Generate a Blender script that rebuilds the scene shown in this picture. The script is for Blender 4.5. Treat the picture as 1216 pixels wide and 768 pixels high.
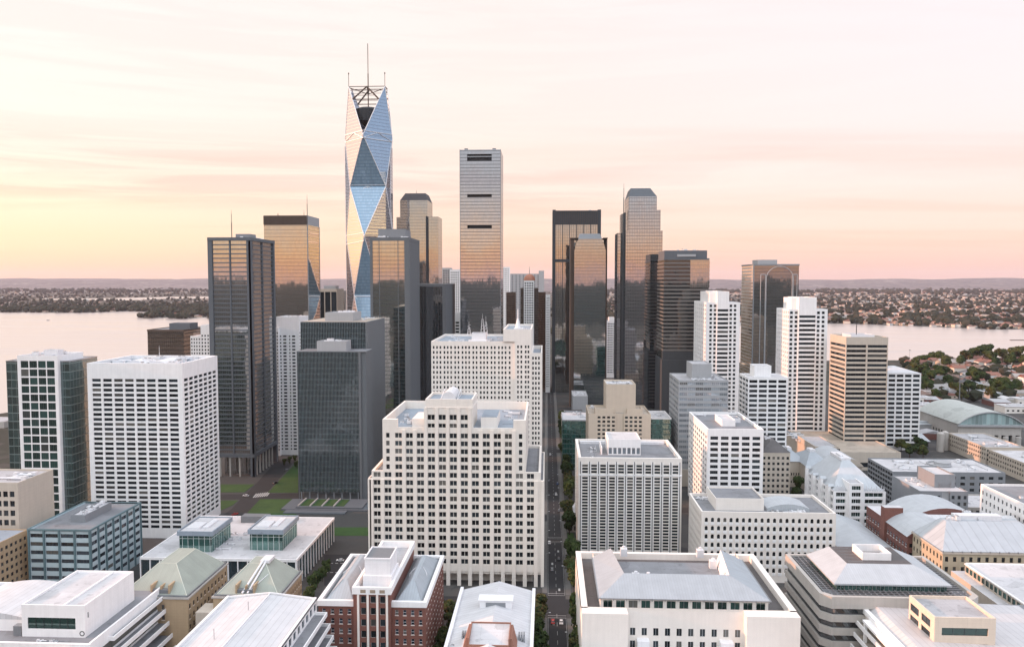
import bpy, math, random
from mathutils import Vector, noise
R = math.radians
rng = random.Random(7)
for o in list(bpy.data.objects): bpy.data.objects.remove(o)
SC = bpy.context.scene
COL = SC.collection

# ------------------------------------------------------------------ camera
H = 160.0; F = 900.0; CX, CY = 608.0, 384.0
YAW = R(2.67); PIT = R(3.24)
cam = bpy.data.cameras.new('camera'); cam.sensor_width = 36; cam.lens = 36*F/1216
cam.clip_start = 1; cam.clip_end = 90000
camo = bpy.data.objects.new('camera', cam); COL.objects.link(camo)
camo.location = (0, 0, H); camo.rotation_euler = (math.pi/2-PIT, 0, YAW)
SC.camera = camo

# ------------------------------------------------------------------ sky
SUN_AZ = R(92)          # left of the street axis (+Y)
SUN_EL = R(10.5)
SUNV = Vector((-math.sin(SUN_AZ)*math.cos(SUN_EL), math.cos(SUN_AZ)*math.cos(SUN_EL), math.sin(SUN_EL)))
W = bpy.data.worlds.new('World'); SC.world = W; W.use_nodes = True
nt = W.node_tree; nt.nodes.clear()
def N(t, typ, **k):
    n = t.nodes.new(typ)
    for a, b in k.items():
        if a.startswith('i_'):
            key = a[2:]; n.inputs[int(key) if key.isdigit() else key].default_value = b
        else: setattr(n, a, b)
    return n
def mth(t, op, a, b=None, c=None, clamp=False):
    n = t.nodes.new('ShaderNodeMath'); n.operation = op; n.use_clamp = clamp
    for i, v in enumerate((a, b, c)):
        if v is None: continue
        if isinstance(v, (int, float)): n.inputs[i].default_value = v
        else: t.links.new(v, n.inputs[i])
    return n.outputs[0]
def vmth(t, op, a, b=None):
    n = t.nodes.new('ShaderNodeVectorMath'); n.operation = op
    for i, v in enumerate((a, b)):
        if v is None: continue
        if isinstance(v, (tuple, list, Vector)): n.inputs[i].default_value = v
        elif isinstance(v, (int, float)): n.inputs['Scale'].default_value = v
        else: t.links.new(v, n.inputs[i])
    return n.outputs['Value'] if op in ('DOT_PRODUCT', 'LENGTH') else n.outputs[0]
def ramp(t, fac, stops, interp='LINEAR'):
    n = t.nodes.new('ShaderNodeValToRGB'); n.color_ramp.interpolation = interp
    e = n.color_ramp.elements
    while len(e) < len(stops): e.new(0.5)
    for i, (p, c) in enumerate(stops):
        e[i].position = p; e[i].color = (*c, 1)
    t.links.new(fac, n.inputs[0]); return n.outputs[0]
def mixc(t, fac, a, b, mode='MIX'):
    n = t.nodes.new('ShaderNodeMix'); n.data_type = 'RGBA'; n.blend_type = mode
    for sock, v in ((n.inputs[0], fac), (n.inputs[6], a), (n.inputs[7], b)):
        if isinstance(v, (int, float)): sock.default_value = v
        elif isinstance(v, (tuple, list)): sock.default_value = (*v, 1) if len(v) == 3 else v
        else: t.links.new(v, sock)
    return n.outputs[2]
tc = N(nt, 'ShaderNodeTexCoord')
d = vmth(nt, 'NORMALIZE', tc.outputs['Generated'])
sep = N(nt, 'ShaderNodeSeparateXYZ'); nt.links.new(d, sep.inputs[0])
el = mth(nt, 'MULTIPLY', mth(nt, 'ARCSINE', sep.outputs[2]), 1/R(90))      # 0..1 = 0..90 deg
el = mth(nt, 'MAXIMUM', el, 0.0)
els = mth(nt, 'POWER', el, 0.5)                                            # more room near the horizon
def E(deg): return (deg/90)**0.5
front = ramp(nt, els, [(0, (.88,.55,.46)), (E(1.0), (.96,.61,.48)), (E(3.0), (1.0,.70,.54)), (E(6), (1.0,.78,.65)), (E(11), (1.0,.84,.75)),
                       (E(18), (.985,.865,.805)), (E(28), (.965,.875,.845)), (E(50), (1.25,1.25,1.30)), (1, (1.2,1.25,1.32))])
back = ramp(nt, els, [(0, (.58,.30,.23)), (E(.8), (.90,.43,.22)), (E(2.0), (1.0,.56,.31)), (E(3.4), (.90,.64,.49)), (E(5.4), (.73,.65,.62)), (E(7.5), (.61,.61,.65)), (E(14), (.58,.63,.70)),
                      (E(22), (1.7,1.78,1.86)), (E(45), (2.25,2.32,2.42)), (E(65), (1.5,1.55,1.65)), (1, (1.2,1.25,1.32))])
fb = mth(nt, 'SMOOTH_MIN', 1.0, mth(nt, 'MULTIPLY_ADD', sep.outputs[1], 1.6, 0.45), 0.1)
fb = mth(nt, 'MAXIMUM', fb, 0.0)
skyc = mixc(nt, fb, back, front)
# warm glow round the set of the sun, on the left
sd = vmth(nt, 'DOT_PRODUCT', d, (SUNV.x, SUNV.y, 0.03))
gl = mth(nt, 'POWER', mth(nt, 'MAXIMUM', sd, 0.0), 1.5)
glow = ramp(nt, els, [(0, (.20,.16,-.26)), (E(2), (.28,.27,-.22)), (E(5), (.26,.24,-.08)), (E(7), (.24,.17,.06)), (E(12), (.16,.11,.06)), (E(25), (.06,.05,.05)), (E(50), (0,0,0))])
skyc = mixc(nt, gl, skyc, mixc(nt, 1.0, skyc, glow, 'ADD'))
# cooler pink to the right
rt = mth(nt, 'MULTIPLY', mth(nt, 'MAXIMUM', mth(nt, 'MULTIPLY_ADD', sep.outputs[0], 1.4, 0.1), 0.0), 1.0, clamp=True)
skyc = mixc(nt, rt, skyc, mixc(nt, 1.0, skyc, (.95,.975,1.08), 'MULTIPLY'))
# thin high cloud: a layer seen in perspective
den = mth(nt, 'ADD', mth(nt, 'MAXIMUM', sep.outputs[2], 0.0), 0.045)
cv = N(nt, 'ShaderNodeCombineXYZ')
nt.links.new(mth(nt, 'DIVIDE', sep.outputs[0], den), cv.inputs[0])
nt.links.new(mth(nt, 'DIVIDE', sep.outputs[1], den), cv.inputs[1])
mp = N(nt, 'ShaderNodeMapping'); mp.inputs['Scale'].default_value = (.16, .62, 1); mp.inputs['Rotation'].default_value = (0, 0, R(6)); mp.inputs['Location'].default_value = (3.1, 1.7, 0)
nt.links.new(cv.outputs[0], mp.inputs[0])
nz = N(nt, 'ShaderNodeTexNoise', i_Scale=1.0, i_Detail=7.0, i_Roughness=.55, i_Distortion=.6); nt.links.new(mp.outputs[0], nz.inputs['Vector'])
cl = ramp(nt, nz.outputs[0], [(.44, (0,0,0)), (.70, (1,1,1))], 'EASE')
cl = mth(nt, 'MULTIPLY', cl, ramp(nt, els, [(0, (0,0,0)), (E(1.5), (.2,.2,.2)), (E(5), (1,1,1)), (1, (.6,.6,.6))]))
skyc = mixc(nt, mth(nt, 'MULTIPLY', cl, .8), skyc, mixc(nt, 1.0, skyc, (.955,.865,.835), 'MULTIPLY'))
nz2 = N(nt, 'ShaderNodeTexNoise', i_Scale=.45, i_Detail=5.0, i_Roughness=.5); nt.links.new(mp.outputs[0], nz2.inputs['Vector'])
cl2 = ramp(nt, nz2.outputs[0], [(.5, (0,0,0)), (.72, (1,1,1))], 'EASE')
# a long low streak of cloud and bright wisps above it
az = mth(nt, 'ARCTAN2', sep.outputs[0], sep.outputs[1])
c3 = N(nt, 'ShaderNodeCombineXYZ'); nt.links.new(mth(nt, 'MULTIPLY', az, 2.2), c3.inputs[0]); nt.links.new(mth(nt, 'MULTIPLY', mth(nt, 'ARCSINE', sep.outputs[2]), 34.0), c3.inputs[1])
n3 = N(nt, 'ShaderNodeTexNoise', i_Scale=1.0, i_Detail=8.0, i_Roughness=.62, i_Distortion=.8); nt.links.new(c3.outputs[0], n3.inputs['Vector'])
st = mth(nt, 'MULTIPLY', ramp(nt, n3.outputs[0], [(.40, (0,0,0)), (.60, (1,1,1))], 'EASE'), ramp(nt, els, [(E(4.5), (0,0,0)), (E(6.2), (1,1,1)), (E(8), (.9,.9,.9)), (E(10.5), (.25,.25,.25)), (E(22), (.35,.35,.35)), (E(40), (0,0,0))]))
st = mth(nt, 'MULTIPLY', st, mth(nt, 'MULTIPLY_ADD', sep.outputs[0], -.75, .42, clamp=True))
skyc = mixc(nt, st, skyc, mixc(nt, 1.0, skyc, (.86,.74,.75), 'MULTIPLY'))
skyc = mixc(nt, mth(nt, 'MULTIPLY', cl2, .8), skyc, mixc(nt, 1.0, skyc, (1.02,1.06,1.09), 'MULTIPLY'))
# the clear-air sky behind the veil
nish = N(nt, 'ShaderNodeTexSky', sky_type='NISHITA', sun_disc=False, sun_elevation=SUN_EL, sun_rotation=-SUN_AZ, altitude=100, dust_density=2.0)
skyc = mixc(nt, .03, skyc, nish.outputs[0], 'ADD')
bg = N(nt, 'ShaderNodeBackground', i_Strength=1.0); nt.links.new(skyc, bg.inputs[0])
wo = N(nt, 'ShaderNodeOutputWorld'); nt.links.new(bg.outputs[0], wo.inputs[0])
W.cycles.sampling_method = 'MANUAL'; W.cycles.sample_map_resolution = 1024

# ------------------------------------------------------------------ sun and exposure
sl = bpy.data.lights.new('sun', 'SUN'); sl.energy = 5.0; sl.angle = R(.6); sl.color = (1, .49, .31)
so = bpy.data.objects.new('sun', sl); COL.objects.link(so)
so.rotation_euler = SUNV.to_track_quat('Z', 'Y').to_euler(); so.location = (-400, 200, 500)
vs = SC.view_settings; vs.view_transform = 'Standard'; vs.look = 'None'; vs.exposure = 0.05; vs.gamma = 1.0; vs.use_curve_mapping = False
SC.render.engine = 'CYCLES'
cy = SC.cycles; cy.use_denoising = True; cy.max_bounces = 6; cy.diffuse_bounces = 3; cy.glossy_bounces = 4; cy.transmission_bounces = 2
cy.volume_bounces = 0; cy.caustics_reflective = False; cy.caustics_refractive = False; cy.sample_clamp_indirect = 4

# ------------------------------------------------------------------ from picture to place
FH = Vector((-math.sin(YAW), math.cos(YAW), 0)); RT = Vector((math.cos(YAW), math.sin(YAW), 0))
FW = FH*math.cos(PIT)-Vector((0,0,math.sin(PIT))); UP = FH*math.sin(PIT)+Vector((0,0,math.cos(PIT)))
def ray(px, py): return FW+RT*((px-CX)/F)+UP*((CY-py)/F)
def atY(px, py, Y):
    r = ray(px, py); t = Y/r.y; return r.x*t, H+r.z*t
def X_(px, Y, py=400): return atY(px, py, Y)[0]
def Z_(py, Y, px=608): return atY(px, py, Y)[1]
def gnd(px, py, z=0.0):
    r = ray(px, py); t = (z-H)/r.z; return r.x*t, r.y*t
def Yat(px, X, py=400):                # depth at which the plane x = X shows at px
    r = ray(px, py); return X*r.y/r.x
def Yz(py, z, px=608):                 # depth at which height z shows at py
    r = ray(px, py); return r.y*(z-H)/r.z
def proj(x, y, z):
    v = Vector((x, y, z-H)); dz = v.dot(FW)
    if dz <= 1: return None
    return CX+F*v.dot(RT)/dz, CY-F*v.dot(UP)/dz, dz

# ------------------------------------------------------------------ materials
M = {}
def newmat(name):
    m = bpy.data.materials.new(name); m.use_nodes = True; t = m.node_tree; t.nodes.clear()
    out = t.nodes.new('ShaderNodeOutputMaterial'); return m, t, out
def pbsdf(t, out, **k):
    b = t.nodes.new('ShaderNodeBsdfPrincipled')
    for a, v in k.items(): b.inputs[a.replace('_', ' ')].default_value = v
    if out is not None: t.links.new(b.outputs[0], out.inputs[0])
    return b
def wallmat(name, c, rough=.8, var=.10, scale=.25, joint=None, jd=.82):
    """weathered wall: patchy tone, rain streaks, optional panel joints (width, height in metres)"""
    m, t, out = newmat(name); b = pbsdf(t, out, Roughness=rough)
    g = N(t, 'ShaderNodeNewGeometry'); pos = g.outputs['Position']
    n1 = N(t, 'ShaderNodeTexNoise', i_Scale=scale, i_Detail=6.0, i_Roughness=.6); t.links.new(pos, n1.inputs['Vector'])
    f1 = mth(t, 'MULTIPLY_ADD', n1.outputs[0], 2*var, 1-var)
    mpn = N(t, 'ShaderNodeMapping'); mpn.inputs['Scale'].default_value = (.9, .9, .035); t.links.new(pos, mpn.inputs[0])
    n2 = N(t, 'ShaderNodeTexNoise', i_Scale=1.0, i_Detail=4.0); t.links.new(mpn.outputs[0], n2.inputs['Vector'])
    f2 = mth(t, 'MULTIPLY_ADD', n2.outputs[0], 2.0*var, 1-1.03*var)
    f = mth(t, 'MULTIPLY', f1, f2)
    if joint:
        uv = N(t, 'ShaderNodeUVMap'); s = N(t, 'ShaderNodeSeparateXYZ'); t.links.new(uv.outputs[0], s.inputs[0])
        ju = mth(t, 'LESS_THAN', mth(t, 'FRACT', mth(t, 'DIVIDE', s.outputs[0], joint[0])), .06/joint[0]+.012)
        jv = mth(t, 'LESS_THAN', mth(t, 'FRACT', mth(t, 'DIVIDE', s.outputs[1], joint[1])), .06/joint[1]+.012)
        j = mth(t, 'MAXIMUM', ju, jv)
        f = mth(t, 'MULTIPLY', f, mth(t, 'MULTIPLY_ADD', j, jd-1, 1.0))
    col = mixc(t, 1.0, c, (1,1,1), 'MULTIPLY')
    cc = N(t, 'ShaderNodeCombineColor'); [t.links.new(f, cc.inputs[i]) for i in range(3)]
    t.links.new(mixc(t, 1.0, c, cc.outputs[0], 'MULTIPLY'), b.inputs['Base Color'])
    M[name] = m; return m
def brickmat(name, c1, c2):
    m, t, out = newmat(name); b = pbsdf(t, out, Roughness=.85)
    uv = N(t, 'ShaderNodeUVMap')
    br = N(t, 'ShaderNodeTexBrick', i_Scale=1.0); br.inputs['Brick Width'].default_value = .6; br.inputs['Row Height'].default_value = .22; br.inputs['Mortar Size'].default_value = .02
    br.inputs['Color1'].default_value = (*c1, 1); br.inputs['Color2'].default_value = (*c2, 1); br.inputs['Mortar'].default_value = (.22,.17,.15,1)
    t.links.new(uv.outputs[0], br.inputs['Vector'])
    g = N(t, 'ShaderNodeNewGeometry'); n1 = N(t, 'ShaderNodeTexNoise', i_Scale=.3, i_Detail=5.0); t.links.new(g.outputs['Position'], n1.inputs['Vector'])
    t.links.new(mixc(t, mth(t, 'MULTIPLY', n1.outputs[0], .5), br.outputs[0], (.12,.045,.035)), b.inputs['Base Color'])
    M[name] = m; return m
def roofmat(name, c, seam=(9, 3.2), var=.22, rough=.75, sheen=.0):
    """roofing sheet with laps, ponding stains"""
    m, t, out = newmat(name); b = pbsdf(t, out, Roughness=rough)
    uv = N(t, 'ShaderNodeUVMap'); s = N(t, 'ShaderNodeSeparateXYZ'); t.links.new(uv.outputs[0], s.inputs[0])
    g = N(t, 'ShaderNodeNewGeometry')
    n1 = N(t, 'ShaderNodeTexNoise', i_Scale=.11, i_Detail=7.0, i_Roughness=.65); t.links.new(g.outputs['Position'], n1.inputs['Vector'])
    n2 = N(t, 'ShaderNodeTexNoise', i_Scale=1.1, i_Detail=4.0); t.links.new(g.outputs['Position'], n2.inputs['Vector'])
    f = mth(t, 'MULTIPLY', mth(t, 'MULTIPLY_ADD', n1.outputs[0], 2*var, 1-var), mth(t, 'MULTIPLY_ADD', n2.outputs[0], .3*var, 1-.15*var))
    vo = N(t, 'ShaderNodeTexVoronoi', i_Scale=.13); t.links.new(g.outputs['Position'], vo.inputs['Vector']); sc_ = N(t, 'ShaderNodeSeparateColor'); t.links.new(vo.outputs['Color'], sc_.inputs[0])
    f = mth(t, 'MULTIPLY', f, ramp(t, sc_.outputs[0], [(0, (.86,)*3), (.14, (1,)*3), (.8, (1.0,)*3), (.9, (1.07,)*3)], 'CONSTANT'))
    n4 = N(t, 'ShaderNodeTexNoise', i_Scale=.35, i_Detail=3.0); t.links.new(g.outputs['Position'], n4.inputs['Vector'])
    f = mth(t, 'MULTIPLY', f, ramp(t, n4.outputs[0], [(.30, (.78,)*3), (.40, (1,)*3)], 'EASE'))   # dried puddles
    if seam:
        ju = mth(t, 'LESS_THAN', mth(t, 'FRACT', mth(t, 'DIVIDE', s.outputs[0], seam[0])), .14/seam[0])
        jv = mth(t, 'LESS_THAN', mth(t, 'FRACT', mth(t, 'DIVIDE', s.outputs[1], seam[1])), .14/seam[1])
        f = mth(t, 'MULTIPLY', f, mth(t, 'MULTIPLY_ADD', mth(t, 'MAXIMUM', ju, jv), -.16, 1.0))
    cc = N(t, 'ShaderNodeCombineColor'); [t.links.new(f, cc.inputs[i]) for i in range(3)]
    t.links.new(mixc(t, 1.0, c, cc.outputs[0], 'MULTIPLY'), b.inputs['Base Color'])
    M[name] = m; return m
def seammat(name, c, pitch=.9, rough=.55, metal=.08):
    """standing seam metal: ribs down the slope"""
    m, t, out = newmat(name); b = pbsdf(t, out, Roughness=rough, Metallic=metal)
    uv = N(t, 'ShaderNodeUVMap'); s = N(t, 'ShaderNodeSeparateXYZ'); t.links.new(uv.outputs[0], s.inputs[0])
    fr = mth(t, 'FRACT', mth(t, 'DIVIDE', s.outputs[0], pitch))
    rib = mth(t, 'LESS_THAN', fr, .13)
    sh = N(t, 'ShaderNodeTexWhiteNoise', noise_dimensions='1D'); t.links.new(mth(t, 'FLOOR', mth(t, 'DIVIDE', s.outputs[0], pitch)), sh.inputs['W'])
    g = N(t, 'ShaderNodeNewGeometry'); n1 = N(t, 'ShaderNodeTexNoise', i_Scale=.2, i_Detail=6.0); t.links.new(g.outputs['Position'], n1.inputs['Vector'])
    f = mth(t, 'MULTIPLY', mth(t, 'MULTIPLY_ADD', sh.outputs[0], .06, .97), mth(t, 'MULTIPLY_ADD', n1.outputs[0], .3, .85))
    f = mth(t, 'MULTIPLY', f, mth(t, 'MULTIPLY_ADD', rib, -.14, 1.0))
    cc = N(t, 'ShaderNodeCombineColor'); [t.links.new(f, cc.inputs[i]) for i in range(3)]
    t.links.new(mixc(t, 1.0, c, cc.outputs[0], 'MULTIPLY'), b.inputs['Base Color'])
    bp = N(t, 'ShaderNodeBump', i_Strength=.5, i_Distance=.08); t.links.new(rib, bp.inputs['Height']); t.links.new(bp.outputs[0], b.inputs['Normal'])
    M[name] = m; return m
def plain(name, c, rough=.6, metal=0.0):
    m, t, out = newmat(name); b = pbsdf(t, out, Roughness=rough, Metallic=metal)
    g = N(t, 'ShaderNodeNewGeometry'); n1 = N(t, 'ShaderNodeTexNoise', i_Scale=.8, i_Detail=4.0); t.links.new(g.outputs['Position'], n1.inputs['Vector'])
    t.links.new(mixc(t, n1.outputs[0], tuple(.85*x for x in c), tuple(min(1, 1.12*x) for x in c)), b.inputs['Base Color'])
    M[name] = m; return m
def windowmat(name, dark=(.010,.014,.016), refl=.16, tint=(.85,.93,.95), blind=.25):
    """window pane: dark room behind, some blinds, a soft mirror of the sky"""
    m, t, out = newmat(name)
    g = N(t, 'ShaderNodeNewGeometry'); oi = N(t, 'ShaderNodeObjectInfo')
    r = mth(t, 'FRACT', mth(t, 'ADD', mth(t, 'MULTIPLY', g.outputs['Random Per Island'], 7.13), oi.outputs['Random']))
    col = ramp(t, r, [(0, dark), (.55, tuple(2.2*x for x in dark)), (1-blind, tuple(4*x for x in dark)), (1-blind*.5, (.055,.055,.052)), (1, (.16,.155,.14))])
    df = N(t, 'ShaderNodeBsdfDiffuse'); t.links.new(col, df.inputs[0])
    gs = N(t, 'ShaderNodeBsdfGlossy', i_Roughness=.06); gs.inputs[0].default_value = (*tint, 1)
    wn = N(t, 'ShaderNodeTexWhiteNoise', noise_dimensions='1D'); t.links.new(mth(t, 'MULTIPLY', r, 97.0), wn.inputs['W'])
    off = vmth(t, 'SCALE', vmth(t, 'SUBTRACT', wn.outputs['Color'], (.5,.5,.5)), .03)
    t.links.new(vmth(t, 'NORMALIZE', vmth(t, 'ADD', g.outputs['Normal'], off)), gs.inputs['Normal'])
    fr = N(t, 'ShaderNodeFresnel', i_IOR=1.5)
    mx = N(t, 'ShaderNodeMixShader'); t.links.new(mth(t, 'MAXIMUM', mth(t, 'MULTIPLY', fr.outputs[0], 1.0), refl), mx.inputs[0]); t.links.new(df.outputs[0], mx.inputs[1]); t.links.new(gs.outputs[0], mx.inputs[2])
    t.links.new(mx.outputs[0], out.inputs[0]); M[name] = m; return m
def curtain(name, fh=3.9, pw=1.5, refl=.55, tint=(.86,.9,.9), dark=(.012,.02,.023), mull=(.10,.11,.12), mw=.10, mh=.08, span=.0, spanc=(.05,.06,.065), srefl=.25, wob=.012, seed=0.0, dvar=2.4):
    """coated glass curtain wall: panels that each tilt a hair, mullions, spandrels"""
    m, t, out = newmat(name)
    uv = N(t, 'ShaderNodeUVMap'); s = N(t, 'ShaderNodeSeparateXYZ'); t.links.new(uv.outputs[0], s.inputs[0])
    u = mth(t, 'DIVIDE', s.outputs[0], pw); v = mth(t, 'DIVIDE', s.outputs[1], fh)
    fu, fv = mth(t, 'FRACT', u), mth(t, 'FRACT', v)
    cell = N(t, 'ShaderNodeCombineXYZ'); t.links.new(mth(t, 'FLOOR', u), cell.inputs[0]); t.links.new(mth(t, 'FLOOR', v), cell.inputs[1]); cell.inputs[2].default_value = seed
    wn = N(t, 'ShaderNodeTexWhiteNoise', noise_dimensions='3D'); t.links.new(cell.outputs[0], wn.inputs['Vector'])
    g = N(t, 'ShaderNodeNewGeometry')
    nz = N(t, 'ShaderNodeTexNoise', i_Scale=.05, i_Detail=2.0); t.links.new(g.outputs['Position'], nz.inputs['Vector'])
    off = vmth(t, 'ADD', vmth(t, 'SCALE', vmth(t, 'SUBTRACT', wn.outputs['Color'], (.5,.5,.5)), wob*.4), vmth(t, 'SCALE', vmth(t, 'SUBTRACT', nz.outputs['Color'], (.5,.5,.5)), wob*2.0))
    nrm = vmth(t, 'NORMALIZE', vmth(t, 'ADD', g.outputs['Normal'], off))
    gs = N(t, 'ShaderNodeBsdfGlossy', i_Roughness=.04); t.links.new(nrm, gs.inputs['Normal'])
    t.links.new(mixc(t, mth(t, 'MULTIPLY', wn.outputs['Value'], .22 if dvar > 2 else .08), tint, tuple(.72*x for x in tint)), gs.inputs[0])
    df = N(t, 'ShaderNodeBsdfDiffuse')
    t.links.new(mixc(t, wn.outputs['Value'], dark, tuple(dvar*x for x in dark)), df.inputs[0])
    fr = N(t, 'ShaderNodeFresnel', i_IOR=1.45)
    glass = N(t, 'ShaderNodeMixShader'); t.links.new(mth(t, 'MAXIMUM', fr.outputs[0], refl), glass.inputs[0]); t.links.new(df.outputs[0], glass.inputs[1]); t.links.new(gs.outputs[0], glass.inputs[2])
    cur = glass.outputs[0]
    if span > 0:
        sd_ = N(t, 'ShaderNodeBsdfDiffuse'); sd_.inputs[0].default_value = (*spanc, 1)
        sg = N(t, 'ShaderNodeBsdfGlossy', i_Roughness=.12); sg.inputs[0].default_value = (*tint, 1)
        sm = N(t, 'ShaderNodeMixShader', i_0=srefl); t.links.new(sd_.outputs[0], sm.inputs[1]); t.links.new(sg.outputs[0], sm.inputs[2])
        x = N(t, 'ShaderNodeMixShader'); t.links.new(mth(t, 'LESS_THAN', fv, span), x.inputs[0]); t.links.new(cur, x.inputs[1]); t.links.new(sm.outputs[0], x.inputs[2]); cur = x.outputs[0]
    if mw > 0:
        mk = mth(t, 'MAXIMUM', mth(t, 'LESS_THAN', fu, mw/pw), mth(t, 'LESS_THAN', fv, mh/fh))
        mb_ = pbsdf(t, None, Roughness=.45, Metallic=.4); mb_.inputs['Base Color'].default_value = (*mull, 1)
        x = N(t, 'ShaderNodeMixShader'); t.links.new(mk, x.inputs[0]); t.links.new(cur, x.inputs[1]); t.links.new(mb_.outputs[0], x.inputs[2]); cur = x.outputs[0]
    t.links.new(cur, out.inputs[0]); M[name] = m; return m

wallmat('white', (.81,.805,.80), var=.09, joint=(6.1, 3.1), jd=.95)
wallmat('white_panel', (.78,.78,.79), var=.09, joint=(3.0, 3.4), jd=.9)
wallmat('cream', (.76,.715,.65), var=.08, joint=(2.9, 2.1), jd=.93)
wallmat('cream_pale', (.78,.735,.68), var=.07)
wallmat('beige', (.50,.445,.375), var=.10, joint=(6, 1.8), jd=.9)
wallmat('stone_buff', (.64,.55,.45), var=.09, joint=(5, 2), jd=.92)
wallmat('tan', (.40,.30,.19), var=.12, joint=(5, 1.2), jd=.9)
wallmat('tan_dark', (.30,.25,.19), var=.12)
wallmat('grey', (.22,.235,.25), var=.08)
wallmat('grey_panel', (.36,.37,.38), var=.08, joint=(2.4, 3.6), jd=.85)
wallmat('slab_side', (.125,.14,.15), var=.08, joint=(30, 1.9), jd=.86)
wallmat('grey_dark', (.105,.12,.135), var=.10, joint=(3.2, 1.9), jd=.85)
wallmat('charcoal', (.045,.052,.058), var=.12)
wallmat('bronze', (.09,.065,.05), var=.12)
wallmat('concrete', (.42,.40,.37), var=.12, joint=(6, 3.5), jd=.92)
brickmat('brick', (.22,.068,.042), (.17,.052,.036))
brickmat('brick_dark', (.17,.05,.038), (.13,.042,.034))
roofmat('roof_white', (.50,.50,.51), seam=(8, 4.2))
roofmat('roof_pale', (.38,.385,.40), seam=(6, 3), var=.3)
roofmat('roof_grey', (.20,.21,.225), seam=(7, 3.4), var=.3)
roofmat('roof_dark', (.10,.095,.095), seam=(2.4, 2.4), var=.3)
roofmat('roof_blue', (.26,.31,.36), seam=(9, 3), var=.2)
roofmat('roof_beige', (.40,.35,.29), seam=(9, 3), var=.25)
seammat('metal_pale', (.43,.465,.49), .95)
seammat('metal_grey', (.35,.39,.42), 1.1)
seammat('metal_white', (.56,.57,.585), 2.2)
seammat('copper_green', (.31,.34,.295), .7, rough=.7, metal=0)
plain('white_metal', (.74,.75,.77), .4, .2)
plain('steel', (.32,.34,.36), .35, .7)
plain('dark_metal', (.05,.055,.06), .45, .5)
plain('louvre', (.16,.17,.18), .6)
plain('copper_red', (.42,.17,.10), .5)
windowmat('pane', dark=(.008,.011,.013), refl=.045, blind=.2)
windowmat('pane_green', dark=(.008,.020,.018), refl=.10, tint=(.75,.95,.9), blind=.12)
windowmat('pane_blue', dark=(.012,.017,.022), refl=.10, tint=(.8,.9,1), blind=.2)

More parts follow.
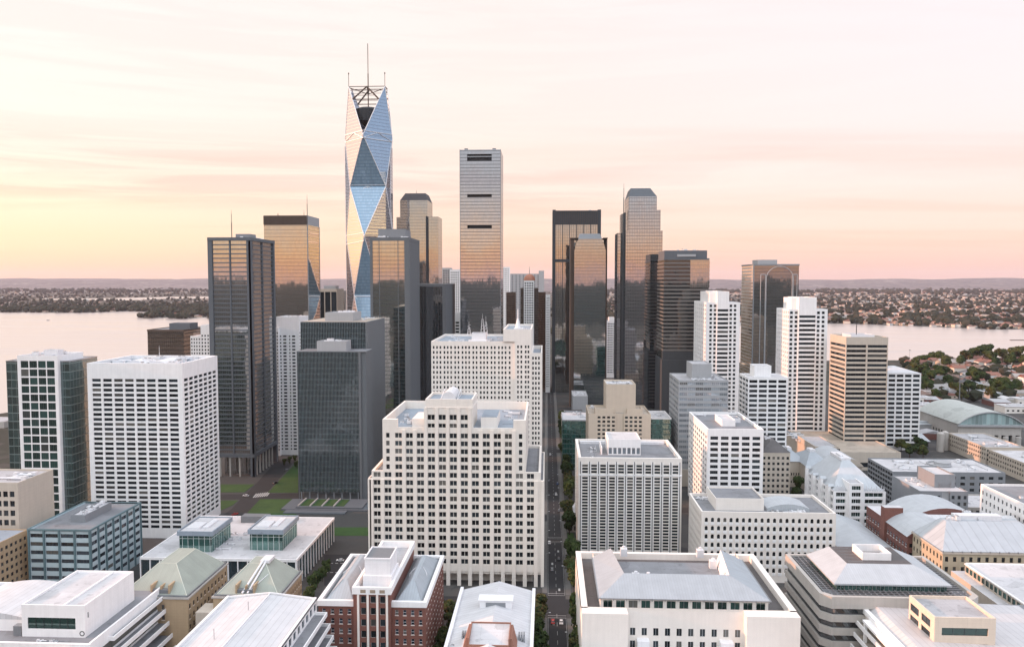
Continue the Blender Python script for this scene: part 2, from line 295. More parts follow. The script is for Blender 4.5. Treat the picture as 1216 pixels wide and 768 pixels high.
# ------------------------------------------------------------------ mesh building
class MB:
    def __init__(s): s.v = []; s.f = []; s.mi = []; s.sm = []
    def face(s, pts, mi=0, smooth=False):
        n = len(s.v); s.v += [tuple(p) for p in pts]; s.f.append(tuple(range(n, n+len(pts)))); s.mi.append(mi); s.sm.append(smooth)
    def box(s, x0, y0, z0, x1, y1, z1, mi=0, skip=''):
        a, b, c, d_ = (x0,y0,z0), (x1,y0,z0), (x1,y1,z0), (x0,y1,z0)
        e, f, g, h = (x0,y0,z1), (x1,y0,z1), (x1,y1,z1), (x0,y1,z1)
        for k, q in (('F',(a,b,f,e)), ('R',(b,c,g,f)), ('B',(c,d_,h,g)), ('L',(d_,a,e,h)), ('T',(e,f,g,h)), ('D',(d_,c,b,a))):
            if k not in skip: s.face(q, mi)
    def frustum(s, x0, x1, y0, y1, z0, X0, X1, Y0, Y1, z1, mi=0, top=None, cap=True):
        a = [(x0,y0,z0),(x1,y0,z0),(x1,y1,z0),(x0,y1,z0)]; b = [(X0,Y0,z1),(X1,Y0,z1),(X1,Y1,z1),(X0,Y1,z1)]
        for i in range(4): s.face((a[i], a[(i+1)%4], b[(i+1)%4], b[i]), mi)
        if cap: s.face(b, mi if top is None else top)
    def ring(s, x0, x1, y0, y1, z0, z1, t, mi=0):
        """a parapet or kerb ring of thickness t"""
        o = [(x0,y0),(x1,y0),(x1,y1),(x0,y1)]; i_ = [(x0+t,y0+t),(x1-t,y0+t),(x1-t,y1-t),(x0+t,y1-t)]
        for k in range(4):
            a, b = o[k], o[(k+1)%4]; c, d_ = i_[k], i_[(k+1)%4]
            s.face(((*a,z0),(*b,z0),(*b,z1),(*a,z1)), mi)
            s.face(((*d_,z0),(*c,z0),(*c,z1),(*d_,z1)), mi)
            s.face(((*a,z1),(*b,z1),(*d_,z1),(*c,z1)), mi)
    def cyl(s, p0, p1, r, n=8, mi=0, r1=None, cap=True):
        p0, p1 = Vector(p0), Vector(p1); ax = (p1-p0).normalized(); r1 = r if r1 is None else r1
        a = ax.orthogonal().normalized(); b = ax.cross(a)
        c0 = [p0+(a*math.cos(2*math.pi*k/n)+b*math.sin(2*math.pi*k/n))*r for k in range(n)]
        c1 = [p1+(a*math.cos(2*math.pi*k/n)+b*math.sin(2*math.pi*k/n))*r1 for k in range(n)]
        for k in range(n): s.face((c0[k], c0[(k+1)%n], c1[(k+1)%n], c1[k]), mi, n > 5)
        if cap: s.face(c1, mi); s.face(c0[::-1], mi)
    def bar(s, p0, p1, w, mi=0): s.cyl(p0, p1, w*.7, 4, mi)
    def vault(s, x0, x1, y0, y1, z0, rise, n=12, mi=0, endmi=None):
        pts = []
        W_ = (x1-x0)/2; r = (W_*W_+rise*rise)/(2*rise); th = math.asin(min(1, W_/r)) if rise <= W_ else math.pi/2
        for k in range(n+1):
            a = -th+2*th*k/n; pts.append(((x0+x1)/2+r*math.sin(a), z0+rise-r+r*math.cos(a)))
        for k in range(n):
            (xa, za), (xb, zb) = pts[k], pts[k+1]; s.face(((xa,y0,za),(xb,y0,zb),(xb,y1,zb),(xa,y1,za)), mi, True)
        if endmi is not None:
            s.face([(x, y0, z) for x, z in pts][::-1], endmi); s.face([(x, y1, z) for x, z in pts], endmi)
        return pts
    def gable(s, x0, x1, y0, y1, z0, zr, axis='y', mi=0, wall=1, ov=.4):
        if axis == 'y':
            xm = (x0+x1)/2
            s.face(((x0-ov,y0-ov,z0),(xm,y0-ov,zr),(xm,y1+ov,zr),(x0-ov,y1+ov,z0))[::-1], mi); s.face(((x1+ov,y0-ov,z0),(x1+ov,y1+ov,z0),(xm,y1+ov,zr),(xm,y0-ov,zr)), mi)
            s.face(((x0,y0,z0),(x1,y0,z0),(xm,y0,zr-.1)), wall); s.face(((x1,y1,z0),(x0,y1,z0),(xm,y1,zr-.1)), wall)
        else:
            ym = (y0+y1)/2
            s.face(((x0-ov,y0-ov,z0),(x1+ov,y0-ov,z0),(x1+ov,ym,zr),(x0-ov,ym,zr)), mi); s.face(((x1+ov,y1+ov,z0),(x0-ov,y1+ov,z0),(x0-ov,ym,zr),(x1+ov,ym,zr)), mi)
            s.face(((x0,y1,z0),(x0,y0,z0),(x0,ym,zr-.1)), wall); s.face(((x1,y0,z0),(x1,y1,z0),(x1,ym,zr-.1)), wall)
    def hip(s, x0, x1, y0, y1, z0, zr, mi=0, flat=0.0):
        """hipped roof, ridge along the longer side; flat > 0 leaves a flat top that wide"""
        w, l = x1-x0, y1-y0; h = min(w, l)/2-flat/2
        s.frustum(x0, x1, y0, y1, z0, x0+h, x1-h, y0+h, y1-h, zr, mi)
    def build(s, name, mats, parent=None, org=(0,0,0), kind=None, uv=True):
        me = bpy.data.meshes.new(name)
        ox, oy, oz = org
        me.from_pydata([(a-ox, b-oy, c-oz) for a, b, c in s.v], [], s.f)
        for m in mats: me.materials.append(M[m] if isinstance(m, str) else m)
        me.polygons.foreach_set('material_index', s.mi); me.polygons.foreach_set('use_smooth', s.sm)
        if uv:
            lay = me.uv_layers.new(name='UVMap'); co = []
            for f, p in zip(s.f, me.polygons):
                n = p.normal
                if abs(n.z) > .97: t, b = Vector((1,0,0)), Vector((0,1,0))
                else:
                    t = Vector((-n.y, n.x, 0)).normalized(); b = n.cross(t)
                for i in f:
                    q = Vector(s.v[i]); co += [q.dot(t), q.dot(b)]
            lay.data.foreach_set('uv', co)
        o = bpy.data.objects.new(name, me); COL.objects.link(o)
        if parent is not None: o.parent = parent
        else: o.location = org
        if kind: o['kind'] = kind
        return o
def tag(o, label=None, cat=None, group=None, kind=None):
    for k, v in (('label', label), ('category', cat), ('group', group), ('kind', kind)):
        if v: o[k] = v
    return o
def empty(name, loc, label=None, cat=None, group=None, rz=0):
    o = bpy.data.objects.new(name, None); COL.objects.link(o); o.location = loc; o.rotation_euler = (0, 0, rz)
    o.empty_display_size = 2
    return tag(o, label, cat, group)
def copy_tree(o, parent=None):
    c = o.copy(); COL.objects.link(c); c.parent = parent
    for ch in o.children: copy_tree(ch, c)
    return c
# ---- window panes: one mesh per size and style, shared by every window of that size
_pm = {}
def pane_mesh(w, h, style, glass, frame):
    k = (round(w, 2), round(h, 2), style, glass, frame)
    if k in _pm: return _pm[k]
    b = MB(); x, z = w/2, h/2; t = min(.09, w*.06)
    if style == 'arch':
        n = 8; pts = [(-x, -z), (x, -z), (x, z-x)]+[(x*math.cos(math.pi*i/n), z-x+x*math.sin(math.pi*i/n)) for i in range(1, n)]+[(-x, z-x)]
        b.face([(p, 0, q) for p, q in pts], 0)
    else: b.face(((-x,0,-z),(x,0,-z),(x,0,z),(-x,0,z)), 0)
    fr = []
    if style in ('double', 'wide'): fr.append((-t*1.2, -z, t*1.2, z))
    if style == 'wide': fr += [(-x/2-t*.7, -z, -x/2+t*.7, z), (x/2-t*.7, -z, x/2+t*.7, z)]
    if style in ('sash', 'arch'): fr.append((-x, -t, x, t))
    if style in ('sash', 'arch', 'double', 'frame', 'wide'): fr += [(-x, -z, -x+t, z), (x-t, -z, x, z), (-x, z-t, x, z), (-x, -z, x, -z+t)] if style != 'arch' else [(-x, -z, -x+t, z-x), (x-t, -z, x, z-x), (-x, -z, x, -z+t)]
    for i, (a, c, e, g) in enumerate(fr):
        dd = .05+.004*i; b.face(((a,-dd,c),(e,-dd,c),(e,-dd,g),(a,-dd,g)), 1); b.face(((a,-dd,c),(a,-dd,g),(a,0,g),(a,0,c)), 1); b.face(((e,-dd,c),(e,0,c),(e,0,g),(e,-dd,g)), 1)
    if style == 'sash':   # a stone sill below
        b.box(-x-.12, -.34, -z-.28, x+.12, -.02, -z-.02, 2)
    me = bpy.data.meshes.new('window'); me.from_pydata(b.v, [], b.f)
    for m in (glass, frame, 'cream_pale'): me.materials.append(M[m])
    me.polygons.foreach_set('material_index', b.mi)
    _pm[k] = (me, b); return _pm[k]
ROT = {'F': 0.0, 'L': -math.pi/2, 'R': math.pi/2, 'B': math.pi}
NRM = {'F': (0,-1), 'L': (-1,0), 'R': (1,0), 'B': (0,1)}
def even(Wd, n, wf, mu=0.0):
    cw = (Wd-2*mu)/n
    return [(mu+cw*(i+.5-wf/2), mu+cw*(i+.5+wf/2)) for i in range(n)]
def rowsT(top, rh, wh, zmin, n=None):
    out = []; z = top
    while z-wh > zmin and (n is None or len(out) < n): out.append((z-wh, z)); z -= rh
    return out
NOBJ = [0]
class B:
    """one building: an Empty at its foot, wall / roof / windows / fittings below it"""
    def __init__(s, name, label, cat='building', at=None, group=None, limit=100):
        s.name = name; s.org = (at[0], at[1], 0.0); s.root = empty(name, s.org, label, cat, group)
        s.wm = []; s.wall = MB(); s.rm = []; s.roof = MB(); s.wins = []; s.limit = limit; s.up = []
    def mi(s, m):
        if m not in s.wm: s.wm.append(m)
        return s.wm.index(m)
    def ri(s, m):
        if m not in s.rm: s.rm.append(m)
        return s.rm.index(m)
    def facade(s, side, x0, x1, y0, y1, z0, z1, m, cols=None, rows=None, rec=.45, style='frame', glass='pane', frame='dark_metal', rev=None, skipw=None):
        mi = s.mi(m); rv = s.mi(rev) if rev else mi
        nx, ny = NRM[side]
        if side == 'F': P = lambda u, v, dd=0: (x0+u, y0+dd, v); Wd = x1-x0
        elif side == 'B': P = lambda u, v, dd=0: (x1-u, y1-dd, v); Wd = x1-x0
        elif side == 'L': P = lambda u, v, dd=0: (x0+dd, y1-u, v); Wd = y1-y0
        else: P = lambda u, v, dd=0: (x1-dd, y0+u, v); Wd = y1-y0
        w = s.wall
        if not cols or not rows:
            w.face((P(0,z0), P(Wd,z0), P(Wd,z1), P(0,z1)), mi); return
        if side == 'L': cols = [(Wd-b, Wd-a) for a, b in cols][::-1]
        rows = sorted(rows); zp = z0
        for a, b in rows:
            if a > zp+1e-4: w.face((P(0,zp), P(Wd,zp), P(Wd,a), P(0,a)), mi)
            up = 0
            for c, e in cols:
                if c > up+1e-4: w.face((P(up,a), P(c,a), P(c,b), P(up,b)), mi)
                if rec > 0:
                    w.face((P(c,a), P(c,a,rec), P(c,b,rec), P(c,b)), rv); w.face((P(e,a,rec), P(e,a), P(e,b), P(e,b,rec)), rv)
                    w.face((P(c,a), P(e,a), P(e,a,rec), P(c,a,rec)), rv); w.face((P(c,b,rec), P(e,b,rec), P(e,b), P(c,b)), rv)
                st = style((c+e)/2, e-c) if callable(style) else style
                s.wins.append((P((c+e)/2, (a+b)/2, rec-.02 if rec > 0 else -.03), side, e-c+.02, b-a+.02, st, glass, frame))
                if st == 'arch':
                    # spandrels beside the arch
                    r_ = (e-c)/2; n = 6; cx = (c+e)/2
                    for sg in (-1, 1):
                        pts = [P(cx+sg*r_, b, .01), P(cx, b, .01)]+[P(cx+sg*r_*math.sin(math.pi/2*i/n), b-r_+r_*math.cos(math.pi/2*i/n), .01) for i in range(1, n+1)]
                        w.face(pts if sg < 0 else pts[::-1], mi)
                up = e
            if up < Wd-1e-4: w.face((P(up,a), P(Wd,a), P(Wd,b), P(up,b)), mi)
            zp = b
        if zp < z1-1e-4: w.face((P(0,zp), P(Wd,zp), P(Wd,z1), P(0,z1)), mi)
    def block(s, x0, x1, y0, y1, z0, z1, m, Fr=None, L=None, Rr=None, Bk=None, ph=1.2, pt=.5, roof='roof_grey', deck=True):
        for side, sp in (('F', Fr), ('L', L), ('R', Rr), ('B', Bk)):
            sp = dict(sp) if sp else {}; mm = sp.pop('m', m)
            if 'flat' in sp: sp = {}
            s.facade(side, x0, x1, y0, y1, z0, z1, mm, **sp)
        if not deck: return
        mi = s.mi(m)
        if ph > 0:
            o = [(x0,y0),(x1,y0),(x1,y1),(x0,y1)]; i_ = [(x0+pt,y0+pt),(x1-pt,y0+pt),(x1-pt,y1-pt),(x0+pt,y1-pt)]
            for k in range(4):
                a, b = o[k], o[(k+1)%4]; c, d_ = i_[k], i_[(k+1)%4]
                s.wall.face(((*a,z1),(*b,z1),(*d_,z1),(*c,z1)), mi)
                s.wall.face(((*d_,z1-ph),(*c,z1-ph),(*c,z1),(*d_,z1)), mi)
            s.roof.face([(*p, z1-ph) for p in i_], s.ri(roof))
        else: s.roof.face(((x0,y0,z1),(x1,y0,z1),(x1,y1,z1),(x0,y1,z1)), s.ri(roof))
    def part(s, name, mb, mats, kind=None):
        return mb.build(name, mats, s.root, s.org, kind)
    def bpart(s, name, dims, mat, **k):
        b = MB(); b.box(*dims); return s.part(name, b, [mat])
    def penthouse(s, x0, x1, y0, y1, z0, z1, m, roof='roof_grey', ph=.6, name='penthouse'):
        b = MB(); b.box(x0, y0, z0, x1, y1, z1-ph, 0, 'TD'); t = .35
        b.ring(x0, x1, y0, y1, z1-ph, z1, t, 0)
        b.face(((x0+t,y0+t,z1-ph),(x1-t,y0+t,z1-ph),(x1-t,y1-t,z1-ph),(x0+t,y1-t,z1-ph)), 1)
        return s.part(name, b, [m, roof])
    def hvac(s, x0, x1, y0, y1, z, n=6, seed=0, big=1.0):
        r = random.Random(seed+int(x0*7+y0*13))
        for i in range(int(n*1.5)):
            o = bpy.data.objects.new('air_handler', HV[r.randrange(len(HV))]); COL.objects.link(o); o.parent = s.root
            k = big*r.uniform(.7, 1.3)
            o.location = (r.uniform(x0+2, x1-2)-s.org[0], r.uniform(y0+2, y1-2)-s.org[1], z); o.scale = (k, k, k*r.uniform(.8, 1.1)); o.rotation_euler = (0, 0, r.choice((0, math.pi/2, math.pi)))
        if x1-x0 > 9 and y1-y0 > 7:      # a pipe run and a cable tray across the deck
            for k in range(2):
                b = MB(); xa, ya = r.uniform(x0+1, x0+(x1-x0)*.4), r.uniform(y0+1.5, y1-1.5); xb = r.uniform(x0+(x1-x0)*.6, x1-1); yb = r.uniform(y0+1.5, y1-1.5); w = .11+.08*k
                b.bar((xa, ya, z+.3), (xb, ya, z+.3), w); b.bar((xb, ya, z+.3), (xb, yb, z+.3), w); b.bar((xb, yb, z+.05), (xb, yb, z+.9), w)
                s.part('roof_pipe', b, ['steel' if k else 'white_metal'])
    def mast(s, x, y, z, h, r=.35, name='antenna', mat='dark_metal'):
        b = MB(); b.cyl((x,y,z), (x,y,z+h*.55), r, 6); b.cyl((x,y,z+h*.55), (x,y,z+h*.86), r*.6, 6); b.cyl((x,y,z+h*.86), (x,y,z+h), r*.3, 6)
        return s.part(name, b, [mat])
    def done(s):
        if s.wall.f: s.part('wall', s.wall, s.wm)
        for f, m_ in zip(s.roof.f, s.roof.mi):      # each deck a roof of its own
            q = MB(); q.face([s.roof.v[i] for i in f]); s.part('roof', q, [s.rm[m_]])
        def key(w):
            (x, y, z), side, ww, hh = w[:4]; nx, ny = NRM[side]
            p = proj(x, y, z)
            if not p or not (-5 < p[0] < 1221 and -5 < p[1] < 773): return 0
            v = Vector((-x, -y, H-z)); c = (v.x*nx+v.y*ny)/v.length
            return 0 if c <= 0 else ww*hh*c/p[2]**2*(1+z/60)
        ws = sorted(s.wins, key=key, reverse=True)
        vis = [w for w in ws if key(w) > 0]
        head, rest = ws[:min(s.limit, len(vis))], ws[min(s.limit, len(vis)):]
        for (p, side, ww, hh, st, gl, fm) in head:
            me, _ = pane_mesh(ww, hh, st, gl, fm)
            o = bpy.data.objects.new('window', me); COL.objects.link(o); o.parent = s.root
            o.location = (p[0]-s.org[0], p[1]-s.org[1], p[2]); o.rotation_euler = (0, 0, ROT[side]); NOBJ[0] += 1
        if rest:
            b = MB(); mats = []
            for (p, side, ww, hh, st, gl, fm) in rest:
                _, src = pane_mesh(ww, hh, st, gl, fm); a = ROT[side]; c, sn = math.cos(a), math.sin(a); n0 = len(b.v)
                for x, y, z in src.v: b.v.append((p[0]+x*c-y*sn, p[1]+x*sn+y*c, p[2]+z))
                for f, m in zip(src.f, src.mi):
                    mm = (gl, fm, 'cream_pale')[m]
                    if mm not in mats: mats.append(mm)
                    b.f.append(tuple(n0+i for i in f)); b.mi.append(mats.index(mm)); b.sm.append(False)
            s.part('window', b, mats, 'stuff') if not head else s.part('window_field', b, mats, 'stuff')
# rooftop machines, shared meshes
HV = []
for k in range(5):
    b = MB(); r = random.Random(k)
    if k == 0: b.box(-1.6,-1,0.25,1.6,1,1.9); b.cyl((-.7,0,1.9),(-.7,0,2.15),.6,10,1); b.cyl((.8,0,1.9),(.8,0,2.15),.6,10,1); b.box(-1.5,-.9,0,1.5,.9,.25,1)
    if k == 1: b.box(-2.6,-.7,.3,2.6,.7,1.3); b.box(-3.6,-.4,.4,-2.6,.4,1.0,1); b.box(1.2,-1.2,.0,2.4,-.7,1.5,0)
    if k == 2: b.cyl((0,0,0),(0,0,1.4),.5,10); b.cyl((0,0,1.4),(0,0,1.7),.75,10,1); b.box(.9,-.5,0,1.9,.5,.9)
    if k == 3: b.box(-1.1,-1.1,0,1.1,1.1,1.3); b.frustum(-1.1,1.1,-1.1,1.1,1.3,-.5,.5,-.5,.5,1.8,1)
    if k == 4: b.cyl((-3,0,.7),(3,0,.7),.35,8); b.box(-3,-.1,0,-2.8,.1,.6,1); b.box(2.8,-.1,0,3,.1,.6,1); b.box(2.6,-.9,0,4.2,.9,1.5)
    o = b.build('air_handler', ['white_metal', 'steel']); HV.append(o.data); bpy.data.objects.remove(o)

# ------------------------------------------------------------------ ground, water, roads
def sheet(name, pts, mat, z=0.0, kind='structure'):
    b = MB(); b.face([(x, y, z) for x, y in pts]); o = b.build(name, [mat]); o['kind'] = kind; return o
def groundmat(name, cols, scale, big=.004):
    m, t, out = newmat(name); b = pbsdf(t, out, Roughness=.95)
    g = N(t, 'ShaderNodeNewGeometry')
    vo = N(t, 'ShaderNodeTexVoronoi', i_Scale=scale); t.links.new(g.outputs['Position'], vo.inputs['Vector'])
    s = N(t, 'ShaderNodeSeparateColor'); t.links.new(vo.outputs['Color'], s.inputs[0])
    n1 = N(t, 'ShaderNodeTexNoise', i_Scale=big, i_Detail=8.0, i_Roughness=.65); t.links.new(g.outputs['Position'], n1.inputs['Vector'])
    f = mth(t, 'ADD', mth(t, 'MULTIPLY', s.outputs[0], .75), mth(t, 'MULTIPLY_ADD', n1.outputs[0], 1.0, -.37), clamp=True)
    t.links.new(ramp(t, f, cols, 'CONSTANT'), b.inputs['Base Color']); M[name] = m; return m
groundmat('land', [(0, (.012,.017,.011)), (.38, (.018,.025,.016)), (.58, (.026,.030,.022)), (.74, (.040,.038,.034)), (.86, (.06,.04,.032)), (.93, (.10,.095,.09)), (.975, (.2,.19,.18))], .045)
groundmat('hazed_hill_land', [(0, (.085,.080,.085)), (.4, (.115,.105,.108)), (.62, (.15,.132,.13)), (.8, (.20,.175,.17)), (.93, (.28,.26,.25))], .012, .0011)  # hill colour paled to stand in for thicker haze
groundmat('added_ridge_dark', [(0, (.007,.012,.011)), (.4, (.010,.017,.014)), (.7, (.014,.020,.017)), (.9, (.02,.024,.021))], .06)  # near-black ground of the added ridge, keeps reflections dark
groundmat('city_paving', [(0, (.040,.041,.042)), (.35, (.052,.052,.050)), (.55, (.070,.067,.063)), (.75, (.045,.047,.048)), (.9, (.09,.087,.08))], .03, .02)
wallmat('asphalt', (.022,.023,.025), rough=.9, var=.25, scale=.12)
wallmat('kerbstone', (.13,.127,.12), rough=.9, var=.15)
wallmat('line_white', (.42,.42,.41), rough=.8, var=.2)
def grassmat():
    m, t, out = newmat('lawn'); b = pbsdf(t, out, Roughness=1.0)
    g = N(t, 'ShaderNodeNewGeometry'); n1 = N(t, 'ShaderNodeTexNoise', i_Scale=.08, i_Detail=9.0, i_Roughness=.7); t.links.new(g.outputs['Position'], n1.inputs['Vector'])
    t.links.new(ramp(t, n1.outputs[0], [(.3, (.020,.055,.012)), (.6, (.034,.082,.016)), (.75, (.055,.085,.024))]), b.inputs['Base Color']); M['lawn'] = m
grassmat()
def watermat():
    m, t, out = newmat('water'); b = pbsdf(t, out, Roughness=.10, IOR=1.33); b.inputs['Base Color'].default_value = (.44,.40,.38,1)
    g = N(t, 'ShaderNodeNewGeometry'); mpn = N(t, 'ShaderNodeMapping'); mpn.inputs['Scale'].default_value = (.05, .16, .1); t.links.new(g.outputs['Position'], mpn.inputs[0])
    n1 = N(t, 'ShaderNodeTexNoise', i_Scale=1.0, i_Detail=5.0, i_Roughness=.6); t.links.new(mpn.outputs[0], n1.inputs['Vector'])
    mp2 = N(t, 'ShaderNodeMapping'); mp2.inputs['Scale'].default_value = (.0012, .006, 1); t.links.new(g.outputs['Position'], mp2.inputs[0])
    n2 = N(t, 'ShaderNodeTexNoise', i_Scale=1.0, i_Detail=5.0); t.links.new(mp2.outputs[0], n2.inputs['Vector'])
    t.links.new(mth(t, 'MULTIPLY_ADD', n2.outputs[0], .25, .10), b.inputs['Roughness'])
    bp = N(t, 'ShaderNodeBump', i_Strength=.18, i_Distance=.6); t.links.new(n1.outputs[0], bp.inputs['Height']); t.links.new(bp.outputs[0], b.inputs['Normal']); M['water'] = m
watermat()
BIG = 26000
sheet('ground', [(-BIG,-BIG),(BIG,-BIG),(BIG,BIG),(-BIG,BIG)], 'land', -.02)
# water bodies, given by shore points read off the photograph and carried to the ground plane
def shore(pts, z=.02): return [gnd(px, py, z) for px, py in pts]
def fract(pts, amp, seed, close=True):
    """ragged shoreline"""
    r = random.Random(seed); out = pts[:]
    for lv in range(4):
        nw = []
        for i in range(len(out)):
            a, b = out[i], out[(i+1) % len(out)]; nw.append(a)
            L_ = math.hypot(b[0]-a[0], b[1]-a[1]); nx, ny = -(b[1]-a[1])/(L_+1e-6), (b[0]-a[0])/(L_+1e-6); k = r.uniform(-1, 1)*min(L_*.09, amp)
            nw.append(((a[0]+b[0])/2+nx*k, (a[1]+b[1])/2+ny*k))
        out = nw
    return out
bay = fract(shore([(-160,494),(-20,494),(12,489),(20,470),(60,462),(140,452),(230,445),(330,436),(420,428),(420,404),(330,400),(246,376.5),(215,379),(200,377),(186,377.5),(172,378.5),(162,377),(180,374.5),(190,371),(150,369.5),(90,371.5),(30,371),(-40,371.5),(-160,373)]), 90, 3)
inlet = fract(shore([(38,355.5),(90,356.2),(150,356.5),(200,354.6),(246,354.2),(300,353.2),(300,351.6),(200,352.4),(130,354.0),(60,354.6)]), 60, 4)
river = fract(shore([(700,392),(800,389),(940,384),(1010,384.5),(1060,386.5),(1120,388.5),(1170,391),(1216,391),(1320,393),(1500,396),(1500,426),(1320,424),(1216,421),(1180,425),(1140,428),(1110,430),(1085,428),(1040,428),(985,428),(940,428),(800,430),(700,432)]), 70, 5)
for nm, p in (('bay', bay), ('inlet', inlet), ('river', river)): sheet(nm, p, 'water', .02)
def inpoly(x, y, poly):
    c = False; j = len(poly)-1
    for i in range(len(poly)):
        xi, yi = poly[i]; xj, yj = poly[j]
        if (yi > y) != (yj > y) and x < (xj-xi)*(y-yi)/(yj-yi)+xi: c = not c
        j = i
    return c
def wet(x, y): return any(inpoly(x, y, p) for p in (bay, inlet, river))
# distant hills
def hillmesh():
    b = MB(); nx, ny = 150, 14; vs_ = []
    for j in range(ny+1):
        y = 11500+j*850
        for i in range(nx+1):
            x = (i/nx-.5)*2*(y*.95); e = max(0, min(1, (y-12000)/3600))
            h = (noise.fractal((x/2600, y/2400, 1.3), 1.0, 2.0, 6)*.42+.62)
            vs_.append((x, y, max(-2, e*(105+120*h)*(1 if y < 20500 else .6))))
    b.v = vs_
    for j in range(ny):
        for i in range(nx):
            a = j*(nx+1)+i; b.f.append((a, a+1, a+nx+2, a+nx+1)); b.mi.append(0); b.sm.append(True)
    o = b.build('hills', ['hazed_hill_land']); o['kind'] = 'structure'
hillmesh()
def ridge():   # wooded ridge added behind the viewpoint to darken the mirror towers' reflections
    b = MB(); nx = 120
    for j in range(9):
        for i in range(nx+1):
            x = (i/nx-.5)*9000; y = -760-j*150
            h = 158*math.sin(math.pi*min(1, j/5)/2)*(0.975+.045*noise.fractal((x/500, y/500, 7.7), 1.0, 2.0, 4)) if j < 8 else -5
            b.v.append((x, y, h if j else -2))
    for j in range(8):
        for i in range(nx): a = j*(nx+1)+i; b.f.append((a, a+nx+1, a+nx+2, a+1)); b.mi.append(0); b.sm.append(True)
    o = b.build('hills', ['added_ridge_dark']); o['kind'] = 'structure'  # the added ridge out of view, not the distant hills
ridge()
sheet('city_ground', [(-330,190),(640,190),(640,1000),(300,1290),(-140,1290),(-330,900)], 'city_paving', 0.0)
# streets: asphalt a kerb's height below the pavements, with lane lines
ROADW = 9.0
def road(x0, y0, x1, y1, kerb=True, name='road'):
    sheet(name, [(x0,y0),(x1,y0),(x1,y1),(x0,y1)], 'asphalt', .02)
road(.4, 190, 9.6, 1290)
for (y0, y1, xa, xb) in ((357,375,-98,.396),(357,374,9.604,300),(520,532,9.604,300),(700,712,9.604,300),(498,510,-3,.396)):
    sheet('road', [(xa,y0),(xb,y0),(xb,y1),(xa,y1)], 'asphalt', .024)
# lane lines, crossings
b = MB()
for y in range(200, 1200, 9):
    if 355 < y+2 < 377 or 456 < y < 465: continue
    b.face(((4.9,y,.03),(5.05,y,.03),(5.05,y+4,.03),(4.9,y+4,.03)))
for x in (.7, 9.2):
    for (a, c) in ((195,353),(379,456),(465,700),(715,1250)): b.face(((x,a,.03),(x+.12,a,.03),(x+.12,c,.03),(x,c,.03)))
for yy in (352.5, 378.2, 456.5, 463.5):
    for off in (0, 2.4): b.face(((.6,yy+off,.034),(9.4,yy+off,.034),(9.4,yy+off+.3,.034),(.6,yy+off+.3,.034)))
for (xx, yy) in ((3.3,345),(6.6,384),(3.2,420),(6.8,440),(3.1,300),(6.7,315)): b.face(((xx-.5,yy,.032),(xx+.5,yy,.032),(xx+.5,yy+3.2,.032),(xx-.5,yy+3.2,.032)))
o = b.build('road_markings', ['line_white']); o['kind'] = 'structure'
def pavement(x0, y0, x1, y1, mat='kerbstone', h=.14, name='pavement'):
    b = MB(); b.box(x0, y0, -.01, x1, y1, h, 0, 'D'); o = b.build(name, [mat]); o['kind'] = 'structure'; return o
for (a, c) in ((195,352),(381,497),(512,1280)):
    pavement(-2.2, a, .3, c); 
for (a, c) in ((195,352),(379,518),(534,698),(714,1280)): pavement(9.7, a, 12.6, c)
wallmat('pavement_slab', (.05,.051,.05), rough=.9, var=.15)
# left plaza: lawns between the avenue and the dark towers
def gpoly(pts, z): return [gnd(px, py, z) for px, py in pts]
sheet('plaza', [(-330,402),(-92,402),(-92,700),(-330,700)], 'pavement_slab', .006)
def lawn(pts, h=.16):
    p = gpoly(pts, 0); b = MB(); n = len(p)
    b.face([(x, y, h) for x, y in p]); 
    for i in range(n): b.face(((*p[i], 0), (*p[(i+1)%n], 0), (*p[(i+1)%n], h), (*p[i], h)), 1)
    o = b.build('lawn', ['lawn', 'kerbstone']); o['kind'] = 'structure'; return o
sheet('road', gpoly([(262,628),(284,628),(300,604),(352,545),(330,545),(306,572),(288,590),(275,604),(252,620)], 0), 'asphalt', .012)
sheet('road', gpoly([(255,593),(360,592),(360,585),(255,587)], 0), 'asphalt', .016)
sheet('road', gpoly([(385,695),(437,695),(437,658),(385,658)], 0), 'asphalt', .016)
lawn([(286,617),(352,620),(352,592.5),(309,592.5)]); lawn([(318,585),(354,585),(354,545),(349,552)]); lawn([(262,584.5),(290,584.5),(302,575),(262,575)]); lawn([(262,606),(276,600),(283,594),(262,594)])
lawn([(388,636),(438,636),(438,626),(388,626)]); lawn([(366,705),(372,705),(385,680),(382,672)])
b = MB()
for k in range(7):
    p = gpoly([(300+k*2.6,590.6-k*.3),(301.6+k*2.6,590.6-k*.3),(305.6+k*2.6,585.8-k*.3),(304+k*2.6,585.8-k*.3)], 0); b.face([(x, y, .03) for x, y in p])
for k in range(9):
    for yy in (668, 679): p = gpoly([(386+k*6,yy),(389.5+k*6,yy),(389.5+k*6,yy+.5),(386+k*6,yy+.5)], 0); b.face([(x, y, .03) for x, y in p])
o = b.build('road_markings', ['line_white']); o['kind'] = 'structure'

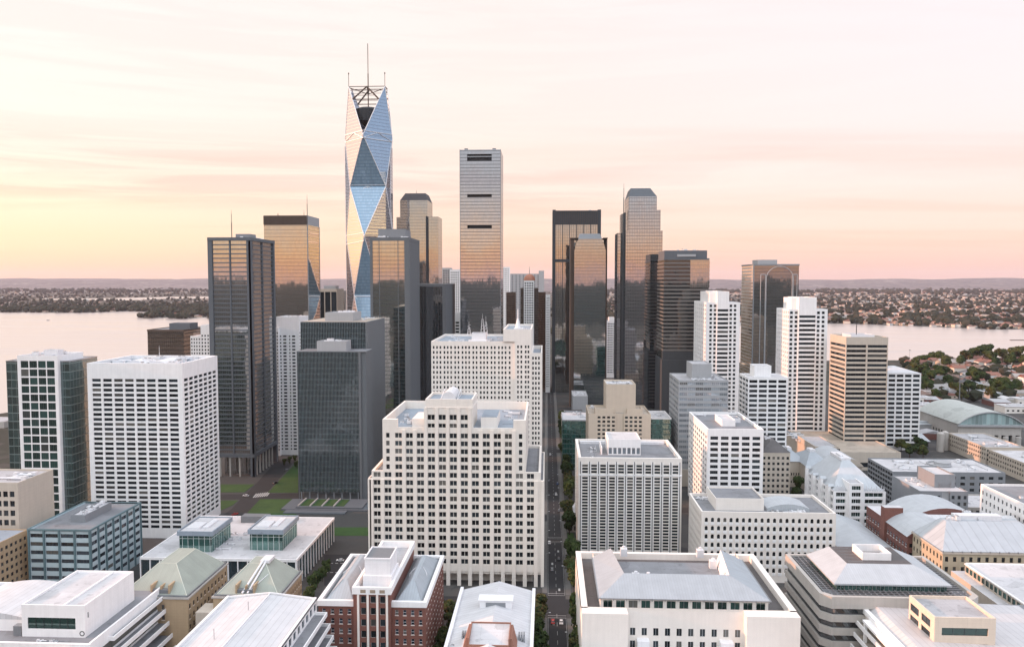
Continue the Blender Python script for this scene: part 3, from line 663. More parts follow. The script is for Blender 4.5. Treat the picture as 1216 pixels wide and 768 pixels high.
# ------------------------------------------------------------------ towers and blocks
def fr(xl, xr, yt, Y):
    x0, z = atY(xl, yt, Y); x1, _ = atY(xr, yt, Y); return x0, x1, z
def bandring(b, x0, x1, y0, y1, z, h, p, mi=0):
    b.box(x0-p, y0-p, z, x1+p, y1+p, z+h, mi)
def fins(b, side, x0, x1, y0, y1, z0, z1, n, w, p, mi=0, ends=True):
    L_ = (x1-x0) if side in 'FB' else (y1-y0)
    for i in range(n+1 if ends else n-1):
        u = L_*(i if ends else i+1)/n
        if side == 'F': b.box(x0+u-w/2, y0-p, z0, x0+u+w/2, y0+.02, z1, mi)
        elif side == 'R': b.box(x1-.02, y0+u-w/2, z0, x1+p, y0+u+w/2, z1, mi)
        elif side == 'L': b.box(x0-p, y0+u-w/2, z0, x0+.02, y0+u+w/2, z1, mi)

# --- white grid tower, left
def white_grid_tower():
    Y = 453; x0, x1, z = fr(103, 216, 431, Y); y1 = Yat(258, x1, 421); c = Y/900
    t = B('office_tower', 'white grid office tower with flat blank crown and wide slot windows, beside the bay', 'tower', ((x0+x1)/2, (Y+y1)/2))
    rows = rowsT(z-19.2*c, 6.05*c, 3.7*c, 6)
    t.block(x0, x1, Y, y1, 0, z, 'white', Fr=dict(cols=even(x1-x0, 8, .80, 2.3), rows=rows, rec=.5, style='pl', frame='white'),
            Rr=dict(cols=even(y1-Y, 7, .80, 1.6), rows=rows, rec=.5, style='pl'), ph=2.6, pt=1.4, roof='roof_blue')
    t.hvac(x0+4, x1-4, Y+5, y1-4, z-2.6, 12, 1, 1.5)
    b = MB(); b.vault(x0+13, x0+27, Y+18, Y+34, z-2.4, 2.3, 8, 0, 0); t.part('roof_plant', b, ['white_metal'])
    b = MB(); b.vault(x0+31, x0+45, Y+12, Y+36, z-2.4, 2.6, 8, 0, 0); t.part('roof_plant', b, ['white_metal'])
    t.mast(x0+24, y1-8, z-2.6, 10, .18, 'flagpole', 'white_metal'); t.done()
white_grid_tower()

# --- teal glass tower, far left
def teal_glass_tower():
    Y = 452; x0, x1, z = fr(7, 82, 429, Y); y1 = Yat(111, x1, 422)+4; c = Y/900
    curtain('teal_curtain', fh=10.3*c, pw=3.1, refl=.20, tint=(.74,.86,.85), dark=(.014,.027,.028), mull=(.17,.22,.22), mw=.2, mh=.5, wob=.02, span=.12, spanc=(.10,.16,.16))
    t = B('office_tower', 'teal glass office tower with white framed centre bay, leftmost tower by the bay', 'tower', ((x0+x1)/2, (Y+y1)/2))
    b = MB(); b.box(x0, Y, 0, x1, y1, z, 0, 'T'); t.part('curtain_wall', b, ['teal_curtain'])
    t.roof.face(((x0,Y,z),(x1,Y,z),(x1,y1,z),(x0,y1,z)), t.ri('roof_pale'))
    b = MB(); b.ring(x0-.1, x1+.1, Y-.1, y1+.1, z-.2, z+.5, .5); t.part('parapet', b, ['steel'])
    cx0 = X_(20, Y-2); cx1 = X_(68, Y-2); zt = Z_(422, Y-2, 45)
    rows = rowsT(zt-6.6*c, 10.3*c, 8.6*c, 3)
    t.block(cx0, cx1, Y-2.5, y1-6, 0, zt, 'white', Fr=dict(cols=even(cx1-cx0, 4, .89, 1.8), rows=rows, rec=.35, style='wide', glass='pane_green'), ph=.9, roof='roof_pale')
    t.penthouse((cx0+cx1)/2-3, (cx0+cx1)/2+6, Y+8, Y+14, zt-.9, zt+2.5, 'white_metal')
    t.hvac(cx0+2, cx1-2, Y+3, y1-8, zt-.9, 4, 4); t.done()
teal_glass_tower()

# --- tan block with blank flank
def tan_flank_block():
    Y = 376; x1, z = atY(21, 573, Y); x0 = x1-46; y1 = Yat(63, x1, 555); c = Y/900
    t = B('office_block', 'beige office block with blank flank and paired windows, before the teal glass tower', 'building', ((x0+x1)/2, (Y+y1)/2))
    rows = rowsT(z-4.6, 5.0, 3.0, 2)
    t.block(x0, x1, Y, y1, 0, z, 'beige', Fr=dict(cols=even(x1-x0, 12, .72, 1.5), rows=rows, rec=.5, style='double'), ph=.9, roof='roof_pale')
    t.hvac(x0+25, x1-5, Y+6, y1-5, z-.9, 4, 3, 1.3); t.done()
tan_flank_block()

# --- teal framed block with sloped bays
def teal_bay_block():
    Y = 367; x0, x1, z = fr(34, 106.6, 628, Y); y1 = Yat(166, x1, 590); c = Y/900
    t = B('office_block', 'low teal framed office block with white banded bays and long roof plant box', 'building', ((x0+x1)/2, (Y+y1)/2))
    wallmat('teal_frame', (.10,.17,.19), var=.1); wallmat('teal_band', (.42,.52,.55), var=.08)
    rows = rowsT(z-2.2, 4.35, 2.0, 1)
    t.block(x0, x1, Y, y1, 0, z, 'teal_band', Fr=dict(cols=even(x1-x0, 4, .84), rows=rows, rec=.35, style='wide', glass='pane_blue'),
            Rr=dict(cols=even(y1-Y, 7, .80), rows=rows, rec=.35, style='wide', glass='pane_blue'), ph=.8, roof='roof_grey')
    b = MB(); fins(b, 'F', x0, x1, Y, y1, 0, z+.3, 4, .9, .6); fins(b, 'R', x0, x1, Y, y1, 0, z+.3, 7, .9, .6); b.ring(x0-.62, x1+.62, Y-.62, y1+.3, z-.5, z+.34, .8)
    t.part('mullion', b, ['teal_frame'])
    xm = (x0+x1)/2; t.penthouse(xm-3, xm+5, Y+14, Y+38, z-.8, z+3.2, 'grey', 'roof_white'); t.hvac(xm-2, xm+4, Y+15, Y+37, z+2.6, 5, 5, .9); t.done()
teal_bay_block()

# --- far left tan block with pale roof
def left_edge_block():
    y0, y1 = 322, 373; x1, z = atY(33, 628, y1); x0 = x1-40
    t = B('office_block', 'brown block with pale flat roof at the left edge, beside the teal framed block', 'building', ((x0+x1)/2, (y0+y1)/2))
    rows = rowsT(z-3.0, 3.7, 1.8, 1)
    t.block(x0, x1, y0, y1, 0, z, 'tan', Rr=dict(cols=even(y1-y0, 15, .55, .6), rows=rows, rec=.35, style='double'), Fr=dict(cols=even(x1-x0, 9, .6), rows=rows, rec=.35), ph=.5, roof='roof_blue')
    t.hvac(x0+6, x1-6, y0+5, y1-5, z-.5, 4, 3); t.done()
left_edge_block()

# --- white roofed pavilion with two green glass lanterns
def lantern_block():
    Y = 381; x0, x1, z = fr(166, 352, 661, Y); y1 = Yz(617, z); c = Y/900
    t = B('office_block', 'low white flat roofed block with white fins and two green glass roof lanterns', 'building', ((x0+x1)/2, (Y+y1)/2))
    curtain('fin_glass', fh=z/2, pw=5, refl=.16, tint=(.7,.9,.95), dark=(.010,.018,.022), mw=.12, mh=.3, mull=(.05,.06,.07))
    b = MB(); b.box(x0+.8, Y+.8, 0, x1-.8, y1-.8, z-1.4, 0, 'TD'); t.part('curtain_wall', b, ['fin_glass'])
    b = MB(); n = 16
    fins(b, 'F', x0, x1, Y+.8, y1, 0, z-1.4, n, .55, .6); fins(b, 'R', x0, x1-.8, Y+.4, y1-.4, 0, z-1.4, 14, .4, .5); t.part('column_screen', b, ['white'])
    t.block(x0, x1, Y, y1, z-1.38, z, 'white', ph=.35, pt=.6, roof='roof_white')
    curtain('lantern_glass', fh=7.4, pw=3.0, refl=.24, tint=(.7,.92,.85), dark=(.010,.045,.040), mull=(.70,.72,.72), mw=.22, mh=.2)
    for (pl, pr, pyb, pyt, ylen) in ((207, 246, 655, 626, 24), (292, 331, 653, 626, 24)):
        yb = Yz(pyb, z-.35, pl); a, e = X_(pl, yb), X_(pr, yb); zt = z+8.8
        b = MB(); b.box(a, yb, z-.4, e, yb+ylen, zt, 0, 'TD'); o = t.part('lantern', b, ['lantern_glass'])
        b = MB(); b.box(a-.9, yb-.9, zt, e+.9, yb+ylen+.9, zt+2.0, 0, 'T'); b.ring(a-.9, e+.9, yb-.9, yb+ylen+.9, zt+2.0, zt+2.5, .6); b.face(((a,yb,zt+2.04),(e,yb,zt+2.04),(e,yb+ylen,zt+2.04),(a,yb+ylen,zt+2.04)), 1)
        r = b.build('lantern_roof', ['roof_blue', 'roof_white'], o, t.org)
        b = MB(); b.box(a+2, yb+4, zt+2.05, a+9, yb+14, zt+2.9); b.box(a+10, yb+6, zt+2.05, a+13, yb+20, zt+2.7); r2 = b.build('roof_hatch', ['white_metal'], o, t.org)
    xm = X_(268, 410)
    for k in range(16):
        o = bpy.data.objects.new('air_handler', HV[(k*3) % 5]); COL.objects.link(o); o.parent = t.root; o.location = (xm-10+(k % 4)*5+rng.uniform(-1,1)-t.org[0], Y+14+(k//4)*8+rng.uniform(-1,1)-t.org[1], z-.35); o.scale = (.7,.7,.7)
    b = MB(); b.box(xm-6, y1-12, z-.35, xm+10, y1-6, z+3.6); t.part('plant_screen', b, ['louvre']); t.done()
lantern_block()

# --- dark gridded tower with portico, left
def dark_portico_tower():
    Y = 600; x0, x1, z = fr(246, 297, 282, Y); y1 = Yat(326, x1, 288); c = Y/900
    curtain('slate_curtain', fh=3.62, pw=1.7, refl=.62, tint=(.92,.90,.88), dark=(.012,.021,.025), mull=(.12,.13,.14), mw=.08, mh=.15, span=.30, spanc=(.10,.11,.12), srefl=.5, wob=.012)
    t = B('office_tower', 'slate grey banded skyscraper with open column base beside the green lawns', 'tower', ((x0+x1)/2, (Y+y1)/2))
    zb = 19.0
    b = MB(); b.box(x0+1.2, Y+1.2, zb, x1-1.2, y1-1.2, z-2, 0, 'TD'); t.part('curtain_wall', b, ['slate_curtain'])
    b = MB(); n = int((z-zb-8)/3.62); z_ = math.ceil(zb/3.62)*3.62
    while z_ < z-5:
        b.box(x0+1.6, Y+.85, z_, x1-3.6, Y+1.18, z_+.85); b.box(x1-1.18, Y+2.6, z_, x1-.85, y1-1.6, z_+.85); z_ += 3.62
    t.part('cladding', b, ['grey_dark'])
    b = MB()
    for (a, e) in ((x0, x0+3.6), (x1-3.4, x1)): b.box(a, Y, 0, e, Y+1.6, z, 0)
    xm = x0+(x1-x0)*.56-1.7; b.box(xm-.5, Y+.3, zb, xm+.5, Y+1.2, z-2)
    b.box(x1-1.6, Y, 0, x1+.01, Y+4, z); b.box(x1-1.6, y1-3, 0, x1, y1, z); b.box(x1-1.2, (Y+y1)/2-.5, zb, x1-.3, (Y+y1)/2+.5, z-2)
    b.box(x0+.003, Y-.25, z-2.6, x1+.25, y1, z+.02); b.box(x0, Y-.2, zb-3, x1+.2, y1, zb); b.box(x0, y1-2, 0, x1-1.6, y1-.01, z)
    b.box(x0-.02, Y+1.6, zb, x0+1.2, y1-2, z)
    t.part('frame', b, ['grey_dark'])
    for k in range(3): t.bpart('column', (x0+6+k*8, Y+.5, 0, x0+7.2+k*8, Y+1.8, zb-3), 'concrete')
    for k in range(6): t.bpart('column', (x1-1.7, Y+7+k*7, 0, x1-.5, Y+8.2+k*7, zb-3), 'concrete')
    b = MB(); b.box(x0+7, Y+8, 0, x1-8, y1-6, zb-3); t.part('lobby', b, ['slate_curtain'])
    t.roof.face(((x0,Y,z+.05),(x1,Y,z+.05),(x1,y1,z+.05),(x0,y1,z+.05)), t.ri('roof_grey'))
    t.penthouse(x0+20, x0+32, Y+8, Y+20, z, z+3.2, 'grey'); t.mast(x0+18.5, Y+4, z, 22, .35); t.hvac(x0+20, x1-3, Y+3, y1-10, z, 5, 7); t.done()
dark_portico_tower()

# --- orange mirrored tower behind it
def orange_mirror_tower():
    Y = 850; x0, x1, z = fr(313, 365, 256, Y); y1 = Yat(379, x1, 260)
    curtain('bronze_mirror', fh=4.1, pw=1.6, refl=.66, tint=(.93,.84,.76), dark=(.009,.016,.018), mull=(.10,.095,.09), mw=.06, mh=.30, wob=.010, seed=2)
    t = B('office_tower', 'square mirrored skyscraper with dark crown band and two thin masts, behind the slate tower', 'tower', ((x0+x1)/2, (Y+y1)/2))
    b = MB(); b.box(x0, Y, 0, x1, y1, z-10.5, 0, 'TD'); b.box(x1-.02, Y+.6, z-11, x1+.03, y1-.6, z-10.6); t.part('curtain_wall', b, ['bronze_mirror'])
    b = MB(); b.box(x0, Y, z-10.5, x1, y1, z, 0, 'R'); b.box(x0+.3, Y-.2, z-10.8, x1, Y, z-10.4); fins(b, 'F', x0, x1, Y, y1, z-10, z-.4, 34, .5, .35); t.part('crown', b, ['bronze'])
    b = MB(); b.face(((x1,Y,z-10.5),(x1,y1,z-10.5),(x1,y1,z),(x1,Y,z))); t.part('crown_panel', b, ['grey_panel'])
    b = MB(); b.box(x1-.6, Y-.3, 0, x1+.3, Y+.5, z); b.box(x1-.4, y1-.5, 0, x1+.3, y1+.2, z-10); t.part('corner_trim', b, ['grey'])
    t.mast(x1-2, Y+6, z, 24, .4); t.mast(x1-9, Y+16, z, 8, .25); t.mast(x0+13, Y+10, z, 3.5, .5); t.done()
orange_mirror_tower()

# --- small dark block between, background
def small_dark_block():
    Y = 1000; x0, x1, z = fr(378, 400, 343, Y); 
    t = B('office_block', 'small taupe block with dark glazed front, behind the grey finned slabs', 'building', ((x0+x1)/2, Y+15))
    t.block(x0, x1, Y, Y+34, 0, z, 'beige', Fr=dict(cols=even(x1-x0, 3, .86), rows=[(20, z-4)], rec=.5), ph=.8); t.penthouse(x0+5, x1-4, Y+8, Y+24, z-.8, z+4, 'grey_panel'); t.done()
    x0, x1, z = fr(399, 409, 345, 1040)
    t = B('office_block', 'pale slender block just left of the twisted tower foot', 'building', ((x0+x1)/2, 1055))
    t.block(x0, x1, 1040, 1070, 0, z, 'concrete', Fr=dict(cols=even(x1-x0, 4, .5), rows=rowsT(z-3, 4, 2, 10), rec=.3), ph=.6, roof='roof_pale'); t.done()
small_dark_block()

# --- dark low block and small white block by the bay
def bay_blocks():
    Y = 760; x0, x1, z = fr(175, 218, 392, Y); y1 = Yat(238, x1, 386)+16
    curtain('bronze_glass', fh=4.2, pw=2.2, refl=.45, tint=(.75,.62,.55), dark=(.03,.025,.022), mull=(.05,.045,.04), mw=.25, mh=.5, span=.3, spanc=(.05,.045,.04), wob=.02)
    t = B('office_block', 'dark bronze glass block with grey roof box, standing by the bay', 'building', ((x0+x1)/2, (Y+y1)/2))
    b = MB(); b.box(x0, Y, 0, x1, y1, z, 0, 'TD'); t.part('curtain_wall', b, ['bronze_glass'])
    b = MB(); b.ring(x0-.3, x1+.3, Y-.3, y1+.3, z-1.2, z+.7, .8); t.part('parapet', b, ['bronze']); t.roof.face(((x0,Y,z),(x1,Y,z),(x1,y1,z),(x0,y1,z)), t.ri('roof_grey'))
    t.penthouse(x0+17, x0+39, Y+12, Y+30, z, z+6.5, 'grey_dark'); t.done()
    Y = 690; x0, x1, z = fr(226, 238, 399, Y)
    t = B('apartment_block', 'small stepped white block with tiny dark windows, just behind the white grid tower', 'building', ((x0+x1)/2, Y+12))
    t.block(x0, x1, Y, Y+24, 0, z, 'white', Fr=dict(cols=even(x1-x0, 4, .5), rows=rowsT(z-2, 3.3, 1.7, 4), rec=.3), ph=.7, roof='roof_pale')
    xa, xb, zz = fr(238, 252, 386, Y); t.block(xa, xb, Y, Y+24, 0, zz, 'white', Fr=dict(cols=even(xb-xa, 4, .5), rows=rowsT(zz-9, 3.3, 1.7, 4), rec=.3), ph=.7, roof='roof_pale'); t.done()
bay_blocks()

# --- white punched tower between
def white_slim_tower():
    Y = 679; x0, x1, z = fr(328, 355, 376, Y); y1 = Yat(366, x1, 374); xs = X_(341, Y)
    t = B('apartment_tower', 'slim white tower with punched windows between the slate tower and the grey finned slabs', 'tower', ((x0+x1)/2, (Y+y1)/2))
    rows = rowsT(z-14, 3.05, 1.5, 4); zs = Z_(398, Y)
    t.block(x0, x1, Y, y1, 0, z, 'white', Fr=dict(cols=[(1.3,4.3),(6,9),(11.5,12.6),(14.2,17.2)], rows=[r for r in rows if r[1] < zs] , rec=.3), Rr=dict(cols=even(y1-Y, 6, .5), rows=rows, rec=.3), ph=1, roof='roof_pale')
    xa = X_(323, Y-4); zl = Z_(390, Y-4)
    t.block(xa, x0+3, Y-4, y1-4, 0, zl, 'white', Fr=dict(cols=even(x0+3-xa, 3, .55), rows=rowsT(zl-4, 3.05, 1.5, 4), rec=.3), ph=.8, roof='roof_pale')
    t.hvac(x0+2, x1-2, Y+3, y1-3, z-1, 4, 8); t.mast(x0+9, Y+8, z-1, 9, .2); t.mast(x1-3, Y+6, z-1, 12, .2); t.done()
white_slim_tower()

wallmat('fin_grey', (.15,.18,.19), var=.08)
# --- grey green finned twin slabs
def finned_slabs():
    Y = 539; x0, x1, z = fr(353, 426, 417, Y); y1 = 560; c = Y/900
    curtain('fin_curtain', fh=4.0, pw=1.45, refl=.10, tint=(.78,.86,.88), dark=(.014,.021,.024), mull=(.06,.085,.09), mw=.0, span=.3, spanc=(.045,.07,.075), srefl=.2, wob=.05)
    t = B('office_tower', 'grey green finned slab with stepped second slab behind it and flat roof boxes', 'tower', ((x0+x1)/2, 580))
    b = MB(); b.box(x0, Y, 6, x1, y1, z, 0, 'TD'); t.part('curtain_wall', b, ['fin_curtain'])
    b = MB(); fins(b, 'F', x0, x1, Y, y1, 5, z, 44, .20, .32)
    t.part('mullion', b, ['fin_grey'])
    b = MB(); b.box(x0, Y-.3, z-.5, x1+5, y1, z+.02); b.box(x1, Y+.8, 0, x1+5, y1, z-.5); b.box(x1-.3, Y-.5, 0, x1+1.4, Y+.8, z-.5); b.box(x0-.3, Y-.45, 0, x0+.2, Y+.2, z); b.box(x0+2, Y+4, 0, x1-2, y1, 6); t.part('frame', b, ['slab_side'])
    for k in range(8): t.bpart('column', (x0+1+k*6, Y+.2, 0, x0+1.8+k*6, Y+1, 6), 'grey')
    t.roof.face(((x0,Y,z+.06),(x1+5,Y,z+.06),(x1+5,y1,z+.06),(x0,y1,z+.06)), t.ri('roof_grey'))
    xp0, xp1, zp = fr(376, 411, 405, Y+3); t.penthouse(xp0, xp1, Y+3, Y+17, z, zp, 'grey_panel', 'roof_pale'); t.hvac(xp0+2, xp1-2, Y+5, Y+15, zp-.6, 5, 4, .9)
    Y2 = 560; x0, x1, z = fr(357, 434, 382, Y2); y2 = Yat(454.5, x1, 377)
    b = MB(); b.box(x0, Y2, 6, x1, y2, z, 0, 'TDR'); t.part('curtain_wall', b, ['fin_curtain'])
    b = MB(); fins(b, 'F', x0, x1, Y2, y2, 5, z, 40, .22, .35); t.part('mullion', b, ['fin_grey'])
    b = MB(); b.box(x1-.02, Y2-.6, 0, x1+1.6, y2, z+.02); b.box(x0, Y2-.3, z-.5, x1-.02, y2, z+.02); t.part('frame', b, ['slab_side'])
    t.roof.face(((x0,Y2,z+.06),(x1,Y2,z+.06),(x1,y2,z+.06),(x0,y2,z+.06)), t.ri('roof_beige'))
    xp0, xp1, zp = fr(386, 419, 371, Y2+8); t.penthouse(xp0, xp1, Y2+8, Y2+34, z, zp, 'grey_panel', 'roof_pale'); t.hvac(xp0+2, xp1-2, Y2+10, Y2+30, zp-.6, 5, 9, .9)
    t.hvac(x1-14, x1-2, Y2+5, y2-5, z, 3, 2); t.done()
    # forecourt terrace in front
    t = B('terrace', 'dark stone terrace steps at the foot of the grey green finned slab', 'terrace', (-150, 520))
    x0 = X_(352, 539)-4; x1 = X_(437, 520)
    b = MB(); b.box(x0, 512, 0, x1, 537, 1.2); b.box(x0+4, 505, 0, x1-14, 512, .8); b.box(x0+10, 514, 1.2, x1-4, 535, 2.2); t.part('steps', b, ['grey_dark'])
    b = MB()
    for k in range(4): b.box(x0+12+k*8.4, 517, 2.2, x0+18+k*8.4, 533, 2.35)
    t.part('planting_bed', b, ['lawn'])
    b = MB()
    for k in range(4): b.box(x0+10.6+k*8.4, 516, 2.2, x0+11.4+k*8.4, 534, 2.9)
    t.part('kerb', b, ['concrete']); t.done()
finned_slabs()

# --- dark mirrored tower with grey frame, centre left
def framed_mirror_tower():
    Y = 760; x0, x1, z = fr(439, 486, 282, Y); y1 = Yat(498, x1, 286)
    curtain('smoke_mirror', fh=4.0, pw=4.4, refl=.62, tint=(.90,.87,.80), dark=(.006,.018,.020), mull=(.08,.09,.09), mw=.10, mh=.45, wob=.010, seed=5)
    t = B('office_tower', 'smoky mirrored skyscraper framed in grey stone, in front of the twisted tower', 'tower', ((x0+x1)/2, (Y+y1)/2))
    b = MB(); b.box(x0+2.5, Y+.6, 0, x1-3, y1-1, z-3, 0, 'TD'); t.part('curtain_wall', b, ['smoke_mirror'])
    b = MB(); b.box(x0, Y, 0, x0+2.6, Y+3, z); b.box(x1-5.2, Y, 0, x1, y1, z-3.2); b.box(x0, Y-.1, z-3.4, x1+.2, y1, z); b.box(x0+.05, Y+3, 0, x0+2.4, y1, z-3.2); b.box(x0+9, Y+.3, 0, x0+9.6, Y+1, z-3.2); b.box(x1-12, Y+.3, 0, x1-11.4, Y+1, z-3.2); t.part('frame', b, ['slab_side'])
    t.roof.face(((x0,Y,z+.04),(x1,Y,z+.04),(x1,y1,z+.04),(x0,y1,z+.04)), t.ri('roof_grey'))
    xp0, xp1, zp = fr(449, 481, 272, Y+10); t.penthouse(xp0, xp1, Y+10, Y+40, z, zp, 'grey'); t.hvac(x0+3, x1-2, Y+2, Y+9, z, 3, 3); t.done()
    Y = 840; x0, x1, z = fr(496, 529, 337, Y); y1 = Yat(540, x1, 338)
    t = B('office_tower', 'dark ribbed glass block with grey surround, right of the smoky mirrored skyscraper', 'tower', ((x0+x1)/2, (Y+y1)/2))
    curtain('dark_ribbed', fh=4.0, pw=3.3, refl=.34, tint=(.8,.8,.8), dark=(.012,.016,.018), mull=(.055,.06,.065), mw=.6, mh=.12, wob=.02)
    b = MB(); b.box(x0+1, Y+.5, 0, x1-1.5, y1-1, z-3, 0, 'TD'); t.part('curtain_wall', b, ['dark_ribbed'])
    b = MB(); b.box(x0-4, Y, z-3.2, x1+.2, y1, z); b.box(x1-3.6, Y, 0, x1, y1, z-3.2); t.part('frame', b, ['slab_side']); t.roof.face(((x0-4,Y,z+.04),(x1,Y,z+.04),(x1,y1,z+.04),(x0-4,y1,z+.04)), t.ri('roof_grey')); t.done()
framed_mirror_tower()

# --- faceted tower
def faceted_tower():
    Y0 = 955; cx, _ = atY(438.2, 200, 981); c = 981
    zs = [Z_(y, 968, 438) for y in (101.5, 163, 221, 281, 350, 420)]; zs.append(0)
    a, a2, bq = 23.3, 7.4, 30.8
    t = B('skyscraper', 'faceted twisted glass skyscraper with blue diamond face and open truss crown, tallest tower', 'skyscraper', (cx, c))
    def sq(z, k=1.0): return [Vector((cx+sx*a*k, c+sy*(bq-a*k)*.98, z)) for sx, sy in ((-1,-1),(1,-1),(1,1),(-1,1))]
    def dm(z, k=1.0): return [Vector((cx+sx*bq*k, c+sy*bq*k, z)) for sx, sy in ((0,-1),(1,0),(0,1),(-1,0))]
    lv = [sq(zs[0]), dm(zs[1]), sq(zs[2]), dm(zs[3]), sq(zs[4], .78), dm(zs[5]), sq(0)]
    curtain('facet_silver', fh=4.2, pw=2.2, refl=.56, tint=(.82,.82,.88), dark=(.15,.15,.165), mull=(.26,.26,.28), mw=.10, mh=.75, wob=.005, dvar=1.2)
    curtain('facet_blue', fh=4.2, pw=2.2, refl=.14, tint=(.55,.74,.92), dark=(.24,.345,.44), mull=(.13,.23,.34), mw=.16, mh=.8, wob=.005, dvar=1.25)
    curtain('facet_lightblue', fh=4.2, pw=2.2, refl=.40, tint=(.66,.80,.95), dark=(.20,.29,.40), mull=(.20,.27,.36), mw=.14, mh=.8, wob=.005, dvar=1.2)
    mats = ['facet_silver', 'facet_blue', 'facet_lightblue']
    faces = {0: MB(), 1: MB(), 2: MB()}; edges = set()
    def tri(p, q, r, m):
        faces[m].face((p, q, r), 0)
    for k in range(6):
        lo, hi = lv[k+1], lv[k]
        sqtop = (k % 2 == 0)
        S, D_ = (hi, lo) if sqtop else (lo, hi)
        for i in range(4):
            j = (i+1) % 4
            # square edge S[i]-S[j] with diamond corner D[i]; diamond edge D[i-1]..D[i] with square corner S[i]
            side_m = 1 if i == 0 else 0
            if not (k == 0):
                tri(S[i], S[j], D_[i], side_m) if not sqtop else tri(S[j], S[i], D_[i], side_m)
            kite_m = 2 if (i == 1 and k in (0, 1)) else 0
            p, q = D_[(i-1) % 4], D_[i]
            tri(p, q, S[i], kite_m) if sqtop else tri(q, p, S[i], kite_m)
            edges.add((tuple(S[i]), tuple(D_[i]))); edges.add((tuple(S[i]), tuple(D_[(i-1) % 4])))
    for m, f in faces.items(): t.part('glass_skin', f, [mats[m]])
    b = MB()
    for p, q in edges: b.cyl(p, q, .5, 6, 0)
    t.part('edge_trim', b, ['white_metal'])
    b = MB(); b.box(cx-32, c+3, 0, cx+27.2, c+18, zs[1]-9); t.part('rear_body', b, ['facet_silver'])
    for sx in (-32, 27.2): b = MB(); b.cyl((cx+sx, c+3, 0), (cx+sx, c+3, zs[1]-8.5), .5, 6); t.part('corner_trim', b, ['white_metal'])
    # belts of white truss on the facets
    b = MB()
    def lerp(p, q, f): return p+(q-p)*f
    for (L_, Rr_) in (((lv[1][3], lv[0][0], lv[2][0]), lv[1][0]), ((lv[1][0], lv[1][0], lv[1][0]), lv[1][1])): pass
    out = Vector((0,-.5,0))
    for (p, q) in ((lv[1][3], lv[1][0]), (lv[1][0], lv[1][1])):
        for dz in (5, -4): b.cyl(p+Vector((0,0,dz))+out, q+Vector((0,0,dz))+out, .45, 5)
        m_ = lerp(p, q, .5); b.cyl(p+Vector((0,0,-4))+out, m_+Vector((0,0,5))+out, .4, 5); b.cyl(q+Vector((0,0,-4))+out, m_+Vector((0,0,5))+out, .4, 5)
    p, q = lv[2][0]+out, lv[2][1]+out
    for dz in (2, -9): b.cyl(p+Vector((1 if dz < 0 else 0,0,dz)), q+Vector((-1 if dz < 0 else 0,0,dz)), .45, 5)
    m_ = lerp(p, q, .5); b.cyl(p+Vector((0,0,-9)), m_+Vector((0,0,0)), .4, 5); b.cyl(q+Vector((0,0,-9)), m_+Vector((0,0,0)), .4, 5); b.cyl(m_, m_+Vector((0,0,-9)), .4, 5)
    p, q = lv[3][3]+out, lv[3][0]+out
    b.cyl(p+Vector((0,0,2)), q+Vector((0,0,4)), .4, 5); b.cyl(p+Vector((0,0,-9)), q+Vector((0,0,-6)), .4, 5)
    p, q = lv[4][0]+out, lv[4][1]+out
    for dz in (-2, -24): b.cyl(p+Vector((0,0,dz)), q+Vector((0,0,dz)), .6, 5)
    b.cyl(p+Vector((0,0,-24)), q+Vector((0,0,-2)), .6, 5); b.cyl(p+Vector((0,0,-2)), q+Vector((0,0,-24)), .6, 5)
    t.part('belt_truss', b, ['white_metal'])
    # crown: ring beams, pyramid truss, mast, corner poles, drum
    top = lv[0]; b = MB(); apex = Vector((cx, c, zs[0]+2))
    for i in range(4):
        b.cyl(top[i], top[(i+1) % 4], .5, 5); b.cyl(top[i]-Vector((0,0,5)), top[(i+1) % 4]-Vector((0,0,5)), .25, 5)
        lo_ = lerp(top[i], lv[1][i], .27); lo2 = lerp(top[(i+1) % 4], lv[1][i], .27)
        mid = lerp(top[i], top[(i+1) % 4], .5)
        if i % 2 == 0:
            b.cyl(lo_, mid, 1.0, 5); b.cyl(lo2, mid, 1.0, 5); b.cyl(lo_, lo2, .6, 5); b.cyl(lo_+Vector((4,0,5)), lo2+Vector((-4,0,5)), .35, 5)
        b.cyl(mid, Vector((cx, c, zs[0]-8)), .5, 5)
    t.part('crown_truss', b, ['bronze'])
    b = MB(); zt = Z_(52, 981, 438); b.cyl((cx,c,zs[0]-34), (cx,c,zs[0]+18), .75, 6); b.cyl((cx,c,zs[0]+18), (cx,c,zt), .5, 6); t.part('mast', b, ['bronze'])
    for i in (0, 1):
        p = top[i]; b = MB(); b.cyl(p, p+Vector((0,0,15.5)), .35, 5); b.cyl(p+Vector((0,0,15.5)), p+Vector((0,0,17.3)), .8, 6); t.part('corner_pole', b, ['bronze'])
    b = MB(); zd = Z_(143, 968, 438); zu = Z_(129, 968, 438)
    b.cyl((cx,c,zd-6), (cx,c,zd), 4, 20, 0, 10); b.cyl((cx,c,zd), (cx,c,zu), 14, 24, 0, 17.5); b.cyl((cx,c,zu), (cx,c,zu+2.6), 17.5, 24, 0, 12); b.cyl((cx,c,zu+2.6), (cx,c,zu+3.6), 12, 24, 0, 2); t.part('crown_drum', b, ['charcoal'])
    t.done()
faceted_tower()

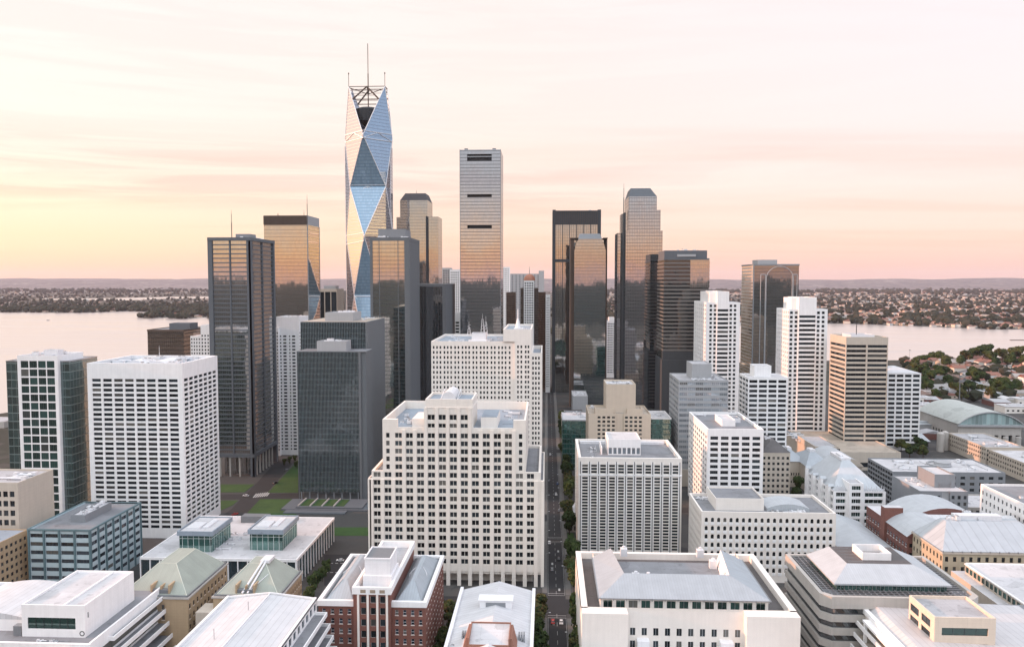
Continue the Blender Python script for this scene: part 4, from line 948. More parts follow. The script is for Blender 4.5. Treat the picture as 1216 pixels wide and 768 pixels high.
# --- stepped beige mirrored tower with chamfered cap
def stepped_mirror_tower():
    Y = 1050; xa, xb, z = fr(475, 505, 238, Y); y1 = Y+46
    curtain('champagne_mirror', fh=4.2, pw=2.3, refl=.60, tint=(.92,.90,.84), dark=(.02,.021,.02), mull=(.16,.155,.15), mw=.16, mh=.3, wob=.01, seed=9)
    t = B('office_tower', 'stepped champagne glass skyscraper with dark chamfered cap, right of the twisted tower', 'tower', ((xa+xb)/2, Y+23))
    xl, xr, zl = fr(471, 506, 258, Y-3); xr2, zr = atY(520, 258, Y-1)
    b = MB(); b.box(xa, Y, 0, xb+3, y1, z, 0, 'TD'); b.box(xl, Y-4, 0, xr, y1-3, zl, 0, 'D'); b.box(xr+1.6, Y+2, 0, xr2, y1-6, zr+1, 0, 'D'); t.part('curtain_wall', b, ['champagne_mirror'])
    b = MB(); b.frustum(xa, xb+3, Y, y1, z, xa+6, xb-1, Y+8, y1-6, Z_(229, Y+8)); t.part('cap', b, ['charcoal'])
    b = MB(); b.box(xr-.4, Y-4.3, 0, xr+1.7, Y+8, zr+1.4); t.part('slot', b, ['charcoal']); t.mast((xa+xb)/2+2, Y+20, Z_(229, Y+8), 6, .3); t.done()
stepped_mirror_tower()

# --- tall mirrored slab with slots
def slotted_slab():
    Y = 900; x0, x1, z = fr(546, 594.5, 178, Y); y1 = Yat(597.5, x1, 180)
    curtain('silver_mirror', fh=3.95, pw=1.5, refl=.70, tint=(.90,.88,.89), dark=(.007,.018,.021), mull=(.07,.08,.085), mw=.08, mh=.55, wob=.010, seed=11)
    t = B('skyscraper', 'tall thin silver mirrored slab with three dark slots across it, mid skyline', 'skyscraper', ((x0+x1)/2, (Y+y1)/2))
    m = t.mi('silver_mirror')
    sx0, sx1 = x0+8.6, x1-10.5
    zc = [(Z_(191, Y), Z_(183, Y)), (Z_(234.2, Y), Z_(230.5, Y)), (Z_(271, Y), Z_(267.3, Y))]
    w = t.wall
    zp = 0
    for (a, e) in sorted(zc):
        w.face(((x0,Y,zp),(x1,Y,zp),(x1,Y,a),(x0,Y,a)), m)
        for (p, q) in ((x0, sx0), (sx1, x1)): w.face(((p,Y,a),(q,Y,a),(q,Y,e),(p,Y,e)), m)
        dm = t.mi('dark_metal'); D_ = 5
        w.face(((sx0,Y,a),(sx1,Y,a),(sx1,Y+D_,a),(sx0,Y+D_,a)), dm); w.face(((sx0,Y+D_,e),(sx1,Y+D_,e),(sx1,Y,e),(sx0,Y,e)), dm)
        w.face(((sx0,Y,a),(sx0,Y+D_,a),(sx0,Y+D_,e),(sx0,Y,e)), dm); w.face(((sx1,Y+D_,a),(sx1,Y,a),(sx1,Y,e),(sx1,Y+D_,e)), dm)
        w.face(((sx0,Y+D_,a),(sx1,Y+D_,a),(sx1,Y+D_,e),(sx0,Y+D_,e)), dm); zp = e
    w.face(((x0,Y,zp),(x1,Y,zp),(x1,Y,z),(x0,Y,z)), m)
    for s_ in 'RL': t.facade(s_, x0, x1, Y, y1, 0, z, 'silver_mirror')
    t.facade('B', x0, x1, Y, y1, 0, z, 'grey'); t.roof.face(((x0,Y,z),(x1,Y,z),(x1,y1,z),(x0,y1,z)), t.ri('roof_grey'))
    b = MB(); b.box(sx0, Y+.4, zc[0][1]-3.2, sx1, Y+1.4, zc[0][1]-2.0); t.part('slot_beam', b, ['steel'])
    for p in (x0+7, x1-8): b = MB(); b.box(p-2, Y+4, z, p+2, Y+9, z+2.2); t.part('roof_box', b, ['grey'])
    b = MB(); b.box(x1-.3, Y-.25, 0, x1+.3, Y+.3, z+.3); b.box(x0-.3, Y-.25, 0, x0+.3, Y+.3, z+.3); t.part('corner_trim', b, ['grey']); t.done()
slotted_slab()

# --- background towers round the street's end
def background_towers():
    def pale(label, xl, xr, yt, Y, dep, m='white', cols=4, wf=.5, fh=3.6, wh=1.9, top=4, roof='roof_pale', name='apartment_tower', frame=None):
        x0, x1, z = fr(xl, xr, yt, Y); t = B(name, label, 'tower', ((x0+x1)/2, Y+dep/2))
        t.block(x0, x1, Y, Y+dep, 0, z, m, Fr=dict(cols=even(x1-x0, cols, wf, 1), rows=rowsT(z-top, fh, wh, 5), rec=.3), L=None, ph=1, roof=roof); return t, x0, x1, z
    t, a, e, z = pale('thin white tower with vertical bays beside the left edge of the silver slab', 534, 546, 320, 1300, 25, cols=5, wf=.5, fh=4.2, wh=2.4); t.done()
    t, a, e, z = pale('grey capped white tower, second left of the silver slab', 525, 535, 318, 1340, 25, 'grey_panel', cols=3, wf=.6, fh=4.2, wh=2.4); t.done()
    t, a, e, z = pale('short white tower with stepped frame at the foot of the silver slab', 533, 553, 371, 980, 25, cols=3, wf=.7, top=12, fh=4, wh=2.4); t.done()
    t, a, e, z = pale('pale hazy tower just right of the silver slab', 597, 605, 317, 1700, 30, cols=4, wf=.45, fh=4.4, wh=2); t.done()
    t, a, e, z = pale('wide pale grey tower far behind the copper domed tower', 606, 646, 325, 2300, 40, 'grey_panel', cols=9, wf=.35, fh=5, wh=2); t.block(e-16, e, 2296, 2330, 0, z+9, 'grey_panel', ph=1); t.done()
    t, a, e, z = pale('brown slatted tower between the silver slab and the domed tower', 601, 612, 347, 1150, 22, 'bronze', cols=5, wf=.5, fh=3.4, wh=1.5, top=6); t.done()
    t, a, e, z = pale('brown slatted tower just right of the domed tower', 638, 648, 347, 1120, 22, 'bronze', cols=5, wf=.5, fh=3.4, wh=1.5, top=6); t.done()
    t, a, e, z = pale('narrow white ribbed tower left of the black framed skyscraper', 648, 653.5, 350, 1080, 30, cols=3, wf=.45, fh=3.4, wh=1.8); t.done()
    t, a, e, z = pale('white slatted tower low between the two dark glass towers on the right', 720.5, 732, 381, 1250, 25, cols=3, wf=.75, fh=3.8, wh=1.7); 
    t.penthouse(a+4, e-3, 1254, 1268, z-1, z+6, 'white'); t.done()
    # copper domed tower
    Y = 1080; x0, x1, z = fr(618, 639, 333, Y); xm = (x0+x1)/2
    t = B('apartment_tower', 'slender white tower with brown flanks, copper red dome and spire over the street end', 'tower', (xm, Y+12))
    rows = rowsT(z-3, 3.5, 1.9, 5); xa, xb = X_(622, Y), X_(634, Y)
    t.block(xa, xb, Y, Y+25, 0, z, 'white', Fr=dict(cols=even(xb-xa, 4, .62, .5), rows=rows, rec=.4), ph=.8)
    zz = Z_(342, Y)
    for (p, q) in ((x0, xa-.01), (xb+.01, x1)): t.block(p, q, Y+3, Y+22, 0, zz, 'bronze', Fr=dict(cols=even(q-p, 2, .6), rows=rowsT(zz-3, 3.5, 1.9, 5), rec=.4), ph=.8)
    b = MB(); n = 8; yc = Y+12; r = (xb-xa)/2+1.2
    for k in range(n): a0, a1 = math.pi/2*k/n, math.pi/2*(k+1)/n; b.cyl((xm,yc,z+r*1.1*math.sin(a0)), (xm,yc,z+r*1.1*math.sin(a1)), r*math.cos(a0), 16, 0, max(.2, r*math.cos(a1)), False)
    t.part('dome', b, ['copper_red']); t.mast(xm, yc, z+r*1.1, 11, .35); t.done()
background_towers()

# ------------------------------------------------------------------ right hand towers
def left_of(px, x, py=400): return Yat(px, x, py)
# --- black framed tower
def black_frame_tower():
    Y = 1080; x0, x1, z = fr(657, 713, 250, Y); y1 = Y+50
    curtain('ribbed_mirror', fh=4.0, pw=2.6, refl=.58, tint=(.90,.88,.83), dark=(.006,.015,.017), mull=(.04,.04,.04), mw=.28, mh=.2, wob=.012, seed=13)
    t = B('skyscraper', 'black framed skyscraper with ribbed mirror glass and dark crown, right of the street end', 'skyscraper', ((x0+x1)/2, Y+25))
    b = MB(); b.box(x0+2, Y+.8, 0, x1-2, y1-1, z-3, 0, 'TD'); t.part('curtain_wall', b, ['ribbed_mirror'])
    b = MB(); b.box(x0-1, Y, 0, x0+3.4, y1, z+1); b.box(x1-3.6, Y, 0, x1+1, y1, z+1); b.box(x0+3.41, Y+.2, z-20, x1-3.61, y1, z-.6); zb = Z_(310, Y); b.box(x0+3.41, Y+.2, zb-1.6, x1-3.61, Y+2, zb+2.6); b.box(x0+3.41, Y-.3, z-1.2, x1-3.61, Y+.2, z-.2)
    for k in range(1, 6): u = x0+3.4+(x1-x0-7)*k/6; b.box(u-.45, Y+.1, 0, u+.45, Y+.79, z-20)
    t.part('frame', b, ['charcoal']); t.roof.face(((x0,Y,z-.55),(x1,Y,z-.55),(x1,y1,z-.55),(x0,y1,z-.55)), t.ri('roof_dark'))
    b = MB(); fins(b, 'F', x0+4, x1-4, Y+.2, y1, z-19, z-1.6, 22, .5, .3); t.part('crown_fins', b, ['bronze']); t.hvac(x0+6, x1-6, Y+5, y1-5, z-.55, 4, 5); t.done()
black_frame_tower()
# --- dark glass tower with shouldered top
def shouldered_tower():
    Y = 950; x0, x1, z0 = fr(682, 719.5, 298, Y); y1 = Y+42
    curtain('green_mirror', fh=3.9, pw=1.9, refl=.58, tint=(.88,.88,.88), dark=(.006,.020,.022), mull=(.05,.065,.065), mw=.08, mh=.3, wob=.009, seed=17)
    t = B('skyscraper', 'dark green mirrored skyscraper with rounded shouldered top and brown side fins', 'skyscraper', ((x0+x1)/2, Y+21))
    zz = [0, z0, Z_(290, Y), Z_(285.5, Y), Z_(284, Y)]; ins = [0, 0, 2.2, 4.2, 5.2]
    b = MB()
    P = [(x0+i, z) for i, z in zip(ins, zz)]; Q = [(x1-i, z) for i, z in zip(ins, zz)]
    b.face([(x, Y, z) for x, z in ([P[0]]+Q+P[:0:-1])])
    for k in range(4): b.face(((P[k][0],y1,P[k][1]),(P[k][0],Y,P[k][1]),(P[k+1][0],Y,P[k+1][1]),(P[k+1][0],y1,P[k+1][1]))); b.face(((Q[k][0],Y,Q[k][1]),(Q[k][0],y1,Q[k][1]),(Q[k+1][0],y1,Q[k+1][1]),(Q[k+1][0],Y,Q[k+1][1])))
    t.part('curtain_wall', b, ['green_mirror'])
    b = MB(); zt = Z_(277.5, Y+2); b.frustum(P[4][0]-.4, Q[4][0]+.4, Y-.2, y1, zz[4], P[4][0]+1.6, Q[4][0]-1.6, Y+7, y1-6, zt); t.part('cap', b, ['grey'])
    b = MB(); zs = Z_(282.5, Y); b.box(x0-4.6, Y+6, 0, x0-.02, y1, zs); b.box(x1+.02, Y+6, 0, x1+2.2, y1, zs); b.box(x0-5, Y+4, zs-1, x0+6, y1-2, zs+.2); b.box(x1-3, Y+4, zs-1, x1+2.6, y1-2, zs+.2); t.part('side_fin', b, ['bronze']); t.done()
    t = B('podium', 'low pale roofed podium with roof plant at the foot of the dark green skyscraper', 'building', (X_(690, 880), 890))
    xa, xb, z = fr(680, 698, 470, 880); t.block(xa, xb, 880, 925, 0, z, 'grey_panel', ph=.8, roof='roof_white'); t.hvac(xa, xb, 882, 922, z-.8, 5, 3); t.done()
shouldered_tower()
# --- stepped mirrored tower with spire
def stepped_spire_tower():
    Y = 920; xl, xr, z1 = fr(743, 787, 274, Y); y1 = Y+60
    curtain('steel_mirror', fh=4.1, pw=2.0, refl=.66, tint=(.88,.86,.87), dark=(.007,.017,.020), mull=(.07,.075,.08), mw=.20, mh=.42, wob=.008, seed=21)
    t = B('skyscraper', 'stepped grey mirrored skyscraper with dark chamfered cap and thin spire, tallest on the right', 'skyscraper', ((xl+xr)/2, Y+30))
    z2, z3 = Z_(250, Y), Z_(234, Y); xr2, xr3 = X_(783, Y), X_(778.5, Y); xl2, xl3 = X_(745, Y), X_(745.5, Y)
    b = MB(); b.box(xl, Y, 0, xr, y1, z1, 0, 'D'); b.box(xl2, Y+.6, z1, xr2, y1-4, z2, 0, 'D'); b.box(xl3, Y+1.2, z2, xr3, y1-8, z3, 0, 'TD')
    # left wing, set back
    b.box(X_(732.5, Y+26), Y+26, 0, xl-1.6, y1+4, z1-1, 0, 'D'); b.box(X_(737.5, Y+26), Y+30, z1-1, xl-1.6, y1-4, z2-2, 0, 'D')
    t.part('curtain_wall', b, ['steel_mirror'])
    b = MB(); b.frustum(xl3, xr3, Y+1.2, y1-8, z3, xl3+3, xr3-7, Y+9, y1-16, Z_(224.5, Y+9)); t.part('cap', b, ['grey_dark'])
    b = MB(); b.box(xl-1.6, Y+6, 0, xl+.6, Y+28, z2-2.5); t.part('slot', b, ['charcoal']); t.mast(xl+.4, Y+30, z2-3, 38, .5, 'spire'); t.done()
stepped_spire_tower()
# --- dark tower with horizontal bands
def dark_banded_tower():
    Y = 840; x0, x1, z = fr(789, 842, 307, Y); y1 = Y+48
    curtain('dark_band_glass', fh=4.0, pw=3.0, refl=.12, tint=(.85,.82,.78), dark=(.008,.012,.013), mull=(.03,.03,.03), mw=.12, mh=.1, wob=.02, seed=23)
    t = B('office_tower', 'dark tower wrapped in thin grey horizontal bands, left of the white slotted towers', 'tower', ((x0+x1)/2, Y+24))
    b = MB(); b.box(x0, Y, 0, x1, y1, z, 0, 'D'); t.part('curtain_wall', b, ['dark_band_glass'])
    b = MB(); z_ = 8.0; zs = Z_(416, Y)
    while z_ < z-2:
        if not (zs-12 < z_ < zs): bandring(b, x0, x1, Y, y1, z_, 1.7, .75)
        z_ += 4.15
    t.part('cladding', b, ['wall_taupe'])
    b = MB(); b.box(x0-2, Y-3, 0, x1-1, y1, zs-9.5, 0, 'D'); b.box(x0-1.2, Y-1.2, zs-9.5, x1, Y+3, zs); t.part('skirt', b, ['charcoal'])
    b = MB(); b.box(x0-.4, Y-.4, z-1.5, x1+.4, y1, z+.2); b.box(x0, Y+.8, z+.2, x1-2, y1-2, z+8.8); t.part('crown', b, ['grey_dark'])
    b = MB(); b.box(x0+14, Y-.1, z+2, x0+34, Y+.79, z+4.6); t.part('crown_panel', b, ['grey_panel'])
    b = MB(); xa = x0+28; b.box(xa, Y-.95, z-32, x1+.5, Y-.1, z-1.6); t.part('glass_bay', b, ['champagne_mirror']); t.hvac(x0+3, x1-6, Y+5, y1-5, z+8.8, 7, 3); t.done()
wallmat('wall_taupe', (.15,.14,.13), var=.1)
dark_banded_tower()
# --- a pair of white slotted apartment towers
def white_slotted_tower(label, xa, xf, xr, yt, cl, cr, yc, Y, rh_px, group=None):
    c = Y/900; x0, x1, z = fr(xf, xr, yt, Y); y1 = Yat(xa, x0, yt)
    t = B('apartment_tower', label, 'tower', ((x0+x1)/2, (Y+y1)/2)); Wd = x1-x0
    u = Wd/40.0; xcl, xcr, zc = fr(cl, cr, yc, Y-1.5)
    rows = rowsT(z-2.2, rh_px*c, rh_px*c*.58, 3); rows_c = rowsT(Z_(yc+20, Y)-.5, rh_px*c, rh_px*c*.55, 3)
    a0, b0 = xcl-x0, xcr-x0
    # side bays: two narrow windows each; centre bay: one wide window
    colsL = [(1.6*u+2, 1.6*u+2+3.0*u), (1.6*u+2+5.2*u, 1.6*u+2+8.2*u)]
    t.block(x0, x0+a0, Y, y1, 0, z, 'white', Fr=dict(cols=[(a0-8.6*u, a0-5.6*u), (a0-3.6*u, a0-.6*u)], rows=rows, rec=.5, style='pl'),
            L=dict(cols=even(y1-Y, 6, .34), rows=rows, rec=.6, style='pl'), ph=.9, roof='roof_white')
    t.block(x0+a0+.001, x0+b0, Y-1.5, y1-6, 0, zc, 'white', Fr=dict(cols=[(.6*u, (b0-a0)-.6*u)], rows=rows_c, rec=.9, style='wide'), ph=.8, roof='roof_white')
    t.block(x0+b0+.002, x1, Y, y1, 0, z, 'white', Fr=dict(cols=[(1.2*u, 4.2*u), (6.2*u, 9.2*u)], rows=rows, rec=.5, style='pl'), ph=.9, roof='roof_white')
    b = MB(); fins(b, 'L', x0, x1, Y, y1, 0, z, 6, 1.0, .5); t.part('mullion', b, ['white'])
    xb0 = X_(cl-10, Y+6); t.penthouse(xb0, xcl+4, Y+6, y1-8, z-.9, zc-.4, 'white', 'roof_white'); t.hvac(x0+2, x1-2, Y+8, y1-2, z-.9, 3, 4); t.done()
white_slotted_tower('white slotted apartment tower with raised centre bay, left of the arched tower', 825, 839, 879, 359, 852, 866, 346, 760, 5.05)
white_slotted_tower('white slotted apartment tower with raised centre bay, right of the arched tower', 923, 937.5, 983, 367, 949, 970, 353, 740, 5.25)
# --- arched tower
def arched_tower():
    Y = 900; x0, x1, z = fr(895, 949, 314, Y); y1 = Yat(881, x0, 318)
    curtain('arch_mirror', fh=3.95, pw=1.5, refl=.44, tint=(.85,.82,.77), dark=(.012,.018,.020), mull=(.09,.088,.085), mw=.22, mh=.4, wob=.012, seed=27)
    curtain('sunset_tint_mirror', fh=3.95, pw=4.0, refl=.85, tint=(1,.84,.66), dark=(.03,.028,.026), mull=(.55,.52,.49), mw=.14, mh=1.7, wob=.012, seed=28)  # side glass tinted orange, sunset light put into its colour
    t = B('office_tower', 'grey glass tower with tall arch outlined on its front, between white slotted towers', 'tower', ((x0+x1)/2, (Y+y1)/2))
    m1, m2 = t.mi('arch_mirror'), t.mi('sunset_tint_mirror')
    t.facade('F', x0, x1, Y, y1, 0, z, 'arch_mirror'); t.facade('L', x0, x1, Y, y1, 0, z, 'sunset_tint_mirror'); t.facade('R', x0, x1, Y, y1, 0, z, 'sunset_tint_mirror'); t.facade('B', x0, x1, Y, y1, 0, z, 'arch_mirror')
    t.roof.face(((x0,Y,z),(x1,Y,z),(x1,y1,z),(x0,y1,z)), t.ri('roof_grey'))
    b = MB(); b.box(x0-.4, Y-.4, z-1.4, x1+.4, y1+.4, z+.4); b.box(x0-.5, Y-.5, 0, x0+.8, Y+.6, z); t.part('frame', b, ['grey'])
    b = MB(); cxm = X_(924.5, Y); rr = (X_(941, Y)-X_(909, Y))/2; zs = Z_(331, Y); n = 16
    pts = [(cxm-rr, Y-.3, 0)]+[(cxm-rr*math.cos(math.pi*k/n), Y-.3, zs+rr*.92*math.sin(math.pi*k/n)) for k in range(n+1)]+[(cxm+rr, Y-.3, 0)]
    for p, q in zip(pts, pts[1:]): b.cyl(p, q, .5, 5)
    for px_ in (902, 945): 
        xx = X_(px_, Y); sg = 1 if px_ < 920 else -1; b.cyl((xx,Y-.3,0), (xx,Y-.3,Z_(326,Y)), .45, 5); b.cyl((xx+sg*5.5,Y-.3,0), (xx+sg*5.5,Y-.3,Z_(326,Y)), .45, 5); b.cyl((xx,Y-.3,Z_(326,Y)), (xx+sg*5.5,Y-.3,Z_(326,Y)), .45, 5)
    t.part('arch_rib', b, ['grey_panel'])
    xp0, xp1, zp = fr(900, 923, 308.5, Y+10); t.penthouse(xp0, xp1, Y+10, Y+34, z, zp, 'grey_panel', 'roof_white'); t.done()
arched_tower()
# --- beige banded tower on its podium
def beige_banded_tower():
    Y = 694; x0, x1, z = fr(1005, 1055, 400, Y); y1 = Yat(986, x0, 395)
    t = B('office_tower', 'beige tower with black ribbon windows on a wide two storey podium', 'tower', ((x0+x1)/2, (Y+y1)/2))
    c = Y/900; zb = Z_(526, Y); rows = rowsT(z-9.3*c, 5.55*c, 3.1*c, zb+1)
    t.block(x0, x1, Y, y1, zb-4, z, 'beige', Fr=dict(cols=even(x1-x0, 2, .93), rows=rows, rec=.7, style='wide'), L=dict(cols=[(1.5, y1-Y-1.5)], rows=rows, rec=.7, style='wide'), Rr=dict(cols=[(1.5, y1-Y-1.5)], rows=rows, rec=.7), ph=2, pt=.8, roof='roof_pale')
    t.penthouse(x0+8, x1-8, Y+10, y1-8, z-2, z+1.4, 'white_metal', 'roof_pale'); t.hvac(x0+4, x1-4, Y+4, y1-4, z-2, 5, 6); t.mast(x0+16, Y+18, z+1, 15, .35); 
    xa, xb, zp = fr(968, 1070, 536, 646); yb = 735
    t.block(xa, xb, 646, yb, 0, zp, 'beige', Fr=dict(cols=[(26,45),(47,51),(53,67),(69.5,72)], rows=[(2.5,6.5)], rec=.6, style='wide'), L=None, ph=.8, roof='roof_beige')
    xc = X_(999, 646); z2 = Z_(526, 646); t.block(xa-.4, xc, 645.6, 690, zp, z2, 'beige', Fr=dict(cols=[(5, 21)], rows=[(zp+1, z2-2)], rec=.5, style='wide'), ph=.8, roof='roof_pale')
    xl = X_(941, 730); t.block(xl, xa-.01, 668, yb, 0, zp+1, 'beige', ph=.8, roof='roof_blue'); t.hvac(xl+1, xa-1, 672, yb-4, zp+.2, 10, 4, 1.2); t.done()
beige_banded_tower()
def white_ribbon_block():
    Y = 725; x0, x1, z = fr(1054, 1094, 443, Y); y1 = 770; c = Y/900
    t = B('office_block', 'white grid block with shallow metal roof, right of the beige banded tower', 'building', ((x0+x1)/2, 748))
    rows = rowsT(z-1.5*c, 5.4*c, 3.1*c, 2)
    t.block(x0, x1, Y, y1, 0, z, 'white', Fr=dict(cols=even(x1-x0, 4, .82, .5), rows=rows, rec=.6, style='pl'), L=None, ph=0, roof='roof_white')
    b = MB(); b.frustum(x0-.3, x1+.3, Y-.3, y1+.3, z+.02, x0+14, x1-14, Y+22, y1-20, z+4.5); t.part('roof_cover', b, ['metal_white'])
    b = MB(); b.cyl((x0+5,Y+26,z), (x0+5,Y+26,z+7), 3.4, 14); b.cyl((x0+5,Y+26,z+7), (x0+5,Y+26,z+8), 3.4, 14, 0, .5); t.part('water_tank', b, ['white_metal']); t.done()
white_ribbon_block()
# --- white banded block with roof box
def white_strip_block():
    Y = 620; x0, x1, z = fr(888.5, 935.5, 448, Y); y1 = Yat(878, x0, 438); c = Y/900
    t = B('office_block', 'white block with black strip windows and small white roof box, between the slotted towers', 'building', ((x0+x1)/2, (Y+y1)/2))
    rows = rowsT(z-3.0*c, 5.7*c, 3.4*c, 2)
    t.block(x0, x1, Y, y1, 0, z, 'white', Fr=dict(cols=even(x1-x0, 4, .84, .4), rows=rows, rec=.7, style='pl'), L=dict(cols=even(y1-Y, 3, .86), rows=rows, rec=.7, style='pl'), ph=.5, roof='roof_white')
    xa, xb, zz = fr(896, 916, 434, Y+8); t.penthouse(xa, xb, Y+8, Y+22, z-.5, zz, 'white', 'roof_white'); t.done()
white_strip_block()
# --- grey ribbon block
def grey_ribbon_block():
    Y = 590; x0, x1, z = fr(806, 865, 451, Y); y1 = Yat(795, x0, 442); c = Y/900
    t = B('office_block', 'pale grey ribbon window block with beige bands and pink lit roof box', 'building', ((x0+x1)/2, (Y+y1)/2))
    rows = rowsT(z-2.6*c, 6.3*c, 3.3*c, 16)
    t.block(x0, x1, Y, y1, 0, z, 'grey_panel', Fr=dict(cols=even(x1-x0, 6, .97, .6), rows=rows, rec=.15, style='wide', glass='pane_sky', frame='grey_panel'), L=dict(cols=even(y1-Y, 8, .7, .5), rows=rows, rec=.2, style='pl', glass='pane_sky'), ph=.8, roof='roof_pale')
    b = MB(); b.box(x0-1.5, Y-1.5, 0, x1+6, y1+4, 13); t.part('podium', b, ['beige'])
    xa, xb, zz = fr(822, 845, 432, Y+10); xl = Yat(815, xa); t.penthouse(xa, xb, Y+10, Y+34, z-.8, zz, 'grey_panel', 'roof_pale'); t.hvac(xa-2, xb+2, Y+4, Y+10, z-.8, 8, 4, .9); t.hvac(x1-14, x1-2, Y+8, y1-4, z-.8, 5, 4); t.done()
windowmat('pane_sky', dark=(.10,.115,.125), refl=.30, tint=(.85,.92,1), blind=.1)
grey_ribbon_block()
# --- stepped tan tower
def stepped_tan_block():
    Y = 560; x0, x1, z = fr(699, 773, 491, Y); c = Y/900; y1 = Y+40
    t = B('office_block', 'sandy stepped block with blank central tower and square windows in two wings', 'building', ((x0+x1)/2, Y+20))
    wallmat('sand', (.54,.465,.375), var=.08)
    a, e = X_(732, Y), X_(742, Y); rows = rowsT(z-3.0*c, 5.0*c, 2.6*c, 3)
    t.block(x0, a, Y, y1, 0, z, 'sand', Fr=dict(cols=even(a-x0-6, 4, .6, .2) and [(u+6, v+6) for u, v in even(a-x0-6, 4, .62)], rows=rows, rec=.4, style='pl'), L=dict(cols=even(y1-Y, 6, .5), rows=rows, rec=.4), ph=1, roof='roof_beige')
    t.block(e, x1, Y, y1, 0, z, 'sand', Fr=dict(cols=even(x1-e-6, 4, .62), rows=rows, rec=.4, style='pl'), ph=1, roof='roof_beige')
    z2 = Z_(484, Y+2)
    t.block(x0+5, X_(729, Y+3), Y+1, Y+14, z-1, z2, 'sand', ph=.8, roof='roof_beige'); t.block(X_(745, Y+3), x1-6, Y+1, Y+14, z-1, z2, 'sand', ph=.8, roof='roof_beige')
    xa, xb, zt = fr(720, 755, 456, Y+3); t.block(xa, xb, Y+3, Y+30, z-2, zt, 'sand', ph=1.2, roof='roof_white'); t.block(a+.01, e-.01, Y+1.4, y1-2, 0, z+.4, 'sand', ph=0); t.hvac(xa+2, xb-2, Y+8, Y+28, zt-1.2, 6, 4); t.hvac(x0+2, xa-1, Y+18, y1-2, z-1, 4, 4); t.done()
stepped_tan_block()
# --- green glass low rises
def green_lowrise():
    curtain('green_glass', fh=4.2, pw=2.4, refl=.22, tint=(.7,.95,.88), dark=(.012,.05,.045), mull=(.10,.17,.16), mw=.2, mh=.9, wob=.04, seed=31)
    Y = 640; x0, x1, z = fr(668, 699, 499, Y)
    t = B('office_block', 'low green glass block with white roof, left of the sandy stepped block', 'building', ((x0+x1)/2, Y+15))
    b = MB(); b.box(x0, Y, 0, x1, Y+38, z-.4, 0, 'TD'); t.part('curtain_wall', b, ['green_glass']); t.block(x0-.3, x1+.3, Y-.3, Y+38.3, z-.39, z+.6, 'grey_panel', ph=.5, roof='roof_white'); t.hvac(x0+10, x1-2, Y+8, Y+34, z, 4, 4); t.done()
    Y = 600; x0, x1, z = fr(774, 797, 497, Y)
    t = B('office_block', 'low green glass block with pale roof, right of the sandy stepped block', 'building', ((x0+x1)/2, Y+15))
    b = MB(); b.box(x0, Y, 0, x1, Y+34, z-.4, 0, 'TD'); t.part('curtain_wall', b, ['green_glass']); t.block(x0-.3, x1+.3, Y-.3, Y+34.3, z-.39, z+.6, 'white', ph=.5, roof='roof_white'); t.hvac(x0+2, x1-2, Y+8, Y+30, z, 3, 4); t.done()
    t = B('kiosk', 'low flat white roofed pavilion beside the street and the ribbed white block', 'building', (17, 490))
    t.block(13, 24, 476, 518, 0, 7, 'concrete', Fr=dict(cols=even(11, 3, .7), rows=[(1,4)], rec=.3), ph=.5, roof='roof_white'); t.done()
    sheet('lawn', [(13,430),(17,430),(17,474),(13,474)], 'lawn', .16)
green_lowrise()
def streetside_lowrise():
    for (lab, xa, xb, ya, yb, z, m, rf) in (('low grey block with pale roof beside the avenue, first beyond the green glass block', 15, 44, 690, 730, 14, 'grey', 'roof_pale'), ('low beige block beside the avenue, at the foot of the black framed skyscraper', 15, 50, 740, 800, 18, 'beige', 'roof_white'), ('small dark block with grey roof beside the avenue, before the pale roofed podium', 15, 40, 812, 866, 12, 'bronze', 'roof_grey')):
        t = B('office_block', lab, 'building', ((xa+xb)/2, (ya+yb)/2)); rw = rowsT(z-1.5, 3.8, 1.9, 1)
        t.block(xa, xb, ya, yb, 0, z, m, Fr=dict(cols=even(xb-xa, 8, .6), rows=rw, rec=.3), L=dict(cols=even(yb-ya, 11, .6), rows=rw, rec=.3), ph=.7, roof=rf, ); t.hvac(xa+2, xb-2, ya+3, yb-3, z-.7, 5, 5); t.done()
streetside_lowrise()
